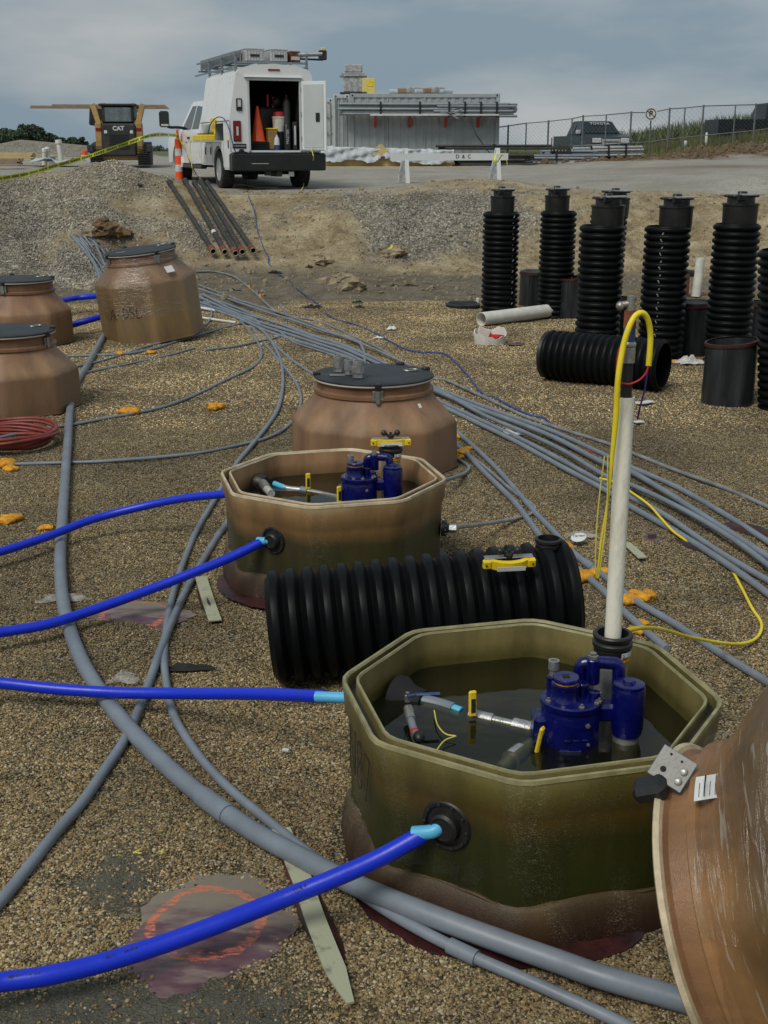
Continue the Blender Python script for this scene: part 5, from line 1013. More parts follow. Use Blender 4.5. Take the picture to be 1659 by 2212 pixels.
for s in (-1, 1):
    l = MB().box(-.085, .085, -.025, 0, 0, .42, b=.03).build('tail_lamp', 'blackpl', tk, (s*.84, Y0, 1.0)); MB().box(-.07, .07, -.034, -.025, .02, .40, b=.02).build('red_lens', 'redlens', l); MB().box(-.022, .022, -.04, -.034, .12, .30, b=.005).build('reverse_lens', 'clearlens', l)
    h = MB().box(-.065, .065, -.03, 0, 0, .25, b=.03).build('door_handle', 'blackpl', tk, (s*.78, Y0, 1.62)); MB().box(-.035, .035, -.036, -.03, .08, .22, b=.01).build('paddle', 'clearlens', h)
MB().box(-.13, .13, -.018, 0, 0, .035, b=.006).build('brake_lamp', 'redlens', tk, (.0, Y0, 2.43))
bd = MB().box(-.15, .15, -.012, 0, 0, .095, b=.02).build('badge', 'blackpl', tk, (-.80, Y0, .86)); text('badge_lettering', 'KNAPHEIDE', .05, 'reflect', bd, Matrix.Translation((0, -.0135, .048)) @ RX(R(90), 4, 'X'), .0008, 1.0)
MB().prism([(-.12, 0), (.12, 0), (.12, .03), (.06, .04), (.04, .085), (-.04, .085), (-.06, .04), (-.12, .03)], 0, .02, RX(R(90), 4, 'X')).build('step_bracket', 'blackpl', tk, (-.76, Y0, .70+.06))
# cab: side profile extruded with tumblehome
prof = [(1.72, .52), (1.72, 1.22), (1.80, 1.86), (1.92, 1.93), (3.25, 1.95), (3.45, 1.90), (4.08, 1.30), (4.2, 1.27), (5.35, 1.17), (5.52, 1.08), (5.56, .95), (5.56, .52)]
def hw(z): return .99 if z < 1.22 else .99-.22*(z-1.22)/.72
cabv = []; 
b = MB(); n = len(prof)
b.add([(-hw(z)*s_, y, z) for s_ in (1, -1) for y, z in prof], [(i, (i+1) % n, n+(i+1) % n, n+i) for i in range(n)][:-1]+[tuple(range(n-1, -1, -1)), tuple(range(n, 2*n))], False)
b.build('cab', 'white', tk)
def sidew(poly, nm, m, off=.004, th=.006):
    for s in (-1, 1):
        v = [(s*(hw(z)+off), y, z) for y, z in poly]+[(s*(hw(z)+off-th), y, z) for y, z in poly]; n = len(poly)
        MB().add(v, [tuple(range(n)), tuple(range(2*n-1, n-1, -1))]+[(i, (i+1) % n, n+(i+1) % n, n+i) for i in range(n)], False).build(nm, m, tk)
sidew([(2.0, 1.30), (2.10, 1.80), (2.72, 1.84), (2.72, 1.30)], 'window', 'glass'); sidew([(2.82, 1.30), (2.82, 1.84), (3.25, 1.84), (3.78, 1.36), (3.78, 1.30)], 'window', 'glass')
MB().add([(-.76, 3.47, 1.88), (.76, 3.47, 1.88), (.92, 4.06, 1.33), (-.92, 4.06, 1.33)], [(0, 1, 2, 3)], False, Matrix.Translation((0, .012, .012))).build('windscreen', 'glass', tk)
sidew([(1.86, .62), (1.86, 1.24), (1.87, 1.24), (1.87, .62)], 'door_gap', 'blackpl', .002); sidew([(2.77, .58), (2.77, 1.88), (2.782, 1.88), (2.782, .58)], 'door_gap', 'blackpl', .002); sidew([(3.86, .60), (3.86, 1.22), (3.87, 1.22), (3.87, .60)], 'door_gap', 'blackpl', .002)
for y in (2.0, 2.9): MB().box(-1.03, -.99, y, y+.17, 1.08, 1.13, b=.01).build('door_handle', 'blackpl', tk)
MB().box(-1.01, -.85, 1.75, 3.8, .40, .5, b=.03).build('side_step', 'blackpl', tk); MB().box(.85, 1.01, 1.75, 3.8, .40, .5, b=.03).build('side_step', 'blackpl', tk)
for s in (-1, 1):
    ar = [(4.35+math.cos(a)*.53, .42+math.sin(a)*.56) for a in np.linspace(0, math.pi, 17)]+[(4.35-.46, .42), ]+[(4.35+math.cos(a)*.46, .42+math.sin(a)*.49) for a in np.linspace(math.pi, 0, 17)]
    x0 = -1.03 if s < 0 else .99
    MB().prism([(4.35+math.cos(a)*.47, .40+math.sin(a)*.50) for a in np.linspace(0, math.pi, 15)], x0-.001*s*0+(.005 if s < 0 else -.0), x0+.04, m_).build('wheel_arch', 'dark', tk) if False else None
    v = []; k = 17
    for a in np.linspace(0, math.pi, k): v += [(4.35+math.cos(a)*.47, .42+math.sin(a)*.49), (4.35+math.cos(a)*.54, .42+math.sin(a)*.56)]
    vv = [(s*.985, y, z) for y, z in v]+[(s*1.03, y, z) for y, z in v]; N = len(v)
    fs = []
    for i in range(k-1):
        p = 2*i; fs += [(N+p, N+p+1, N+p+3, N+p+2), (p, p+1, N+p+1, N+p), (p+1, p+3, N+p+3, N+p+1), (p, N+p, N+p+2, p+2)]
    MB().add(vv, fs, True).build('fender_flare', 'white', tk)
    MB().prism([(4.35+math.cos(a)*.475, .40+math.sin(a)*.505) for a in np.linspace(0, math.pi, 15)], s*.992-.003, s*.992+.003, m_).build('wheel_well', 'dark', tk)
MB().box(-.98, .98, 5.45, 5.68, .5, .78, b=.05).build('front_bumper', 'chrome', tk)
mi = MB().tube([(-.92, 3.70, 1.34), (-1.12, 3.66, 1.36), (-1.30, 3.64, 1.36), (-1.40, 3.64, 1.40)], .035, 10, True, 4).build('mirror_arm', 'blackpl', tk); MB().box(-1.56, -1.32, 3.60, 3.72, 1.36, 1.74, b=.04).build('mirror_head', 'blackpl', mi); MB().box(-1.53, -1.35, 3.592, 3.60, 1.45, 1.71, b=.01).build('mirror_glass', 'glass', mi); MB().box(-1.53, -1.35, 3.592, 3.60, 1.385, 1.435, b=.01).build('lower_glass', 'clearlens', mi)
mi = MB().tube([(.92, 3.70, 1.34), (1.12, 3.66, 1.36), (1.40, 3.64, 1.40)], .035, 10, True, 4).box(1.32, 1.56, 3.60, 3.72, 1.36, 1.74, b=.04).build('mirror_arm', 'blackpl', tk)
MB().box(-1.003, -.999, 3.2, 3.34, 1.0, 1.02).build('door_emblem', 'blackpl', tk)
text('side_lettering', '2500', .07, 'blackmetal', tk, Matrix.Translation((-.9925, 3.98, .98)) @ Matrix.Rotation(R(-90), 4, 'Z') @ RX(R(90), 4, 'X'), .002) if False else None
# roof rack (part of the truck) and what it carries
rk = MB()
for x in (-.78, .78):
    rk.box(x-.02, x+.02, -1.0, 2.9, 2.50, 2.53)
    for y in (-.95, .25, 1.45): rk.box(x-.025, x+.025, y-.02, y+.02, 2.40, 2.80, b=.005)
    rk.box(x-.015, x+.015, -1.0, 2.7, 2.75, 2.785)
for y in (-.95, .25, 1.45, 2.6): rk.box(-.78, .78, y-.02, y+.02, 2.58, 2.62)
rk.build('roof_rack', 'rack', tk)
def on_truck(name, loc, label, cat, rz=0, group=None):
    o = empty(name, (0, 0, 0), 0, label, cat, group); world_on_truck(o, loc, rz); return o
o = on_truck('ladder', (-.66, .9, 2.62), 'grey extension ladder lying on the truck roof rack', 'ladder')
for x in (-.05, .06): MB().box(x-.012, x+.012, -1.6, 1.7, 0, .22, b=.006).build('rail', 'rack', o)
for k in range(9): MB().cyl((-.05, -1.5+k*.36, .10), (.06, -1.5+k*.36, .10), .014, 8).build('rung', 'rack', o)
for x, w, lb in ((-.36, .40, 'wider silver chequer-plate box on the truck roof, left one'), (.17, .38, 'silver chequer-plate box on the truck roof beside the orange one')):
    o = on_truck('roof_tool_box', (x, -.75, 2.62), lb, 'tool box'); MB().box(-w/2, w/2, -.22, .9, 0, .25, b=.02).build('box_body', 'chrome', o)
    MB().box(-w/2-.01, w/2+.01, -.235, .9, .235, .265, b=.01).build('box_lid', 'chrome', o)
    for r_ in range(5):
        for c_ in range(6): MB().box(-.018, .018, -.003, 0, -.004, .004, Matrix.Translation((-w*.4+c_*w*.16, -.221, .03+r_*.042)) @ Matrix.Rotation(.7 if (r_+c_) % 2 else -.7, 4, 'Y')).build('tread_bar', 'rack', o)
    lk = MB().box(-.10, .10, -.24, -.22, .09, .14, b=.006).build('nameplate', 'blackmetal', o)
o = on_truck('roof_case', (.52, -.7, 2.62), 'small rusty orange case on the truck roof', 'case', .15); MB().box(-.12, .12, -.2, .5, 0, .23, b=.01).build('case_body', M['rust'], o); MB().box(-.10, .10, -.206, -.2, .05, .12).build('stripe', 'reflect', o)
o = on_truck('pipe_stand', (.82, -.85, 2.66), 'folded pipe stand with clamp sticking out at the right of the roof rack', 'stand', -.1); MB().cyl((-.3, 0, .12), (.32, -.1, .14), .045, 12).build('tube', 'gal', o); MB().cyl((-.2, .1, .05), (.35, 0, .03), .02, 8).build('leg', 'blackmetal', o); MB().box(.25, .42, -.12, .0, .02, .22, b=.02).build('clamp', 'blackmetal', o); MB().box(.30, .40, -.10, -.02, .20, .27, b=.01).build('jaw', 'ybox', o)
# cargo
o = on_truck('traffic_cone', (-.30, Y0+.32, .83), 'orange traffic cone on a black base inside the open truck', 'cone')
for k in range(5): MB().box(-.20, .20, -.18, .18, .035*k, .035*k+.03, b=.012).build('base_layer', 'blackpl', o)
MB().lathe([(.17, .175), (.155, .19), (.035, .84), (.025, .90), (.018, .90)], 32, True, True).build('cone_body', 'traffic', o)
o = on_truck('yellow_crate', (.0, Y0+.3, .83), 'yellow box standing between the cone and the bucket in the truck', 'box'); MB().box(-.10, .10, -.12, .12, 0, .42, b=.015).build('crate_body', M['catyellow'], o); MB().box(-.11, .11, -.13, .13, .42, .45, b=.01).build('crate_lid', 'yellow', o)
o = on_truck('bucket', (.20, Y0+.38, .83), 'white bucket stacked on a dark blue bucket inside the truck', 'bucket'); MB().lathe([(.13, 0), (.15, .38), (.145, .38)], 24, True, False).build('lower_bucket', 'carpaint', o); MB().lathe([(.13, .38), (.15, .66), (.158, .66), (.158, .69), (.14, .69), (.12, .45)], 24, True, False).build('white_bucket', 'pvcwhite', o); MB().lathe([(.14, .69), (.12, .78), (.05, .8)], 20, False, True).build('red_contents', 'red', o)
o = on_truck('bottle', (.07, Y0+.14, .83), 'white plastic jug with blue bottom at the truck door sill', 'bottle'); MB().lathe([(.06, 0), (.065, .02), (.065, .10), (.05, .24), (.02, .28), (.02, .31)], 16, True, True).build('jug', 'clearlens', o); MB().lathe([(.067, .0), (.067, .10)], 16, True, True).build('blue_fill', M['bluecable'], o)
o = on_truck('gas_cylinder', (.35, Y0+.30, .83), 'tall dark green cylinder with brass valve inside the truck', 'cylinder'); MB().lathe([(.085, 0), (.085, .98), (.05, 1.06), (.02, 1.08), (.02, 1.14)], 24, True, True).build('tank', M['catblack'], o); MB().box(-.05, .02, -.03, .03, .95, 1.08, b=.01).build('valve', M['rust'], o)
o = on_truck('tube_container', (.30, Y0+.13, .83), 'black tube with white and red print at the truck door sill', 'tube'); MB().lathe([(.075, 0), (.075, .50), (.06, .52)], 20, True, True).build('tube_body', 'blackpl', o); text('print', 'MASTER', .085, 'reflect', o, Matrix.Translation((-.01, -.078, .27)) @ RX(R(90), 4, 'X') @ RX(R(90), 4, 'Z'), .001)
o = on_truck('tube_container', (.47, Y0+.14, .83), 'grey lidded tube rack at the right of the truck door sill', 'tube'); MB().box(-.04, .05, -.04, .05, 0, .58, b=.01).build('rack_body', 'catblack', o); MB().box(-.02, .02, -.048, -.04, .1, .5).build('bright_strip', 'reflect', o)
o = on_truck('shop_vacuum', (.12, Y0+.75, .83), 'dark clutter of tools deep inside the truck', 'tools'); MB().box(-.3, .35, -.1, .3, 0, .9, b=.05).sphere((.1, -.1, 1.0), .12, 6).build('tool_bag', 'catblack', o); MB().box(-.12, -.08, -.14, -.1, .9, 1.15).box(.0, .04, -.14, -.1, .88, 1.1).build('red_handles', 'red', o)
# cables of the truck
bpy.context.view_layer.update()
TM = tk.matrix_basis.copy()
def tw(*p): return (Matrix.Translation(org) @ Matrix.Rotation(TR, 4, 'Z') @ Matrix.Scale(.97, 4)) @ Vector(p)
g0 = T(519, 393)
o = MB().tube([tw(-1.15, .30, 1.10), tw(-1.12, .1, 1.35), tw(-1.09, -.4, 1.48), tw(-1.06, -.9, 1.44), tw(-1.03, -1.22, 1.2), tw(-1.0, -1.50, .8), T(533, 395)+Vector((0, -.05, .03)), T(537, 425)+Vector((0, 0, .01))], .011, 8).build('cable', 'bluecable'); tag(o, 'dark cable arching from the yellow case round the rear corner of the truck', 'cable')
o = MB().tube([tw(-1.3, .75, 1.06), tw(-1.42, .8, 1.02), tw(-1.45, .8, .75), tw(-1.42, .7, .3), T(425, 378)+Vector((0, 0, .02)), T(437, 388)+Vector((0, 0, .02))], .008, 8).build('cable', 'ycord'); tag(o, 'orange yellow cord hanging from the yellow case to the ground', 'cord')
o = MB().tube([tw(.72, -1.35, .86), tw(.72, -1.5, .6), T(660, 392)+Vector((0, -.1, .25)), T(655, 408)+Vector((0, 0, .05)), T(643, 418)+Vector((0, 0, .01))], .010, 8).build('cable', 'ycord'); tag(o, 'yellow cord hanging from the open rear door of the truck', 'cord')
o = MB().tube([T(503, 406)+Vector((0, 0, .01)), T(515, 401)+Vector((0, 0, .02)), T(535, 402)+Vector((0, 0, .01)), T(560, 406)+Vector((0, 0, .01)), T(600, 407)+Vector((0, 0, .01))], .010, 8).build('cable', 'ycord'); tag(o, 'yellow cord lying on the bank under the rear bumper of the truck', 'cord')

# ------------------------------------------------------------------ channelizer post with caution tape
q = T(388, 388); ch = empty('channelizer_post', q, 0, 'orange and white striped channelizer post beside the truck front wheel', 'traffic post')
Hh = 1.15; seg = [(0, .19, 'traffic'), (.19, .35, 'reflect'), (.35, .56, 'traffic'), (.56, .72, 'reflect'), (.72, .93, 'traffic')]
def cr_(z): return .098-.028*z/Hh
for a, b_, m in seg: MB().lathe([(cr_(a), a), (cr_(b_), b_)], 24, True, True).build('band', m, ch)
MB().lathe([(cr_(.93), .93), (.055, .96), (.035, 1.0), (.03, 1.15), (.02, 1.17)], 20, True, True).build('handle_top', 'traffic', ch)
ptop = q+Vector((0, -.05, 1.05))
def tape(pts, w, name, label, twist=.6, text_n=0):
    ps = cr(pts, 10); b = MB(); vs = []
    for i, p in enumerate(ps):
        a = twist*math.sin(i*.35); u = Vector((0, math.sin(a)*.8, math.cos(a)))*w/2; vs += [p-u, p+u]
    b.add(vs, [(2*i, 2*i+2, 2*i+3, 2*i+1) for i in range(len(ps)-1)], True)
    o = b.build(name, 'tapey', None, auto=False); tag(o, label, 'caution tape', 'yellow caution tape tied to the post')
    mk = MB(); n = len(ps)-1; k = 0
    for i in range(1, n):
        for q_ in range(2):
            t = q_*.5; p = ps[i]*(1-t)+ps[i+1]*t; d = (ps[i+1]-ps[i]); a = twist*math.sin((i+t)*.35); u = Vector((0, math.sin(a)*.8, math.cos(a)))*w*.30; h = d*.16
            if (i*2+q_) % 7 == 6: continue
            for yo in (-.006, .006): c = p+Vector((0, yo, 0)); mk.add([c-u-h, c-u*.6+h, c+u+h, c+u*.5-h], [(0, 1, 2, 3)], False)
    mk.build('caution_lettering', 'print', o, auto=False); return o
M['tapey'] = mat('yellow_caution_tape', (.62, .66, .05), .4, var=.12, scale=8, bump=0)
e0 = T(-30, 392); e1 = Q(8, 385, 23.6)
tape([Q(-40, 392, 21.8), Q(6, 385, 22.4), Q(60, 375, 22.9), Q(120, 358, 23.6), Q(190, 338, 24.3), Q(265, 313, 25), Q(330, 292, 25.5), ptop+Vector((0, 0, -.02))], .085, 'caution_tape', 'yellow caution tape stretched from the striped post down to the left edge')
e = T(441, 405); tape([ptop, Q(398, 320, ptop.y-.5), Q(410, 350, ptop.y-.9), Q(424, 380, ptop.y-1.4)*.5+(T(424, 380)+Vector((0, 0, .1)))*.5, T(440, 402)+Vector((0, -.02, .06))], .075, 'caution_tape', 'yellow caution tape hanging from the striped post to the steel pipes', 1.2)

# ------------------------------------------------------------------ steel pipes leaning on the bank
for i, ((x0, y0), (x1, y1)) in enumerate([((366, 403), (463, 563)), ((400, 400), (488, 564)), ((420, 404), (511, 567)), ((434, 405), (526, 567)), ((447, 402), (549, 568))]):
    a = T(x0, y0)+Vector((0, 0, .09)) if i < 4 else Q(x0, y0, pa_)
    pa_ = a.y; b_ = T(x1, y1-6)+Vector((0, -.12, .12)); lb = ['leftmost dark steel pipe leaning on the bank, apart from the other four', 'second dark steel pipe from the left leaning on the bank', 'middle one of five dark steel pipes leaning on the bank', 'fourth dark steel pipe from the left leaning on the bank', 'rightmost dark steel pipe leaning on the bank'][i]
    lift = max(0, max(hz(*(a.lerp(b_, f)).xy)-a.lerp(b_, f).z for f in np.linspace(0, 1, 40))+.05); lift = min(lift, .09 if i < 4 else .15); a.z += lift; b_.z += lift*.8
    t = empty('steel_pipe', a, 0, lb, 'steel pipe', 'five dark steel pipes leaning on the bank'); d = b_-a; qq = d.to_track_quat('Z', 'Y').to_matrix().to_4x4(); r = .044
    o = MB().lathe([(r, 0), (r, d.length), (r*.85, d.length), (r*.85, d.length-.3)], 20, True, False).build('barrel', 'iron', t); o.matrix_local = qq
    o = MB().lathe([(r*1.25, 0), (r*1.3, .02), (r*1.3, .10), (r*1.02, .11)], 20, True, False).build('upper_collar', 'iron', t); o.matrix_local = qq
    o = MB().lathe([(r*1.02, d.length-.16), (r*1.3, d.length-.15), (r*1.3, d.length+.0), (r*1.0, d.length+.0), (r*.98, d.length-.1)], 20, False, False).build('rusty_collar', 'rust', t); o.matrix_local = qq
    o = MB().torus((0, 0, d.length+.002), r*1.08, .006, 24, 6).build('bright_thread', 'lip', t); o.matrix_local = qq
    if i == 1: o = MB().lathe([(r*1.02, d.length*.74), (r*1.02, d.length*.77)], 16, False, False).build('paper_band', 'paper', t); o.matrix_local = qq

# ------------------------------------------------------------------ tracked loader carrying boards
q = Q(266, 362, 40.0); LO = Vector((q.x, 40.0, q.z))
ld = empty('tracked_loader', LO, R(8), 'yellow and black tracked loader seen from behind, boards across its raised arms', 'loader')
for s in (-1, 1):
    tr = [(-1.15, .35), (-.95, .08), (.9, .08), (1.2, .45), (.75, .85), (-.8, .75)]
    MB().prism(tr[::1], s*.78-.20, s*.78+.20, Matrix(((0, 0, 1, 0), (1, 0, 0, 0), (0, 1, 0, 0), (0, 0, 0, 1)))).build('track', 'tyre', ld)
    for k in range(9): MB().box(s*.78-.21, s*.78+.21, -1.19+.02*k*0-.03*(k < 3), -1.15+.0*k, .1+.07*k, .13+.07*k).build('track_pad', 'tyre', ld)
    MB().box(s*.66-.11, s*.66+.11, -1.1, -.5, .45, 1.45, b=.03).build('rear_post', 'catyellow', ld)
    MB().box(s*.66-.085, s*.66+.085, -1.115, -1.10, 1.18, 1.28, b=.01).build('tail_lamp', 'redlens', ld)
    m_arm = Matrix.Translation((s*.62, -.95, 1.35)) @ Matrix.Rotation(s*R(16), 4, 'Y') @ Matrix.Rotation(R(-12), 4, 'X')
    MB().box(-.09, .09, -.12, .12, 0, .72, m_arm, b=.02).cyl((s*.62, -1.0, 1.4), (s*.62, -.6, 1.5), .12, 12).build('lift_arm_rear', M['wood2'] if False else 'catyellow', ld)
    MB().box(s*.48-.07, s*.48+.07, -.9, 1.3, 1.88, 2.05, Matrix.Rotation(R(-2), 4, 'X'), b=.02).build('lift_arm', 'catyellow', ld)
    MB().cyl((s*.70, -1.0, 1.1), (s*.60, -.9, 1.62), .05, 10).build('lift_cylinder', 'blackmetal', ld)
    MB().box(s*.96-.10, s*.96+.10, -1.2, -.9, .5, .75, b=.03).build('side_box', 'catblack', ld)
MB().box(-.55, .55, -1.18, -.4, .38, 1.42, b=.05).build('engine_door', 'catblack', ld)
for k in range(7): MB().box(-.32, .32, -1.20, -1.18, .62+.07*k, .65+.07*k).build('grille_slat', 'blackpl', ld)
MB().box(-.52, .52, -1.0, 1.0, 1.42, 1.98, b=.06).build('cab', 'catblack', ld); MB().box(-.40, .40, -1.012, -1.0, 1.50, 1.92, b=.005).build('rear_window', 'glasslt', ld) if 'glasslt' in M else None
M['glasslt'] = mat('hazy_window_glass', (.12, .15, .16), .15, var=.3, bump=0, spec=.8)
gl = MB().box(-.42, .42, -1.016, -1.0, 1.48, 1.93, b=.007).build('rear_window', 'glasslt', ld)
MB().box(-.62, .62, -1.05, 1.1, 1.98, 2.05, b=.02).build('roof', 'catblack', ld)
for x in (-.42, .42): MB().box(x-.05, x+.05, -1.2, -1.18, 1.10, 1.2, b=.01).build('work_lamp', 'clearlens', ld)
text('maker_lettering', 'CAT', .19, 'reflect', ld, Matrix.Translation((.0, -1.19, 1.26)) @ RX(R(90), 4, 'X'), .006, 1.0, 0, .008)
MB().box(-1.28, -.55, .9, 1.5, 1.28, 1.96, Matrix.Rotation(R(6), 4, 'Y'), b=.04).build('bucket_attachment', 'catblack', ld)
MB().box(-.9, .9, -1.0, .8, .25, .5, b=.04).build('belly_plate', 'catyellow', ld)
for i, (dx, dz, L2) in enumerate(((-1.1, 0, 4.3), (-.2, .045, 3.6))):
    o = empty('board', LO+Vector((-.33+dx*.3, .2+.18*i, 1.79+dz)), R(8), ('long pale board carried crosswise by the tracked loader, sticking out left', 'second board carried by the tracked loader, behind the long one')[i], 'board')
    MB().box(-L2/2, L2/2, -.07, .07, 0, .04).build('plank', 'wood2', o); MB().box(-L2/2+.02, L2/2-.05, -.065, .075, .042, .085).build('plank', 'wood2', o)

ld.scale = (.93, .93, .93)
# ------------------------------------------------------------------ containers, racks and stacks
def cont(name, x0, y0, z0, L_, Wd, Hc, rz, label, m='container', panels=4, doors=True):
    t = empty(name, (x0, y0, z0), rz, label, 'shipping container')
    b = MB(); n = int(L_/.28); vs = []; xs = []
    for k in range(n):
        u = k*L_/n
        for f, d in ((0, 0), (.35, 0), (.5, .022), (.85, .022)): xs.append((u+f*L_/n, d))
    xs.append((L_, 0))
    for x, d in xs: vs += [(x, d, .12), (x, d, Hc-.12)]
    b.add(vs, [(2*i, 2*i+2, 2*i+3, 2*i+1) for i in range(len(xs)-1)], False)
    b.build('corrugated_side', m, t)
    MB().box(0, L_, .06, Wd, .1, Hc-.06).build('box_shell', m, t)
    for x in (0, L_-.12): MB().box(x, x+.14, -.03, .12, 0, Hc, b=.01).build('corner_post', m, t)
    MB().box(0, L_, -.025, .08, Hc-.13, Hc+.01, b=.01).build('top_rail', m, t); MB().box(0, L_, -.025, .08, 0, .15, b=.01).build('bottom_rail', m, t)
    for k in range(1, panels): MB().box(k*L_/panels-.03, k*L_/panels+.03, -.015, .05, .15, Hc-.13).build('post', m, t)
    for x in (0, L_-.18): c = MB().box(x, x+.18, -.035, .1, Hc-.12, Hc+.02, b=.01).build('corner_casting', m, t); MB().lathe([(.03, 0), (.03, .01)], 12).build('casting_hole', 'dark', c, (x+.09, -.035, Hc-.05), (R(90), 0, 0))
    if doors:
        for k in range(2):
            d = MB().box(-.05, 0, .03+k*Wd/2, (k+1)*Wd/2-.03, .12, Hc-.1, b=.01).build('door', m, t)
            for j in range(2): MB().cyl((-.09, .25+j*.55+k*Wd/2, .15), (-.09, .25+j*.55+k*Wd/2, Hc-.12), .022, 8).build('lock_rod', 'gal', d)
            for z in (.6, 1.2, 1.8, 2.3): MB().box(-.11, -.05, .2+k*Wd/2, 1.0+k*Wd/2, z, z+.04).build('rod_bracket', 'gal', d)
    return t
CY = 47.0; zc0 = hz(4, CY)-.05
xa_ = (757-829.5)/FPX*(CY*CT); xb_ = (1076-829.5)/FPX*(CY*CT)
ztop = Q(900, 203, CY).z; cont('shipping_container', xa_, CY, ztop-2.59, xb_-xa_, 2.44, 2.59, 0, 'long grey corrugated container behind the pipe racks and lumber')
ct2 = cont('shipping_container', xa_-1.05-.6, CY+.3, ztop-2.75, 1.0, 2.44, 2.59, R(0), 'narrow white container end with door rods just right of the truck door', 'contfar', 1, False)
for k in range(5): MB().cyl((.1+.2*k, -.08, .15), (.1+.2*k, -.08, 2.5), .022, 8).build('lock_rod', 'gal', ct2)
for z in (.4, .9, 1.4, 2.0): MB().box(.05, .95, -.10, -.05, z, z+.04).build('rod_bracket', 'gal', ct2)
ct3 = cont('shipping_container', xa_-.62, CY+.05, ztop-2.62, .6, 2.44, 2.59, 0, 'grey container door end beside the long container, full of upright rods', 'contfar', 1, False)
for k in range(4): MB().cyl((.08+.14*k, -.08, .15), (.08+.14*k, -.08, 2.5), .02, 8).build('lock_rod', 'rack', ct3)
tag(MB().box(-.04, .04, -.02, .02, 0, 2.0, b=.01).build('rusty_bar', 'rust', None, (xa_-1.25, CY-.1, ztop-2.55), (0, R(-4), 0)), 'rust coloured bar leaning between the two container ends', 'bar')
# pipe rack arms (red) on the long container's side are parts of it
rackz = Q(900, 252, CY-.6).z
lc = bpy.data.objects['shipping_container']
for px in (880, 1010-100+20, 1040, 1165-0):
    pass
for fx in (.17, .40, .64, .86):
    x = (xb_-xa_)*fx; MB().prism([(0, -.35), (.10, -.35), (.62, -.02), (.62, .04), (0, .04)], -.04, .04, Matrix.Translation((x, 0, rackz-.02-(ztop-2.59))) @ Matrix(((0, 0, 1, 0), (-1, 0, 0, 0), (0, 1, 0, 0), (0, 0, 0, 1)))).build('rack_bracket', 'red', lc)
def pipe_bundle(name, p0, length, rows, cols, r, label, rz=0, m='pvcgrey', jit=.15, straps=2, group=None, piece='pipe'):
    t = empty(name, p0, rz, label, 'pipe bundle', group); me = None
    for j in range(rows):
        for i in range(cols):
            x = random.uniform(-jit, jit); 
            if me is None: o = MB().lathe([(r, 0), (r, length), (r*.8, length), (r*.8, length-.1)], 8, True, False, RX(R(90), 4, 'Y')).build(piece, m, t, (x, i*r*2.02+(j % 2)*r, r+j*r*1.78)); me = o
            else: o = me.copy(); COL.objects.link(o); o.parent = t; o.location = (x, i*r*2.02+(j % 2)*r, r+j*r*1.78)
            o.rotation_euler = (random.random(), random.uniform(-.004, .004), random.uniform(-.003, .003))
    for k in range(straps): MB().box(-.03, .03, -r*1.6, cols*r*2.05+r*.2, -.005, rows*r*1.85+r*.6).build('strap', 'blackpl', t, (length*(k+1)/(straps+1), 0, 0))
    return t
bz = Q(900, 247, CY-.6).z
x0 = (738-829.5)/FPX*(46.2*CT); pipe_bundle('pipe_bundle', (x0, CY-.66, bz-.03), 4.3, 5, 5, .048, 'long bundle of grey pipes on the container rack, left half', m='rack')
x1 = (935-829.5)/FPX*(46.2*CT); pipe_bundle('pipe_bundle', (x1, CY-.68, bz-.10), 2.9, 6, 5, .046, 'bundle of grey pipes with black clamps on the container rack, right half', m='rack', jit=.22, straps=4)
o = MB().box(0, 4.7, -.03, .03, 0, .05, b=.005).build('white_bar', 'pvcwhite', None, ((800-829.5)/FPX*(46.2*CT), CY-.74, bz-.05)); tag(o, 'thin white bar along the front of the left pipe bundle', 'bar')
o = MB().tube([Q(1018, 262, 46.2), Q(1028, 290, 46), Q(1050, 320, 45.8), Q(1063, 338, 45.4)], .02, 6).build('hanging_cable', 'blackpl'); tag(o, 'dark cable hanging diagonally across the container side', 'cable')
for i, (px, py, a) in enumerate(((975, 250, .5), (985, 244, -.4), (968, 246, .1))): tag(MB().box(-.28, .28, -.03, .03, 0, .06, Matrix.Rotation(a, 4, 'Y'), b=.01).build('loose_bracket', 'rack', None, Q(px, py, 46.1)), ('grey bracket lying across the pipe rack, lowest of three', 'grey bracket sticking up from the pipe rack', 'small grey bracket at the left of the pile on the rack')[i], 'bracket', 'loose brackets on the pipe rack')
# stuff on the container roof
o = empty('wrapped_unit', Vector(((764-829.5)/FPX*45.5, CY+1.0, ztop+.02)), 0, 'tall grey shrink-wrapped unit on the container roof', 'wrapped stack')
MB().box(-.50, .50, -.5, .5, 0, .07, b=.01).build('pallet', 'catblack', o); MB().box(-.37, .37, -.35, .35, .07, .62, b=.03).build('lower_crate', 'greyproduct', o); MB().box(-.52, .50, -.4, .4, .62, .70, b=.02).box(-.44, .44, -.4, .4, .70, .76, b=.02).build('flange_plates', 'greyproduct', o); MB().box(-.33, .33, -.35, .35, .76, 1.06, b=.04).build('upper_crate', 'greyproduct', o)
o = empty('yellow_cabinet', Vector(((797-829.5)/FPX*45.5, CY+.9, ztop+.02)), 0, 'pale yellow cabinet on the container roof beside the wrapped unit', 'cabinet')
MB().box(-.24, .24, -.3, .3, 0, .56, b=.01).build('cabinet_body', 'ybox', o); MB().box(-.06, .16, -.312, -.3, .28, .46).build('cabinet_door', 'yellow', o)
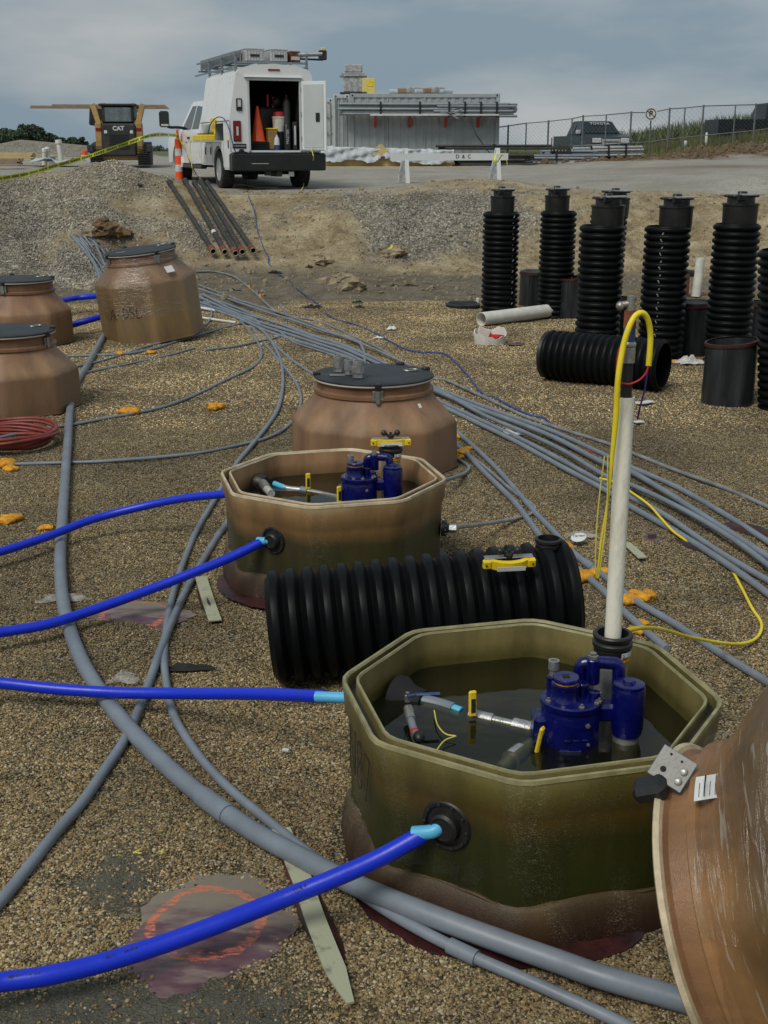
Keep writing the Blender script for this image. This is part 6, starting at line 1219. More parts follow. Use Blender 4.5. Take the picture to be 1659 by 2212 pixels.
for i in range(7): tag(MB().box(-.26, .26, -.25, .25, 0, .14+.05*(i % 3), b=.03).build('bag', ('tarp', 'wood2', 'greyproduct')[i % 3], None, Vector(((855+i*17-829.5)/FPX*45.5, CY+.5, ztop+.03)), (0, 0, .1*i)), ['leftmost small pale bag on the container roof', 'brown bag next to the leftmost on the roof', 'grey wrapped bag third from left on the roof', 'taller pale bag near the middle of the roof row', 'brown bag right of the middle on the roof', 'grey wrapped bag second from the end on the roof', 'rightmost pale bag in the roof row'][i], 'bag', 'row of bags on the container roof')
# lumber stack with tarp
LY = 40.5; zl = hz(0, LY)
def lum(px0, px1, y, z, rows, cols, label, m='wood', bw=.14, bh=.045, rz=0):
    x0 = (px0-829.5)/FPX*(y*CT); x1 = (px1-829.5)/FPX*(y*CT); t = empty('lumber_stack', (x0, y, z), rz, label, 'lumber'); me = None
    for j in range(rows):
        for i in range(cols):
            o = MB().box(0, x1-x0, 0, bw-.006, 0, bh-.005).build('board', m, t) if me is None else me.copy()
            if me is not None: COL.objects.link(o); o.parent = t
            me = me or o; o.location = (random.uniform(-.06, .06), i*bw, j*bh)
    return t, x0, x1
ls, lx0, lx1 = lum(700, 980, LY, zl, 7, 6, 'pale yellow lumber stack under the white tarp behind the truck')
# tarp draped over it
nx, ny = 60, 8; b = MB(); vs = []
for j in range(ny+1):
    for i in range(nx+1):
        u = i/nx; v = j/ny; x = lx0-.1+(lx1-lx0+.1)*u; fold = .025*math.sin(i*.43+j)+.012*math.sin(i*1.7+j*.9)+random.uniform(-.015, .015)
        topz = zl+.62-.12*u-.0; 
        z = topz-v*(.42+.03*math.sin(i*.3)); y = LY-.12-.05*v-.04*abs(math.sin(i*.9+v)); hole = max(0, 1-abs(x-(lx0+(560-245)/1659*900/1.8228/FPX*LY*1.9))/.5)
        vs.append((x, y+fold, z+fold))
for i in range(nx+1): u = i/nx; vs.append((lx0-.1+(lx1-lx0+.1)*u, LY+.9, zl+.63-.12*u+.01*math.sin(i*.7)))
k = (nx+1)
fs = [(j*k+i, j*k+i+1, (j+1)*k+i+1, (j+1)*k+i) for j in range(ny) for i in range(nx) if not (24 <= i <= 31 and j >= 3+abs(i-27.5)*.9)]+[((ny+1)*k+i, (ny+1)*k+i+1, i+1, i) for i in range(nx)]
b.add(vs, fs, True); tag(b.build('tarp', 'tarp', None, auto=False), 'crumpled white tarp draped over the yellow lumber stack, torn in the middle', 'tarp')
tag(MB().prism([(-.42, 0), (.42, 0), (.05, .36), (-.04, .36)], -.02, .02, RX(R(90), 4, 'X')).build('plywood_gable', 'wood', None, ((822-829.5)/FPX*40, LY-.14, zl+.33)), 'triangle of bare yellow wood showing through the torn tarp', 'plywood')
lum(700, 1010, LY-.25, zl-.03, 1, 2, 'single layer of boards on the ground in front of the tarp stack', 'wood')
# pipe bundles on the ground
gp = lambda px, y: ((px-829.5)/FPX*(y*CT), y)
for i, (px, y, L_, rws, cls, dz, m, lb) in enumerate([(985, 40.8, 5.2, 5, 5, 0, 'iron', 'dark conduit pile on the ground right of the lumber stack'), (950, 41.6, 3.6, 2, 4, .5, 'iron', 'dark pipes lying on top behind the white barricade rail'), (1130, 41.4, 2.2, 4, 4, 0, 'rack', 'grey pipe pile just right of the barricade'), (1178, 42.2, 1.6, 5, 5, 0, 'rack', 'short grey pipe pile before the strapped bundle')]):
    x, yy = gp(px, y); pipe_bundle('pipe_bundle', (x, y, hz(x, y)+dz), L_ if px != 985 else 2.4, rws, cls, .042, lb, m=m, straps=1, jit=.2)
x, yy = gp(1240, 42.5); pipe_bundle('pipe_bundle', (x, yy, Q(1240, 340, 42.5).z), 2.35, 4, 5, .045, 'strapped bundle of light grey pipes by the fence', m='gal', straps=3, jit=.05, rz=R(2)).rotation_euler = (0, R(-1.2), R(2))
x, yy = gp(1213, 41.9); cp = empty('coil_stack', (x, yy, hz(x, yy)), 0, 'pile of small dark couplings beside the strapped pipe bundle', 'fittings pile')
me = None
for j in range(6):
    for i in range(6):
        o = MB().torus((0, 0, 0), .045, .02, 12, 6, RX(R(90), 4, 'X')).build('ring', 'iron', cp) if me is None else me.copy()
        if me is not None: COL.objects.link(o); o.parent = cp
        me = me or o; o.location = (i*.11-.3+(j % 2)*.05, 0, .06+j*.085)
# barricade
def aframe(px, py, y, label):
    z = hz((px-829.5)/FPX*y*CT, y); t = empty('barricade_leg', ((px-829.5)/FPX*(y*CT), y, z), 0, label, 'barricade leg')
    return t
by = 29.0; xA = (877-829.5)/FPX*(by*CT); xB = (1076-829.5)/FPX*(by*CT+.8)
bc_ = empty('barricade', (xA, by, hz(xA, by)), math.atan2(.9, xB-xA), 'long white wooden barricade rail on two A-frame legs behind the bank', 'barricade'); Lb_ = math.hypot(xB-xA, .9)
zA = 0; zB = hz(xB, by+.9)-hz(xA, by)
rail = MB().add([(-.4, -.06, .50), (Lb_+.25, -.06, .50+zB), (Lb_+.25, -.06, .66+zB), (-.4, -.06, .66), (-.4, -.02, .50), (Lb_+.25, -.02, .50+zB), (Lb_+.25, -.02, .66+zB), (-.4, -.02, .66)], [(0, 1, 2, 3), (7, 6, 5, 4), (0, 4, 5, 1), (3, 2, 6, 7), (0, 3, 7, 4), (1, 5, 6, 2)], False).build('rail', 'white', bc_)
text('rail_lettering', 'D & C', .12, 'print', rail, Matrix.Translation((Lb_*.5+.25, -.063, .585+zB*.5)) @ RX(R(90), 4, 'X') , .002, 1.3)
for x, z in ((.0, 0), (Lb_, zB)):
    for sx, sy in ((.0, -.12), (-.05, .26)):
        MB().add([(x-.045+sx, sy-.02, z), (x+.045+sx, sy-.02, z), (x+.045, -.02 if sy < 0 else .02, z+.78), (x-.045, -.02 if sy < 0 else .02, z+.78), (x-.045+sx, sy+.02, z), (x+.045+sx, sy+.02, z), (x+.045, .02 if sy < 0 else .06, z+.78), (x-.045, .02 if sy < 0 else .06, z+.78)], [(0, 1, 2, 3), (7, 6, 5, 4), (0, 4, 5, 1), (3, 2, 6, 7), (0, 3, 7, 4), (1, 5, 6, 2)], False).build('leg', 'white', bc_)
    MB().box(x-.12, x+.04, .08, .12, z+.18, z+.27).build('brace', 'whitein', bc_)
o = MB().tube([Q(1072, 330, 28.8), Q(1068, 345, 28.7), Q(1074, 350, 28.7), Q(1085, 335, 28.7), Q(1094, 345, 28.6), Q(1096, 362, 28.5)], .022, 6, flat=.3).build('tape_remnant', 'tapey'); tag(o, 'knotted end of yellow tape hanging at the right barricade leg', 'tape')

# ------------------------------------------------------------------ fence, sign, pickups
fp = [(1060, 277, 48, 330), (1098, 272, 47.5, 325), (1137, 266, 47, 322), (1185, 262, 46.7, 320), (1236, 256, 46.5, 318), (1260, 251, 46.3, 318), (1310, 248, 46, 317), (1364, 243, 46, 315), (1407, 243, 46, 312), (1447, 235, 46, 312), (1480, 233, 46, 310), (1520, 229, 46, 309), (1589, 227, 46, 307), (1633, 226, 46, 304), (1680, 220, 46, 302)]
fn = empty('chain_link_fence', (0, 0, 0), 0, 'chain-link panel fence climbing across the right side of the horizon', 'fence')
tops = [Q(a, b_, c) for a, b_, c, d in fp]; bots = [Vector((t.x, t.y, hz(t.x, t.y)-.1)) for t in tops]
for i, (t, b_) in enumerate(zip(tops, bots)): MB().cyl(b_, t+Vector((0, 0, .04 if i % 2 else .0)), .034 if i % 2 else .025, 8).build('post', 'fence', fn)
for a, b_, c, d in zip(tops, tops[1:], bots, bots[1:]):
    MB().cyl(a, b_, .022, 6).build('top_rail', 'fence', fn); k = .30; MB().cyl(a*(1-.62)+c*.62, b_*(1-.62)+d*.62, .018, 6).build('mid_rail', 'fence', fn)
    w = MB(); n = max(3, int((b_-a).length/.14)); hh = 10
    for i in range(-hh, n):   # diagonal wires
        for sgn in (1, -1):
            pts = []
            for s in (0, 1):
                u = (i+hh*s)/n; v = s if sgn > 0 else 1-s; 
                pts.append((u, v))
            (u0, v0), (u1, v1) = pts
            if u1 <= 0 or u0 >= 1: continue
            if u0 < 0: f = -u0/(u1-u0); v0 = v0+(v1-v0)*f; u0 = 0
            if u1 > 1: f = (1-u0)/(u1-u0); v1 = v0+(v1-v0)*f; u1 = 1
            g_ = lambda u, v: (a*(1-u)+b_*u)*(1-v)+(c*(1-u)+d*u)*v
            w.cyl(g_(u0, v0), g_(u1, v1), .0028, 3, caps=False)
    w.build('wire_mesh', 'fence', fn)
sg = empty('no_parking_sign', Q(1406, 246, 45.8), 0, 'square white no-parking sign with circled letter P on the fence', 'sign')
MB().box(-.29, .29, -.01, .01, -.31, .31, b=.004).build('plate', 'paper', sg); s_ = MB().torus((0, 0, 0), .235, .022, 32, 6, RX(R(90), 4, 'X')).build('ring', 'print', sg, (0, -.012, 0))
text('sign_letter', 'P', .36, 'print', sg, Matrix.Translation((0, -.014, .0)) @ RX(R(90), 4, 'X'), .003, 1, 0, .012); MB().box(-.225, .225, -.016, -.013, -.02, .02, Matrix.Rotation(R(35), 4, 'Y')).build('slash', 'print', sg)
sg.scale = (.74, .74, .74)
def pickup(loc, rz, m, label, s=1.0, windlet=None):
    t = empty('pickup_truck', loc, rz, label, 'pickup truck'); t.scale = (s, s, s)
    # x forward along -? local: +x front
    prof = [(-2.6, .55), (-2.6, 1.12), (-.75, 1.12), (-.62, 1.70), (-.45, 1.76), (.65, 1.76), (.85, 1.72), (1.45, 1.18), (2.45, 1.05), (2.58, .95), (2.62, .55)]
    n = len(prof); hwid = lambda z: .90 if z < 1.15 else .90-.25*(z-1.15)/.6
    MB().add([(x, s_*hwid(z), z) for s_ in (1, -1) for x, z in prof], [(i, i+1, n+i+1, n+i) for i in range(n-1)]+[(n-1, 0, n, 2*n-1), tuple(range(n-1, -1, -1)), tuple(range(n, 2*n))], False).build('body', m, t)
    MB().add([(.90, .66, 1.69), (.90, -.66, 1.69), (1.42, -.82, 1.22), (1.42, .82, 1.22)], [(0, 1, 2, 3)], False, Matrix.Translation((.02, 0, .02))).build('windscreen', 'glass', t)
    for sg_ in (-1, 1):
        for poly in ([(-.55, 1.2), (-.48, 1.66), (.1, 1.68), (.1, 1.2)], [(.2, 1.2), (.2, 1.68), (.66, 1.68), (1.2, 1.2)]):
            v = [(x, sg_*(hwid(z)+.006), z) for x, z in poly]; MB().add(v, [(0, 1, 2, 3)] , False).build('window', 'glass', t)
        for x in (-1.65, 1.65): w = MB().lathe([(.1, -.12), (.36, -.12), (.39, -.08), (.39, .08), (.36, .12), (.1, .12)], 24, True, True, RX(R(90), 4, 'X')).build('wheel', 'tyre', t, (x, sg_*.80, .39)); MB().lathe([(.22, -.125), (.2, -.10), (0, -.13)], 16, False, False, RX(R(90 if sg_ < 0 else -90)*-1, 4, 'X')).build('rim', 'chrome', w)
        MB().box(2.52, 2.66, sg_*.66-.2, sg_*.66+.2, .80, 1.0, b=.02).build('headlight', 'clearlens', t)
        MB().box(1.1, 1.25, sg_*1.02-.10, sg_*1.02+.10, 1.18, 1.36, b=.03).build('door_mirror', 'chrome', t)
    MB().box(2.58, 2.67, -.42, .42, .74, .96, b=.01).build('grille', 'chrome', t); MB().box(2.6, 2.68, -.36, .36, .82, .86).build('grille_gap', 'dark', t); MB().box(2.55, 2.75, -.92, .92, .46, .68, b=.04).build('front_bumper', 'chrome' if windlet else m, t)
    if windlet:
        mm = Matrix(((0, -.0, .67, 0), (1, 0, 0, 0), (0, .9, .74, 0), (0, 0, 0, 1)))
        x_ = Vector((0, 1, 0)); y_ = Vector((-.52, 0, .47)).normalized(); z_ = x_.cross(y_); mm = Matrix((x_, y_, z_)).transposed().to_4x4(); mm.translation = Vector((1.06, 0, 1.60))+z_*.05
        text('windscreen_lettering', windlet, .21, 'reflect', t, mm, .003, 1.1)
    return t
p1 = Q(1277, 262, 58); pickup((p1.x, 58, p1.z-1.76), R(-79), 'carpaint', 'dark blue-green pickup facing forward behind the fence, lettering on windscreen', 1.0, 'TOYOTA')
pz = Q(1640, 229, 52).z-1.78; pickup((Q(1672, 290, 52).x, 52, pz+.1), R(3), 'carblack', 'black pickup seen from the side behind the fence, cut by the right edge', 1.02)
M['earth'] = mat('brown_earth', (.13, .09, .05), .9, var=.35, scale=5, bump=.4)
M['trenchclay'] = mat('orange_brown_clay', (.14, .085, .035), .9, var=.45, scale=7, bump=.6)
# ------------------------------------------------------------------ left background field
q = T(20, 338); t_, a_, b_ = None, None, None
def at_px(px, y, dz=0): x = (px-829.5)/FPX*(y*CT); return Vector((x, y, hz(x, y)+dz))
def plank_pile(px0, px1, y, rows, cols, label, m='wood'):
    t, x0, x1 = lum(px0, px1, y, hz((px0-829.5)/FPX*y, y), rows, cols, label, m); return t
t1, _, _ = lum(-40, 68, 41, hz(-13, 41)+.1, 5, 4, 'pale lumber stack lying in the field at the left edge'); t1.location.z = Q(10, 345, 41).z
t2, _, _ = lum(-40, 38, 38, 0, 4, 3, 'darker boards lying before the pale lumber at the left edge', 'wood2'); t2.location.z = Q(10, 352, 38).z-.05
t3, _, _ = lum(66, 135, 43, 0, 1, 2, 'single thin board on the ground left of the white pipes', 'wood'); t3.location.z = Q(90, 335, 43).z; t3.rotation_euler = (0, R(2), R(10))
for i, (px, w, h, tl_, lb) in enumerate(((95, .09, .42, .12, 'white vent pipe in the field, left one of the close pair'), (104, .09, .46, .05, 'white vent pipe in the field, right one of the close pair'), (133, .11, .62, -.07, 'tall white pipe standing alone in the field, leaning slightly'))):
    yb_ = 42+i*.1; base_ = Q(px, 357 if i < 2 else 352, yb_); 
    o = MB().lathe([(w*.75, -.2), (w*.75, h), (w, h+.01), (w, h+.12), (w*.8, h+.13)], 16, True, True).build('vent_pipe', 'pvcwhite', None, base_, (0, tl_, 0)); tag(o, lb, 'pipe')
o = MB().lathe([(.2, 0), (.2, .26), (.18, .28)], 20).build('grey_drum', 'greyproduct', None, Q(108, 355, 43)); tag(o, 'grey drum behind the paired white pipes in the field', 'drum')
bb_ = MB(); 
vs = []; nn_ = 16
for j in range(6):
    for i in range(nn_): vs.append((i*.18, j*.25, random.uniform(0, .16)+.05*math.sin(i*.9)))
bb_.add(vs, [(j*nn_+i, j*nn_+i+1, (j+1)*nn_+i+1, (j+1)*nn_+i) for j in range(5) for i in range(nn_-1)], True); tag(bb_.build('plastic_sheet', 'tarp', None, Q(62, 352, 40), auto=False), 'crumpled grey plastic sheet on the ground at the foot of the white pipes', 'sheet')
ob = empty('orange_barrel', Q(184, 352, 60), 0, 'orange drum far behind the gravel mound, left of the loader', 'barrel'); ob.location.z = Q(184, 345, 60).z
MB().lathe([(.16, 0), (.16, .4), (.13, .42)], 20).build('drum', 'traffic', ob); MB().lathe([(.165, .15), (.165, .22)], 20, False, False).build('stripe', 'reflect', ob)

# ------------------------------------------------------------------ trees (each a tapered trunk with limbs and leaf clumps)
def leaf_mesh(name, clusters, nleaf, size, m, parent, seed):
    r_ = np.random.default_rng(seed); c = np.array([k[:3] for k in clusters]); rad = np.array([k[3] for k in clusters]); w = rad**2; idx = r_.choice(len(c), nleaf, p=w/w.sum())
    d = r_.normal(size=(nleaf, 3)); d /= np.linalg.norm(d, axis=1)[:, None]; rr = rad[idx]*(r_.random(nleaf)**.35); p = c[idx]+d*rr[:, None]*np.array([1, 1, .8])
    u = r_.normal(size=(nleaf, 3)); u /= np.linalg.norm(u, axis=1)[:, None]; v = np.cross(u, r_.normal(size=(nleaf, 3))); v /= np.linalg.norm(v, axis=1)[:, None]
    s = size*(.6+.8*r_.random(nleaf))[:, None]; V = np.stack([p-u*s, p+v*s*.7, p+u*s, p-v*s*.7], 1).reshape(-1, 3)
    me = bpy.data.meshes.new(name); me.vertices.add(len(V)); me.vertices.foreach_set('co', V.astype(np.float32).ravel()); me.loops.add(len(V)); me.loops.foreach_set('vertex_index', np.arange(len(V))); me.polygons.add(nleaf); me.polygons.foreach_set('loop_start', np.arange(0, len(V), 4)); me.update(); me.materials.append(M[m])
    o = bpy.data.objects.new(name, me); COL.objects.link(o); o.parent = parent; return o
def tree(px, base_y, top_y, wpx, y, label, seed, m='crown1', n=9000):
    b_ = Q(px, base_y, y); h = (Q(px, top_y, y).z-b_.z); w = wpx/FPX*y*CT/2; b_.z -= 1.0; h += 1.0
    t = empty('tree', b_, 0, label, 'tree', 'trees beyond the field at the left'); r_ = random.Random(seed); cl = []
    tb = MB().tube([(0, 0, -1), (.02*h, 0, h*.3), (0, .02*h, h*.75)], lambda f: .035*h*(1-.75*f), 8, True, 3)
    for k in range(16):
        a = r_.random()*6.28; f = r_.random(); zz = h*(.22+.62*f); rad = w*(1.0-.45*abs(f-.35)*1.4)*(.35+.55*r_.random()); x, yy = rad*math.cos(a), rad*math.sin(a)
        cl.append((x, yy, zz, w*r_.uniform(.24, .42))); tb.tube([(0, 0, zz*.55), (x*.5, yy*.5, zz*.8), (x*.9, yy*.9, zz)], lambda f: .012*h*(1-.7*f), 5, False, 2)
    cl.append((0, 0, h*.82, w*.33)); tb.build('trunk', 'bark', t); leaf_mesh('crown', cl, n, .035*h+.1, m, t, seed); return t
tree(15, 330, 278, 95, 230, 'broad dark tree at the far left edge of the horizon', 1)
tree(72, 330, 266, 80, 232, 'tallest dark rounded tree of the left group on the horizon', 2)
tree(45, 330, 282, 60, 226, 'low dark tree between the edge tree and the tallest one', 3)
tree(108, 330, 286, 62, 236, 'dark tree just right of the tallest one on the horizon', 4)
tree(132, 330, 294, 34, 250, 'small low tree behind the lone white pipe', 5, n=4000)
tree(160, 330, 294, 46, 240, 'dark tree standing apart right of the white pipe', 6)
tree(181, 330, 291, 22, 240, 'narrow tree at the right end of the left group', 7, n=3000)
tree(205, 329, 321, 60, 420, 'far low tree seen left of the loader', 8, n=4000)
tree(345, 329, 318, 60, 420, 'far low tree seen between loader and truck mirror', 9, n=4000)
# maize and rough grass on the right rise
def blades(name, pts, hts, wid, lean, m, label, cat, seed=1, segs=2):
    r_ = np.random.default_rng(seed); n = len(pts); a = r_.random(n)*6.28; dx = np.cos(a)*wid; dy = np.sin(a)*wid; la = r_.random(n)*6.28; l1 = hts*lean*r_.random(n)
    z = np.zeros(n); P0 = pts-np.stack([dx, dy, z], 1); P1 = pts+np.stack([dx, dy, z], 1); tip = pts+np.stack([np.cos(la)*l1, np.sin(la)*l1, hts], 1)
    V = np.stack([P0, P1, tip], 1).reshape(-1, 3); me = bpy.data.meshes.new(name); me.vertices.add(len(V)); me.vertices.foreach_set('co', V.astype(np.float32).ravel()); me.loops.add(len(V)); me.loops.foreach_set('vertex_index', np.arange(len(V))); me.polygons.add(n); me.polygons.foreach_set('loop_start', np.arange(0, len(V), 3)); me.update(); me.materials.append(M[m]); o = bpy.data.objects.new(name, me); COL.objects.link(o); tag(o, label, cat, None, 'stuff'); return o
def Hv(x, y): return H(x, y)
n = 30000; x = rng.uniform(4.5, 24, n); y = rng.uniform(43.5, 57, n); k = (y > 45.6-.1*x+rng.normal(0, .6, n)); x, y = x[k], y[k]
blades('grass', np.stack([x, y, Hv(x, y)-.03], 1), rng.uniform(.12, .42, len(x)), .016, .6, 'grass', 'rough green and straw grass along the fence', 'grass')
n = 2600; x = rng.uniform(1.2, 12, n); y = rng.uniform(43, 46.5, n); blades('weeds', np.stack([x, y, Hv(x, y)-.03], 1), rng.uniform(.05, .3, n), .02, .7, 'grass', 'scattered weeds on the brown spoil bank', 'weeds', 4)
# maize: rows of plants, dense; its top edge rises to the right
xs = []; ys = []
for r_i in range(16):
    yy = 76+r_i*1.1; x0 = 12.5+r_i*.25; xv = np.arange(x0, 46, .20); xs.append(xv+rng.normal(0, .05, len(xv))); ys.append(np.full(len(xv), yy)+rng.normal(0, .1, len(xv)))
x = np.concatenate(xs); y = np.concatenate(ys); z0 = Hv(x, y); ht = np.clip(np.interp(x, [14, 15.9, 21.2, 24.7, 40], [2.5, 2.98, 3.82, 4.26, 5.2])-z0, .25, 3)+rng.normal(0, .10, len(x))
pp = []; hh = []
for k in range(7):
    f = k/7; pp.append(np.stack([x, y, z0+ht*f*.8], 1)); hh.append(ht*(.5-.15*f)+.1)
blades('maize', np.concatenate(pp), np.concatenate(hh), .05, .9, 'corn', 'tall maize field rising to the right behind the fence', 'maize', 7)
# small posts/markers in the grass
for i, (px, py, h) in enumerate(((1191, 268, .0), (1174, 280, -.35))):
    b_ = at_px(px, 50+i); o = MB().box(-.03, .03, -.02, .02, 0, h+.85, b=.005).build('survey_stake', 'wood2', None, b_); tag(o, ('thin survey stake with faded top left of the pickup', 'dark stake standing in the grass near the pickup')[i], 'stake')
o = MB().lathe([(.06, 0), (.06, .35), (.04, .38)], 10).build('marker_post', 'pvcwhite', None, at_px(1480, 47.0)); tag(o, 'short white marker post in the grass under the maize', 'marker')
o = MB().lathe([(.05, 0), (.05, .5), (.03, .55)], 10).build('marker_post', 'pvcwhite', None, at_px(1524, 47.5)); tag(o, 'short white marker post in the grass near the black pickup', 'marker')

M['poly'] = M['film'].copy(); M['poly'].name = 'thin_polythene'
for n_ in M['poly'].node_tree.nodes:
    if n_.type == 'VALTORGB': n_.color_ramp.elements[0].position = .3; n_.color_ramp.elements[1].color = (.6, .6, .6, 1)
# ------------------------------------------------------------------ pebbles and stones
def inside(x, y):
    k = np.zeros(len(x), bool)
    for c, r_ in ((S1, .60), (S2, .60)): k |= (x-c.x)**2+(y-c.y)**2 < r_*r_
    return k
def dens_sample(n, y0, y1, pw=2.0):
    y = (y0**(1-pw)+rng.random(n)*(y1**(1-pw)-y0**(1-pw)))**(1/(1-pw)) if pw != 1 else y0*(y1/y0)**rng.random(n)
    hw_ = (829.5/FPX)*(y*CT+CZ*ST)+.25; x = rng.uniform(-1, 1, n)*hw_; return x, y
def pebbles(n, y0, y1, s0, s1, seed):
    x, y = dens_sample(n, y0, y1, 1.35); k = ~inside(x, y)
    mk = gmasks(x, y); k &= rng.random(n) < np.clip(1.0-.93*np.clip(mk['silty'], 0, 1)-patch_mask(x, y), .0, 1); x, y = x[k], y[k]
    s = rng.uniform(s0, s1, len(x))*np.clip(1+.35*rng.normal(size=len(x)), .55, 2.0)
    sc = np.stack([s*rng.uniform(.8, 1.35, len(x)), s*rng.uniform(.8, 1.1, len(x)), s*rng.uniform(.5, .85, len(x))], 1)
    return np.stack([x, y, H(x, y)+s*rng.uniform(-.15, .45, len(x))], 1), sc, rng.uniform(-.5, .5, (len(x), 3))+np.stack([np.zeros(len(x)), np.zeros(len(x)), rng.uniform(0, 6.28, len(x))], 1)
_c = P(440, 1995, 0); _c2 = P(290, 1330, 0)
PATCH = [(_c.x, _c.y, .24, .30, 0), (_c2.x, _c2.y, .25, .17, 0)]
def patch_mask(x, y):
    v = 0
    for cx, cy, sx, sy, rr in PATCH: v = v+np.clip(1.7*np.exp(-(((x-cx)/sx)**2+((y-cy)/sy)**2)**2)+1.6*fbm(x, y, 9, 4, 21)-.35, 0, .985)
    return np.clip(v, 0, 1)*1.0
p_, s_, r_ = pebbles(520000, 2.05, 9.5, .0027, .0044, 1)
scatter('pea_gravel', p_, s_, r_, M['pebble'], 1, label='loose brown and tan pea gravel covering the pit floor', cat='gravel', kind='stuff')
n = 150000; y = 9.0+8.2*rng.random(n)**.8; hw_ = (829.5/FPX)*(y*CT+CZ*ST)+.3; x = rng.uniform(-1, 1, n)*hw_; mk = gmasks(x, y); k = rng.random(n) < mk['pea']; x, y = x[k], y[k]; s = rng.uniform(.0045, .0085, len(x))
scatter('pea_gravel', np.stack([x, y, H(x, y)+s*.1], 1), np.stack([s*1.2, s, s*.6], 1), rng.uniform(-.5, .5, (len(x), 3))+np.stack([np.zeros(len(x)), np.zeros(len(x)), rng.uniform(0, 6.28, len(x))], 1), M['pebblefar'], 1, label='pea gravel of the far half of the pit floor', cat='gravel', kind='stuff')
# crushed stone on banks
def stones(n, x0, x1, y0, y1, s0, s1, key, thr=.35):
    x = rng.uniform(x0, x1, n); y = rng.uniform(y0, y1, n); mk = gmasks(x, y); k = rng.random(n) < np.clip(mk[key]*1.4-thr*.5, 0, 1)
    x, y = x[k], y[k]; m = len(x); s = rng.uniform(s0, s1, m); return np.stack([x, y, H(x, y)+s*.2], 1), np.stack([s*rng.uniform(.8, 1.5, m), s, s*rng.uniform(.45, .8, m)], 1), rng.uniform(-3, 3, (m, 3))
a1_ = stones(60000, -9, -2.5, 18.5, 26, .008, .024, 'gravel'); a2_ = stones(42000, -3, 7, 20.0, 27, .008, .024, 'gravel')
pp = np.concatenate([a1_[0], a2_[0]]); sc = np.concatenate([a1_[1], a2_[1]]); ro = np.concatenate([a1_[2], a2_[2]])
scatter('crushed_stone', pp, sc, ro, M['crushed'], 1, True, label='grey crushed stone spilled over the pit banks', cat='crushed stone', kind='stuff')
n = 5000; x = rng.uniform(-5, 9, n); y = rng.uniform(16.8, 25.5, n); s = rng.gamma(1.3, .008, n)+.005; mk = gmasks(x, y); k = (mk['pea'] < .5); x, y, s = x[k], y[k], s[k]
scatter('clods', np.stack([x, y, H(x, y)+s*.2], 1), np.stack([s*1.3, s, s*.7], 1), rng.uniform(-3, 3, (len(x), 3)), M['rock'], 1, True, label='small clay clods strewn over the bank and its foot', cat='clods', kind='stuff')
n = 2200; x = rng.uniform(2.5, 17, n); y = rng.normal(43.0, .9, n)-.05*(x-5); s = rng.gamma(1.6, .028, n)+.015
scatter('spoil_clods', np.stack([x, y, H(x, y)], 1), np.stack([s*1.3, s, s*.8], 1), rng.uniform(-3, 3, (n, 3)), M['spoil'] if 'spoil' in M else M['earth'], 1, True, label='dark earth clods on the spoil bank by the fence', cat='clods', kind='stuff')
# single larger lumps
for i, (px, py, s, lb, m) in enumerate([(197, 508, .16, 'pale rock at the mouth of the clay trench', 'rock'), (236, 500, .20, 'brown clay lump fallen in the trench, right of the pale rock', 'trenchclay'), (222, 486, .16, 'brown clay lump hanging high in the trench wall', 'trenchclay'), (258, 505, .15, 'brown clay lump at the right side of the trench', 'trenchclay'), (700, 565, .16, 'tan clay lump on the bank below the truck', 'rock'), (858, 545, .17, 'tan clay lump left of the yellow tape scrap', 'rock'), (836, 552, .13, 'smaller tan clay lump beside the yellow tape scrap', 'rock'), (740, 607, .17, 'grey clay lump at the foot of the bank, upper of the cluster', 'rock'), (760, 622, .2, 'grey clay lump at the foot of the bank, lower right of the cluster', 'rock'), (708, 612, .14, 'grey clay lump at the foot of the bank, left of the cluster', 'rock')]):
    q = T(px, py); b_ = MB(); b_.sphere((0, 0, 0), s, 7, (1.3, 1, .6)); r0 = random.Random(i); b_.v = [tuple(c*(1+.25*math.sin(7*v[0]/s+i)+.15*math.cos(9*v[2]/s+2*i+v[1]*30)) for c in v) for v in b_.v]; b_.sm = [False]*len(b_.f)
    tag(b_.build('clay_lump', m, None, q+Vector((0, 0, s*.1)), (0, 0, i)), lb, 'rock')
# ------------------------------------------------------------------ things lying on the gravel
def foam(px, py, s, lb, z=0.0, flat=.45):
    s *= .86
    q = P(px, py, 0) if py > 620 else T(px, py); q.z = hz(q.x, q.y); r0 = random.Random(int(px*7+py)); b_ = MB(); ph = [r0.random()*6 for _ in range(6)]
    b_.sphere((0, 0, 0), s, 9, (1.25, 1, flat)); V = []
    for v in b_.v:
        d = Vector(v).normalized(); f = 1+.22*math.sin(4*d.x+ph[0]+3*d.y)+.16*math.sin(8*d.y+ph[1])+.10*math.sin(13*d.z+9*d.x+ph[2])+.07*math.sin(21*d.x+17*d.y+ph[3]); V.append(tuple(Vector(v)*f))
    b_.v = V; o = b_.build('foam_blob', 'orange', None, q+Vector((0, 0, s*.3+z)), (0, 0, r0.random()*6), auto=False); tag(o, lb, 'expanding foam', 'orange foam blobs on conduits and gravel')
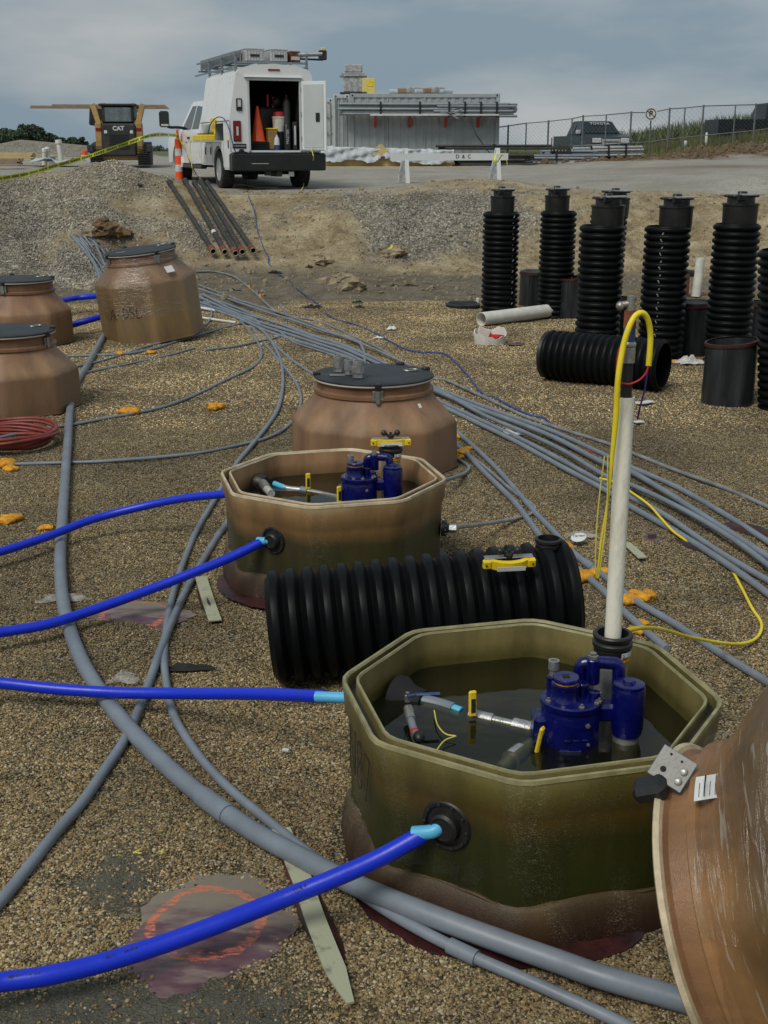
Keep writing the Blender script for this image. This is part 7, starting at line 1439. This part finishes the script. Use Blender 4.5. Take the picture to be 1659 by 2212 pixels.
for a in [(325, 764, .05, 'orange foam at the right end of the upper left conduit joint'), (262, 767, .06, 'orange foam at the left end of the upper left conduit joint'), (282, 896, .085, 'orange foam lump under the swollen conduit joint'), (467, 884, .075, 'orange foam lump alone on open gravel'), (23, 1128, .062, 'smooth orange foam disc on the gravel near the left edge'), (100, 1142, .045, 'ragged orange foam crumb left of the thickest conduit'), (8, 1005, .075, 'orange foam at the end of the level conduit, left part'), (22, 1012, .055, 'orange foam at the end of the level conduit, right part'),
          (990, 946, .045, 'small orange foam at the shoulder of the brown sump'), (1014, 972, .03, 'small orange foam crumb on conduit right of the brown sump'), (1000, 982, .062, 'orange foam lump at the right foot of the brown sump'), (987, 992, .05, 'orange foam piece tucked against the brown sump'), (1191, 1196, .042, 'orange foam just left of the double conduits near the ribbed pipe'), (1221, 1192, .062, 'orange foam between the double conduits near the ribbed pipe'), (1246, 1254, .078, 'rough crumbly orange foam beside the right end of the ribbed pipe'),
          (1299, 1241, .055, 'orange foam just left of the tall white pipe, under the cord'), (1352, 1302, .058, 'orange foam just right of the tall white pipe'), (1387, 1294, .058, 'orange foam on the far side of the conduit right of the tall pipe'), (1378, 1366, .042, 'orange foam close behind the rim of the olive sump'), (1386, 1346, .035, 'smaller orange foam under the conduit near the olive sump rim')]: foam(*a)
tag(MB().torus((0, 0, 0), .05, .012, 16, 6, RX(R(70), 4, 'Y')).build('orange_tie', 'orange', None, T(541, 628)+Vector((0, 0, .03))), 'orange tie round the lone conduit, upper one', 'tie'); tag(MB().torus((0, 0, 0), .05, .012, 16, 6, RX(R(70), 4, 'Y')).build('orange_tie', 'orange', None, T(565, 648)+Vector((0, 0, .03))), 'orange tie round the lone conduit, lower one', 'tie')
# painted domes of the buried tank showing through the gravel
def painted_mat():
    m = bpy.data.materials.new('purple_tank_skin_with_orange_paint'); m.use_nodes = True; t = m.node_tree; b = t.nodes['Principled BSDF']; l = t.links.new
    tc = nn(t, 'ShaderNodeTexCoord'); mp = nn(t, 'ShaderNodeMapping'); mp.inputs['Scale'].default_value = (2.2, 7, 2); mp.inputs['Rotation'].default_value = (0, 0, R(-20)); l(tc.outputs['Object'], mp.inputs[0])
    n1 = nn(t, 'ShaderNodeTexNoise'); n1.inputs['Scale'].default_value = 2.2; n1.inputs['Detail'].default_value = 9; n1.inputs['Roughness'].default_value = .6; l(mp.outputs[0], n1.inputs['Vector'])
    r1 = nn(t, 'ShaderNodeValToRGB'); e = r1.color_ramp.elements; e[0].position = .33; e[0].color = (.065, .022, .036, 1); e[1].position = .66; e[1].color = (.26, .21, .16, 1); k = e.new(.5); k.color = (.13, .075, .085, 1); l(n1.outputs[0], r1.inputs[0])
    sp = nn(t, 'ShaderNodeSeparateXYZ'); l(tc.outputs['Object'], sp.inputs[0]); ma = nn(t, 'ShaderNodeMath', operation='MULTIPLY_ADD'); ma.inputs[1].default_value = 1.6; l(n1.outputs[0], ma.inputs[0])
    m0 = nn(t, 'ShaderNodeMath', operation='MULTIPLY'); m0.inputs[1].default_value = 3.0; l(sp.outputs[1], m0.inputs[0]); l(m0.outputs[0], ma.inputs[2])
    r2 = nn(t, 'ShaderNodeMapRange'); r2.inputs[1].default_value = .55; r2.inputs[2].default_value = 1.05; l(ma.outputs[0], r2.inputs[0])
    mx = nn(t, 'ShaderNodeMix'); mx.data_type = 'RGBA'; mx.inputs[7].default_value = (.20, .165, .12, 1); l(r2.outputs[0], mx.inputs[0]); l(r1.outputs[0], mx.inputs[6])
    sv = nn(t, 'ShaderNodeVectorMath', operation='SUBTRACT'); sv.inputs[1].default_value = (.012, -.015, 0); l(tc.outputs['Object'], sv.inputs[0])
    m9 = nn(t, 'ShaderNodeMapping'); m9.inputs['Scale'].default_value = (1, 1, 0); l(sv.outputs[0], m9.inputs[0])
    ln = nn(t, 'ShaderNodeVectorMath', operation='LENGTH'); l(m9.outputs[0], ln.inputs[0])
    nz = nn(t, 'ShaderNodeTexNoise'); nz.inputs['Scale'].default_value = 7; nz.inputs['Detail'].default_value = 7; nz.inputs['Roughness'].default_value = .65; l(tc.outputs['Object'], nz.inputs['Vector'])
    mA = nn(t, 'ShaderNodeMath', operation='MULTIPLY_ADD'); mA.inputs[1].default_value = .11; l(nz.outputs[0], mA.inputs[0]); l(ln.outputs['Value'], mA.inputs[2])
    mB = nn(t, 'ShaderNodeMath', operation='SUBTRACT'); mB.inputs[1].default_value = .205; l(mA.outputs[0], mB.inputs[0]); mC = nn(t, 'ShaderNodeMath', operation='ABSOLUTE'); l(mB.outputs[0], mC.inputs[0])
    mD = nn(t, 'ShaderNodeMapRange'); mD.inputs[1].default_value = .011; mD.inputs[2].default_value = .017; mD.inputs[3].default_value = 1; mD.inputs[4].default_value = 0; l(mC.outputs[0], mD.inputs[0])
    n8 = nn(t, 'ShaderNodeTexNoise'); n8.inputs['Scale'].default_value = 11; n8.inputs['Detail'].default_value = 8; n8.inputs['Roughness'].default_value = .75; l(mp.outputs[0], n8.inputs['Vector'])
    mE = nn(t, 'ShaderNodeMapRange'); mE.inputs[1].default_value = .46; mE.inputs[2].default_value = .54; l(n8.outputs[0], mE.inputs[0])
    mF = nn(t, 'ShaderNodeMath', operation='MULTIPLY'); l(mD.outputs[0], mF.inputs[0]); l(mE.outputs[0], mF.inputs[1])
    mG = nn(t, 'ShaderNodeMix'); mG.data_type = 'RGBA'; mG.inputs[7].default_value = (.58, .15, .07, 1); l(mF.outputs[0], mG.inputs[0]); l(mx.outputs[2], mG.inputs[6])
    b.inputs['Roughness'].default_value = .45; l(mG.outputs[2], b.inputs['Base Color']); return m
M['dome'] = painted_mat()
def dome(cx, cy, rx, ry, hgt, label, bands, rz=0):
    t = empty('buried_tank_top', (cx, cy, hz(cx, cy)+.006), rz, label, 'tank top'); b_ = MB(); rs = []; n = 96; wob = lambda i: .95+.07*math.sin(i/n*6.283*3+cx*9)+.045*math.sin(i/n*6.283*7+1)+.025*math.sin(i/n*6.283*17+2)+.015*math.sin(i/n*6.283*31)
    for rr in (1.0, .92, .8, .6, .35, .12): rs.append([(rx*rr*math.cos(2*math.pi*i/n)*wob(i), ry*rr*math.sin(2*math.pi*i/n)*wob(i), hgt*(1-rr**2)-.012) for i in range(n)])
    b_.rings(rs, False, True).build('skin', 'dome', t)
    return t
c = P(440, 1995, 0)
c2 = P(290, 1330, 0)
def rel(c, pts): return [((P(x, y, 0)-c).x, (P(x, y, 0)-c).y) for x, y in pts]
dome(c.x, c.y, .25, .31, .022, 'purple-grey tank top showing through the gravel at bottom left, curved orange paint', [(rel(c, [(330, 2015), (370, 1985), (420, 1965), (450, 1950), (490, 1920), (560, 1905), (620, 1890)]), .010), (rel(c, [(440, 1960), (450, 1975), (470, 1965)]), .022), (rel(c, [(345, 1912), (375, 1895), (410, 1880)]), .008), (rel(c, [(575, 1990), (570, 2030), (562, 2060)]), .011)])
dome(c2.x, c2.y, .27, .19, .02, 'purple tank top with bright orange paint strokes left of the tan sump', [(rel(c2, [(250, 1318), (300, 1300), (350, 1280), (365, 1275)]), .016), (rel(c2, [(270, 1325), (320, 1305), (365, 1290)]), .012), (rel(c2, [(268, 1322), (275, 1340), (290, 1358)]), .022), (rel(c2, [(232, 1305), (280, 1285), (340, 1265)]), .008)])
# the maroon shoulder of the tank round the sump feet, in a scooped hollow
def ring_sheet(cx, cy, r0, r1, a0, a1, z0, z1, m, name, label, cat):
    b_ = MB(); n = 40; vs = []
    for i in range(n+1):
        a = a0+(a1-a0)*i/n; w = 1+.05*math.sin(i*.9)+.04*math.sin(i*2.3)
        f = math.sin(math.pi*i/n)**.6
        vs += [(cx+r0*math.cos(a), cy+r0*math.sin(a), z0), (cx+(r0+(r1-r0)*f*w)*math.cos(a), cy+(r0+(r1-r0)*f*w)*math.sin(a), z1)]
    b_.add(vs, [(2*i, 2*i+1, 2*i+3, 2*i+2) for i in range(n)], True); tag(b_.build(name, m, None, auto=False), label, cat)
ring_sheet(S1.x, S1.y, .56, .66, R(200), R(300), .020, .010, 'maroon', 'tank_shoulder', 'dark maroon tank skin exposed along the front foot of the olive sump', 'tank skin')
ring_sheet(S2.x, S2.y, .56, .64, R(190), R(270), .018, .010, 'maroon', 'tank_shoulder', 'dark maroon tank skin exposed at the left foot of the tan sump', 'tank skin')
ridge = [P(600, 1845), P(645, 1900), P(680, 1985), P(720, 2060), P(745, 2140)]
o = MB().tube([p+Vector((0, 0, hz(p.x, p.y)-.012)) for p in ridge], lambda f: .012+.036*math.sin(math.pi*f), 12, True, 5, flat=.8).build('maroon_rib', 'maroon'); tag(o, 'dark maroon tank rib under the pale green strip at the bottom', 'tank rib')
ridge = [P(428, 1248), P(448, 1300), P(468, 1345)]
o = MB().tube([p+Vector((0, 0, hz(p.x, p.y)-.010)) for p in ridge], lambda f: .01+.03*math.sin(math.pi*f), 12, True, 5, flat=.8).build('maroon_rib', 'maroon'); tag(o, 'dark maroon tank rib under the speckled strip by the tan sump', 'tank rib')
def strip(pts, w, m, label, cat='strip', z=.022, th=.006, name='flat_strip'):
    ps = cr([P(x, y, z)+Vector((0, 0, hz(P(x, y, z).x, P(x, y, z).y))) for x, y in pts], 6); vs = []; n = len(ps)
    for i, p in enumerate(ps):
        d = (ps[min(i+1, n-1)]-ps[max(i-1, 0)]); d.z = 0; d.normalize(); u = Vector((-d.y, d.x, 0))*(w(i/(n-1)) if callable(w) else w)
        vs += [p-u, p+u, p+u+Vector((0, 0, th)), p-u+Vector((0, 0, th))]
    fs = [(4*i+a, 4*i+(a+1) % 4, 4*i+4+(a+1) % 4, 4*i+4+a) for i in range(n-1) for a in range(4)]+[(0, 1, 2, 3), (4*n-1, 4*n-2, 4*n-3, 4*n-4)]
    tag(MB().add(vs, fs, False).build(name, m, None, auto=False), label, cat)
strip([(607, 1795), (630, 1850), (655, 1910)], .029, 'stick', 'upper piece of the pale green strip, under the thickest conduit', z=.016)
strip([(655, 1912), (680, 1985), (705, 2050), (730, 2110), (757, 2170)], lambda f: .028-.018*max(0, f-.7)/.3, 'stick', 'long pale green strip pointing to the bottom edge, with dirt specks', z=.024)
strip([(434, 1245), (443, 1275), (455, 1310), (465, 1340)], .029, 'stick', 'pale strip with dark smears lying left of the tan sump', z=.018)
strip([(1352, 1178), (1368, 1190), (1388, 1207)], .024, 'stick', 'short pale strip on the gravel just right of the tall white pipe', z=.02)
strip([(1090, 926), (1108, 934), (1128, 932)], .035, 'paper', 'curved white scrap beside the bundle, left of the tall pipe', 'scrap', z=.02, name='white_scrap')
strip([(1372, 872), (1388, 872), (1408, 868)], .038, 'paper', 'curved white scrap just right of the tall pipe top', 'scrap', z=.02, name='white_scrap')
strip([(1370, 913), (1388, 911)], .03, 'paper', 'small white scrap below the purple wire', 'scrap', z=.02, name='white_scrap')
strip([(610, 1618), (624, 1620)], .006, 'paper', 'tiny white slip on the bare gravel between the sump and the conduits', 'scrap', z=.02, name='white_scrap')
def rag(px, py, sx, sy, hgt, m, label, cat, seed, name):
    q = P(px, py, 0) if py > 620 else T(px, py); q.z = hz(q.x, q.y); n = 12; r0 = np.random.default_rng(seed); b_ = MB(); vs = []
    for j in range(n):
        for i in range(n):
            u, v = i/(n-1)*2-1, j/(n-1)*2-1; w = 1+.25*math.sin(3*math.atan2(v, u)+seed)
            vs.append((u*sx*w+.1*sx*math.sin(5*v+seed), v*sy*w+.15*sy*math.sin(4*u+seed), hgt*(.35+.5*math.sin(u*5+seed)*math.cos(v*4+seed*2)+.25*r0.random())*(1.1-max(abs(u), abs(v)))+.012))
    b_.add(vs, [(j*n+i, j*n+i+1, (j+1)*n+i+1, (j+1)*n+i) for j in range(n-1) for i in range(n-1)], True); tag(b_.build(name, m, None, q, (0, 0, 0), auto=False), label, cat)
rag(410, 1445, .085, .022, .045, 'rag', 'black rag on the gravel beside crossing conduits', 'rag', 1, 'black_rag')
rag(140, 1294, .10, .045, .05, 'poly', 'crumpled clear plastic lying across the thickest conduit', 'plastic scrap', 2, 'plastic_scrap')
rag(268, 1468, .05, .05, .04, 'poly', 'crumpled clear plastic sheet beside the blue hose', 'plastic scrap', 3, 'plastic_scrap')
rag(1255, 1160, .07, .05, .03, 'poly', 'clear packaging with round white label near double conduits', 'plastic scrap', 4, 'plastic_scrap')
q = P(1250, 1161, .045); o = MB().lathe([(.042, 0), (.042, .002)], 28).build('round_label', 'paper', None, q, (R(18), R(-8), -.3)); tag(o, 'round white paper label printed Tartan in clear packaging', 'label'); text('print', 'Tartan', .026, 'print', o, Matrix.Translation((0, .012, .0035)), .0003); 
rag(675, 668, .11, .07, .05, 'rag', 'black rag on the gravel at the foot of the bank', 'rag', 5, 'black_rag')
for i, (px, py, s, lb) in enumerate(((594, 590, .10, 'black scrap beside the blue cable on the bank'), (668, 578, .06, 'black scrap on the bank right of the cable'), (772, 655, .07, 'black scrap where the clay meets the gravel'), (776, 670, .06, 'small black scrap just below the one at the clay edge'), (812, 622, .06, 'black scrap on the wet clay, left of three'), (852, 622, .07, 'black scrap on the wet clay, middle of three'), (886, 623, .11, 'long black scrap on the wet clay, right of three'), (502, 628, .12, 'black scrap between conduit bundle and bank'), (300, 402, .08, 'black glove-like scrap on the gravel mound'))): rag(px, py, s, s*.4, .05, 'rag', lb, 'scrap', 10+i, 'black_scrap')
rag(848, 542, .10, .12, .10, 'tapey', 'scrap of yellow tape half buried on the bank', 'tape scrap', 30, 'tape_scrap')
rag(1110, 748, .10, .05, .03, 'patch', 'brown plastic scrap right of the broken pail', 'scrap', 31, 'brown_scrap')
rag(1490, 790, .12, .05, .12, 'film2', 'crumpled grey plastic between the ribbed pipe and sleeves', 'plastic scrap', 32, 'plastic_scrap')
rag(845, 715, .05, .04, .08, 'paper', 'white paper triangle caught on the conduit bundle', 'scrap', 33, 'white_scrap')
rag(818, 730, .05, .03, .03, 'paper', 'white paper scrap just under the conduit bundle', 'scrap', 34, 'white_scrap')
foam_q = P(1457, 790, 0); foam(1457, 785, .04, 'orange foam piece behind the end of the shorter ribbed pipe')
q = P(1408, 1167, 0); d = empty('round_plug', q, .2, 'round brown cap with square boss on the gravel right of the tall pipe', 'cap'); MB().lathe([(.055, 0), (.055, .012), (.03, .016)], 28, True, True).build('disc', 'patch', d); MB().box(-.02, .02, -.014, .014, .014, .04, b=.003).build('boss', 'patch', d)
q = P(1050, 1206, 0); tag(MB().lathe([(.028, 0), (.028, .008), (.0, .01)], 24, True, False).build('round_plug', 'wood2', None, q), 'flat tan disc on the gravel right of the tan sump', 'cap')
o = MB().tube([P(x, y, .012) for x, y in ((1463, 1165), (1520, 1185), (1580, 1200))], lambda f: .01+.05*math.sin(math.pi*f), 10, True, 5, flat=.3).build('maroon_rib', 'maroon'); tag(o, 'maroon tank rib under the bundle crossing, right of the yellow cable', 'tank rib')
o = MB().tube([P(x, y, .012) for x, y in ((1570, 1130), (1620, 1145), (1690, 1165))], lambda f: .02+.06*math.sin(math.pi*f), 10, True, 5, flat=.3).build('maroon_rib', 'maroon'); tag(o, 'maroon tank rib at the right edge under the conduits', 'tank rib')
o = MB().tube([P(x, y, .015) for x, y in ((1033, 1183), (1045, 1192), (1058, 1200))], .008, 8, flat=.5).build('maroon_rib', 'maroon'); tag(o, 'small dark red sliver on the gravel above the ribbed pipe', 'tank rib')
for i, (px, py) in enumerate(((295, 1838), (350, 1840))): tag(MB().tube([P(px+random.uniform(-14, 14), py+random.uniform(-8, 8), .016) for _ in range(7)], .0018, 5, True, 6).build('string_scrap', 'ycord'), ('tangle of thin yellow string on the gravel, left piece', 'tangle of thin yellow string on the gravel, right piece')[i], 'string')
# white printing on the thickest conduit near the bottom
def print_on(pts, body, size, r, name=''):
    a = P(*pts[0], r); b_ = P(*pts[1], r); d = (b_-a).normalized(); n = (Vector((0, -.55, .83))-d*Vector((0, -.55, .83)).dot(d)).normalized(); y = n.cross(d); m = Matrix((d, y, n)).transposed().to_4x4(); m.translation = (a+b_)/2+n*(r+.0006)
    return m
big_c = [o for o in bpy.data.objects if o.get('label', '').startswith('thickest grey conduit')][0]
for (pa, pb, s) in (((480, 1752), (560, 1805), 'SCH 40 PVC CONDUIT'), ((600, 1822), (690, 1870), 'UL LISTED 3 IN'), ((860, 1952), (960, 1990), 'SCH 40 PVC'), ((1200, 2073), (1330, 2120), 'RATED SCH 40')):
    text('pipe_lettering', s, .024, 'print', big_c, print_on((pa, pb), s, .016, .0312, ''), .0002)

def marks(px0, py0, px1, py1, z, r, n, host, size=.004):
    a = P(px0, py0, z); b_ = P(px1, py1, z); d = (b_-a).normalized(); v = Vector((0, -.5, .86)); nrm = (v-d*v.dot(d)).normalized(); y = nrm.cross(d); m_ = Matrix((d, y, nrm)).transposed().to_4x4(); mb_ = MB(); rr = random.Random(px0)
    for i in range(n):
        if rr.random() < .22: continue
        f = (i+.5)/n; p = a+(b_-a)*f+nrm*(r+.0004); m_.translation = p; h = size*rr.uniform(.6, 1); w = size*rr.uniform(.25, .6)
        mb_.box(-w*.2, w*.2, -h, h, 0, .0003, m_); mb_.box(-w, w, (h*.6 if rr.random() < .5 else -h), (h*.9 if rr.random() < .5 else -h*.7), 0, .0003, m_)
    mb_.build('faded_print', 'print', host)
hs = [o for o in bpy.data.objects if o.get('category') == 'hose' and o.name.startswith('blue_hose')]
nearh = [o for o in hs if o['label'].startswith('thick')][0]
marks(220, 2080, 350, 2040, .095, .0249, 26, nearh); marks(600, 1946, 720, 1898, .16, .0249, 26, nearh); marks(20, 2119, 90, 2110, .09, .0249, 14, nearh)
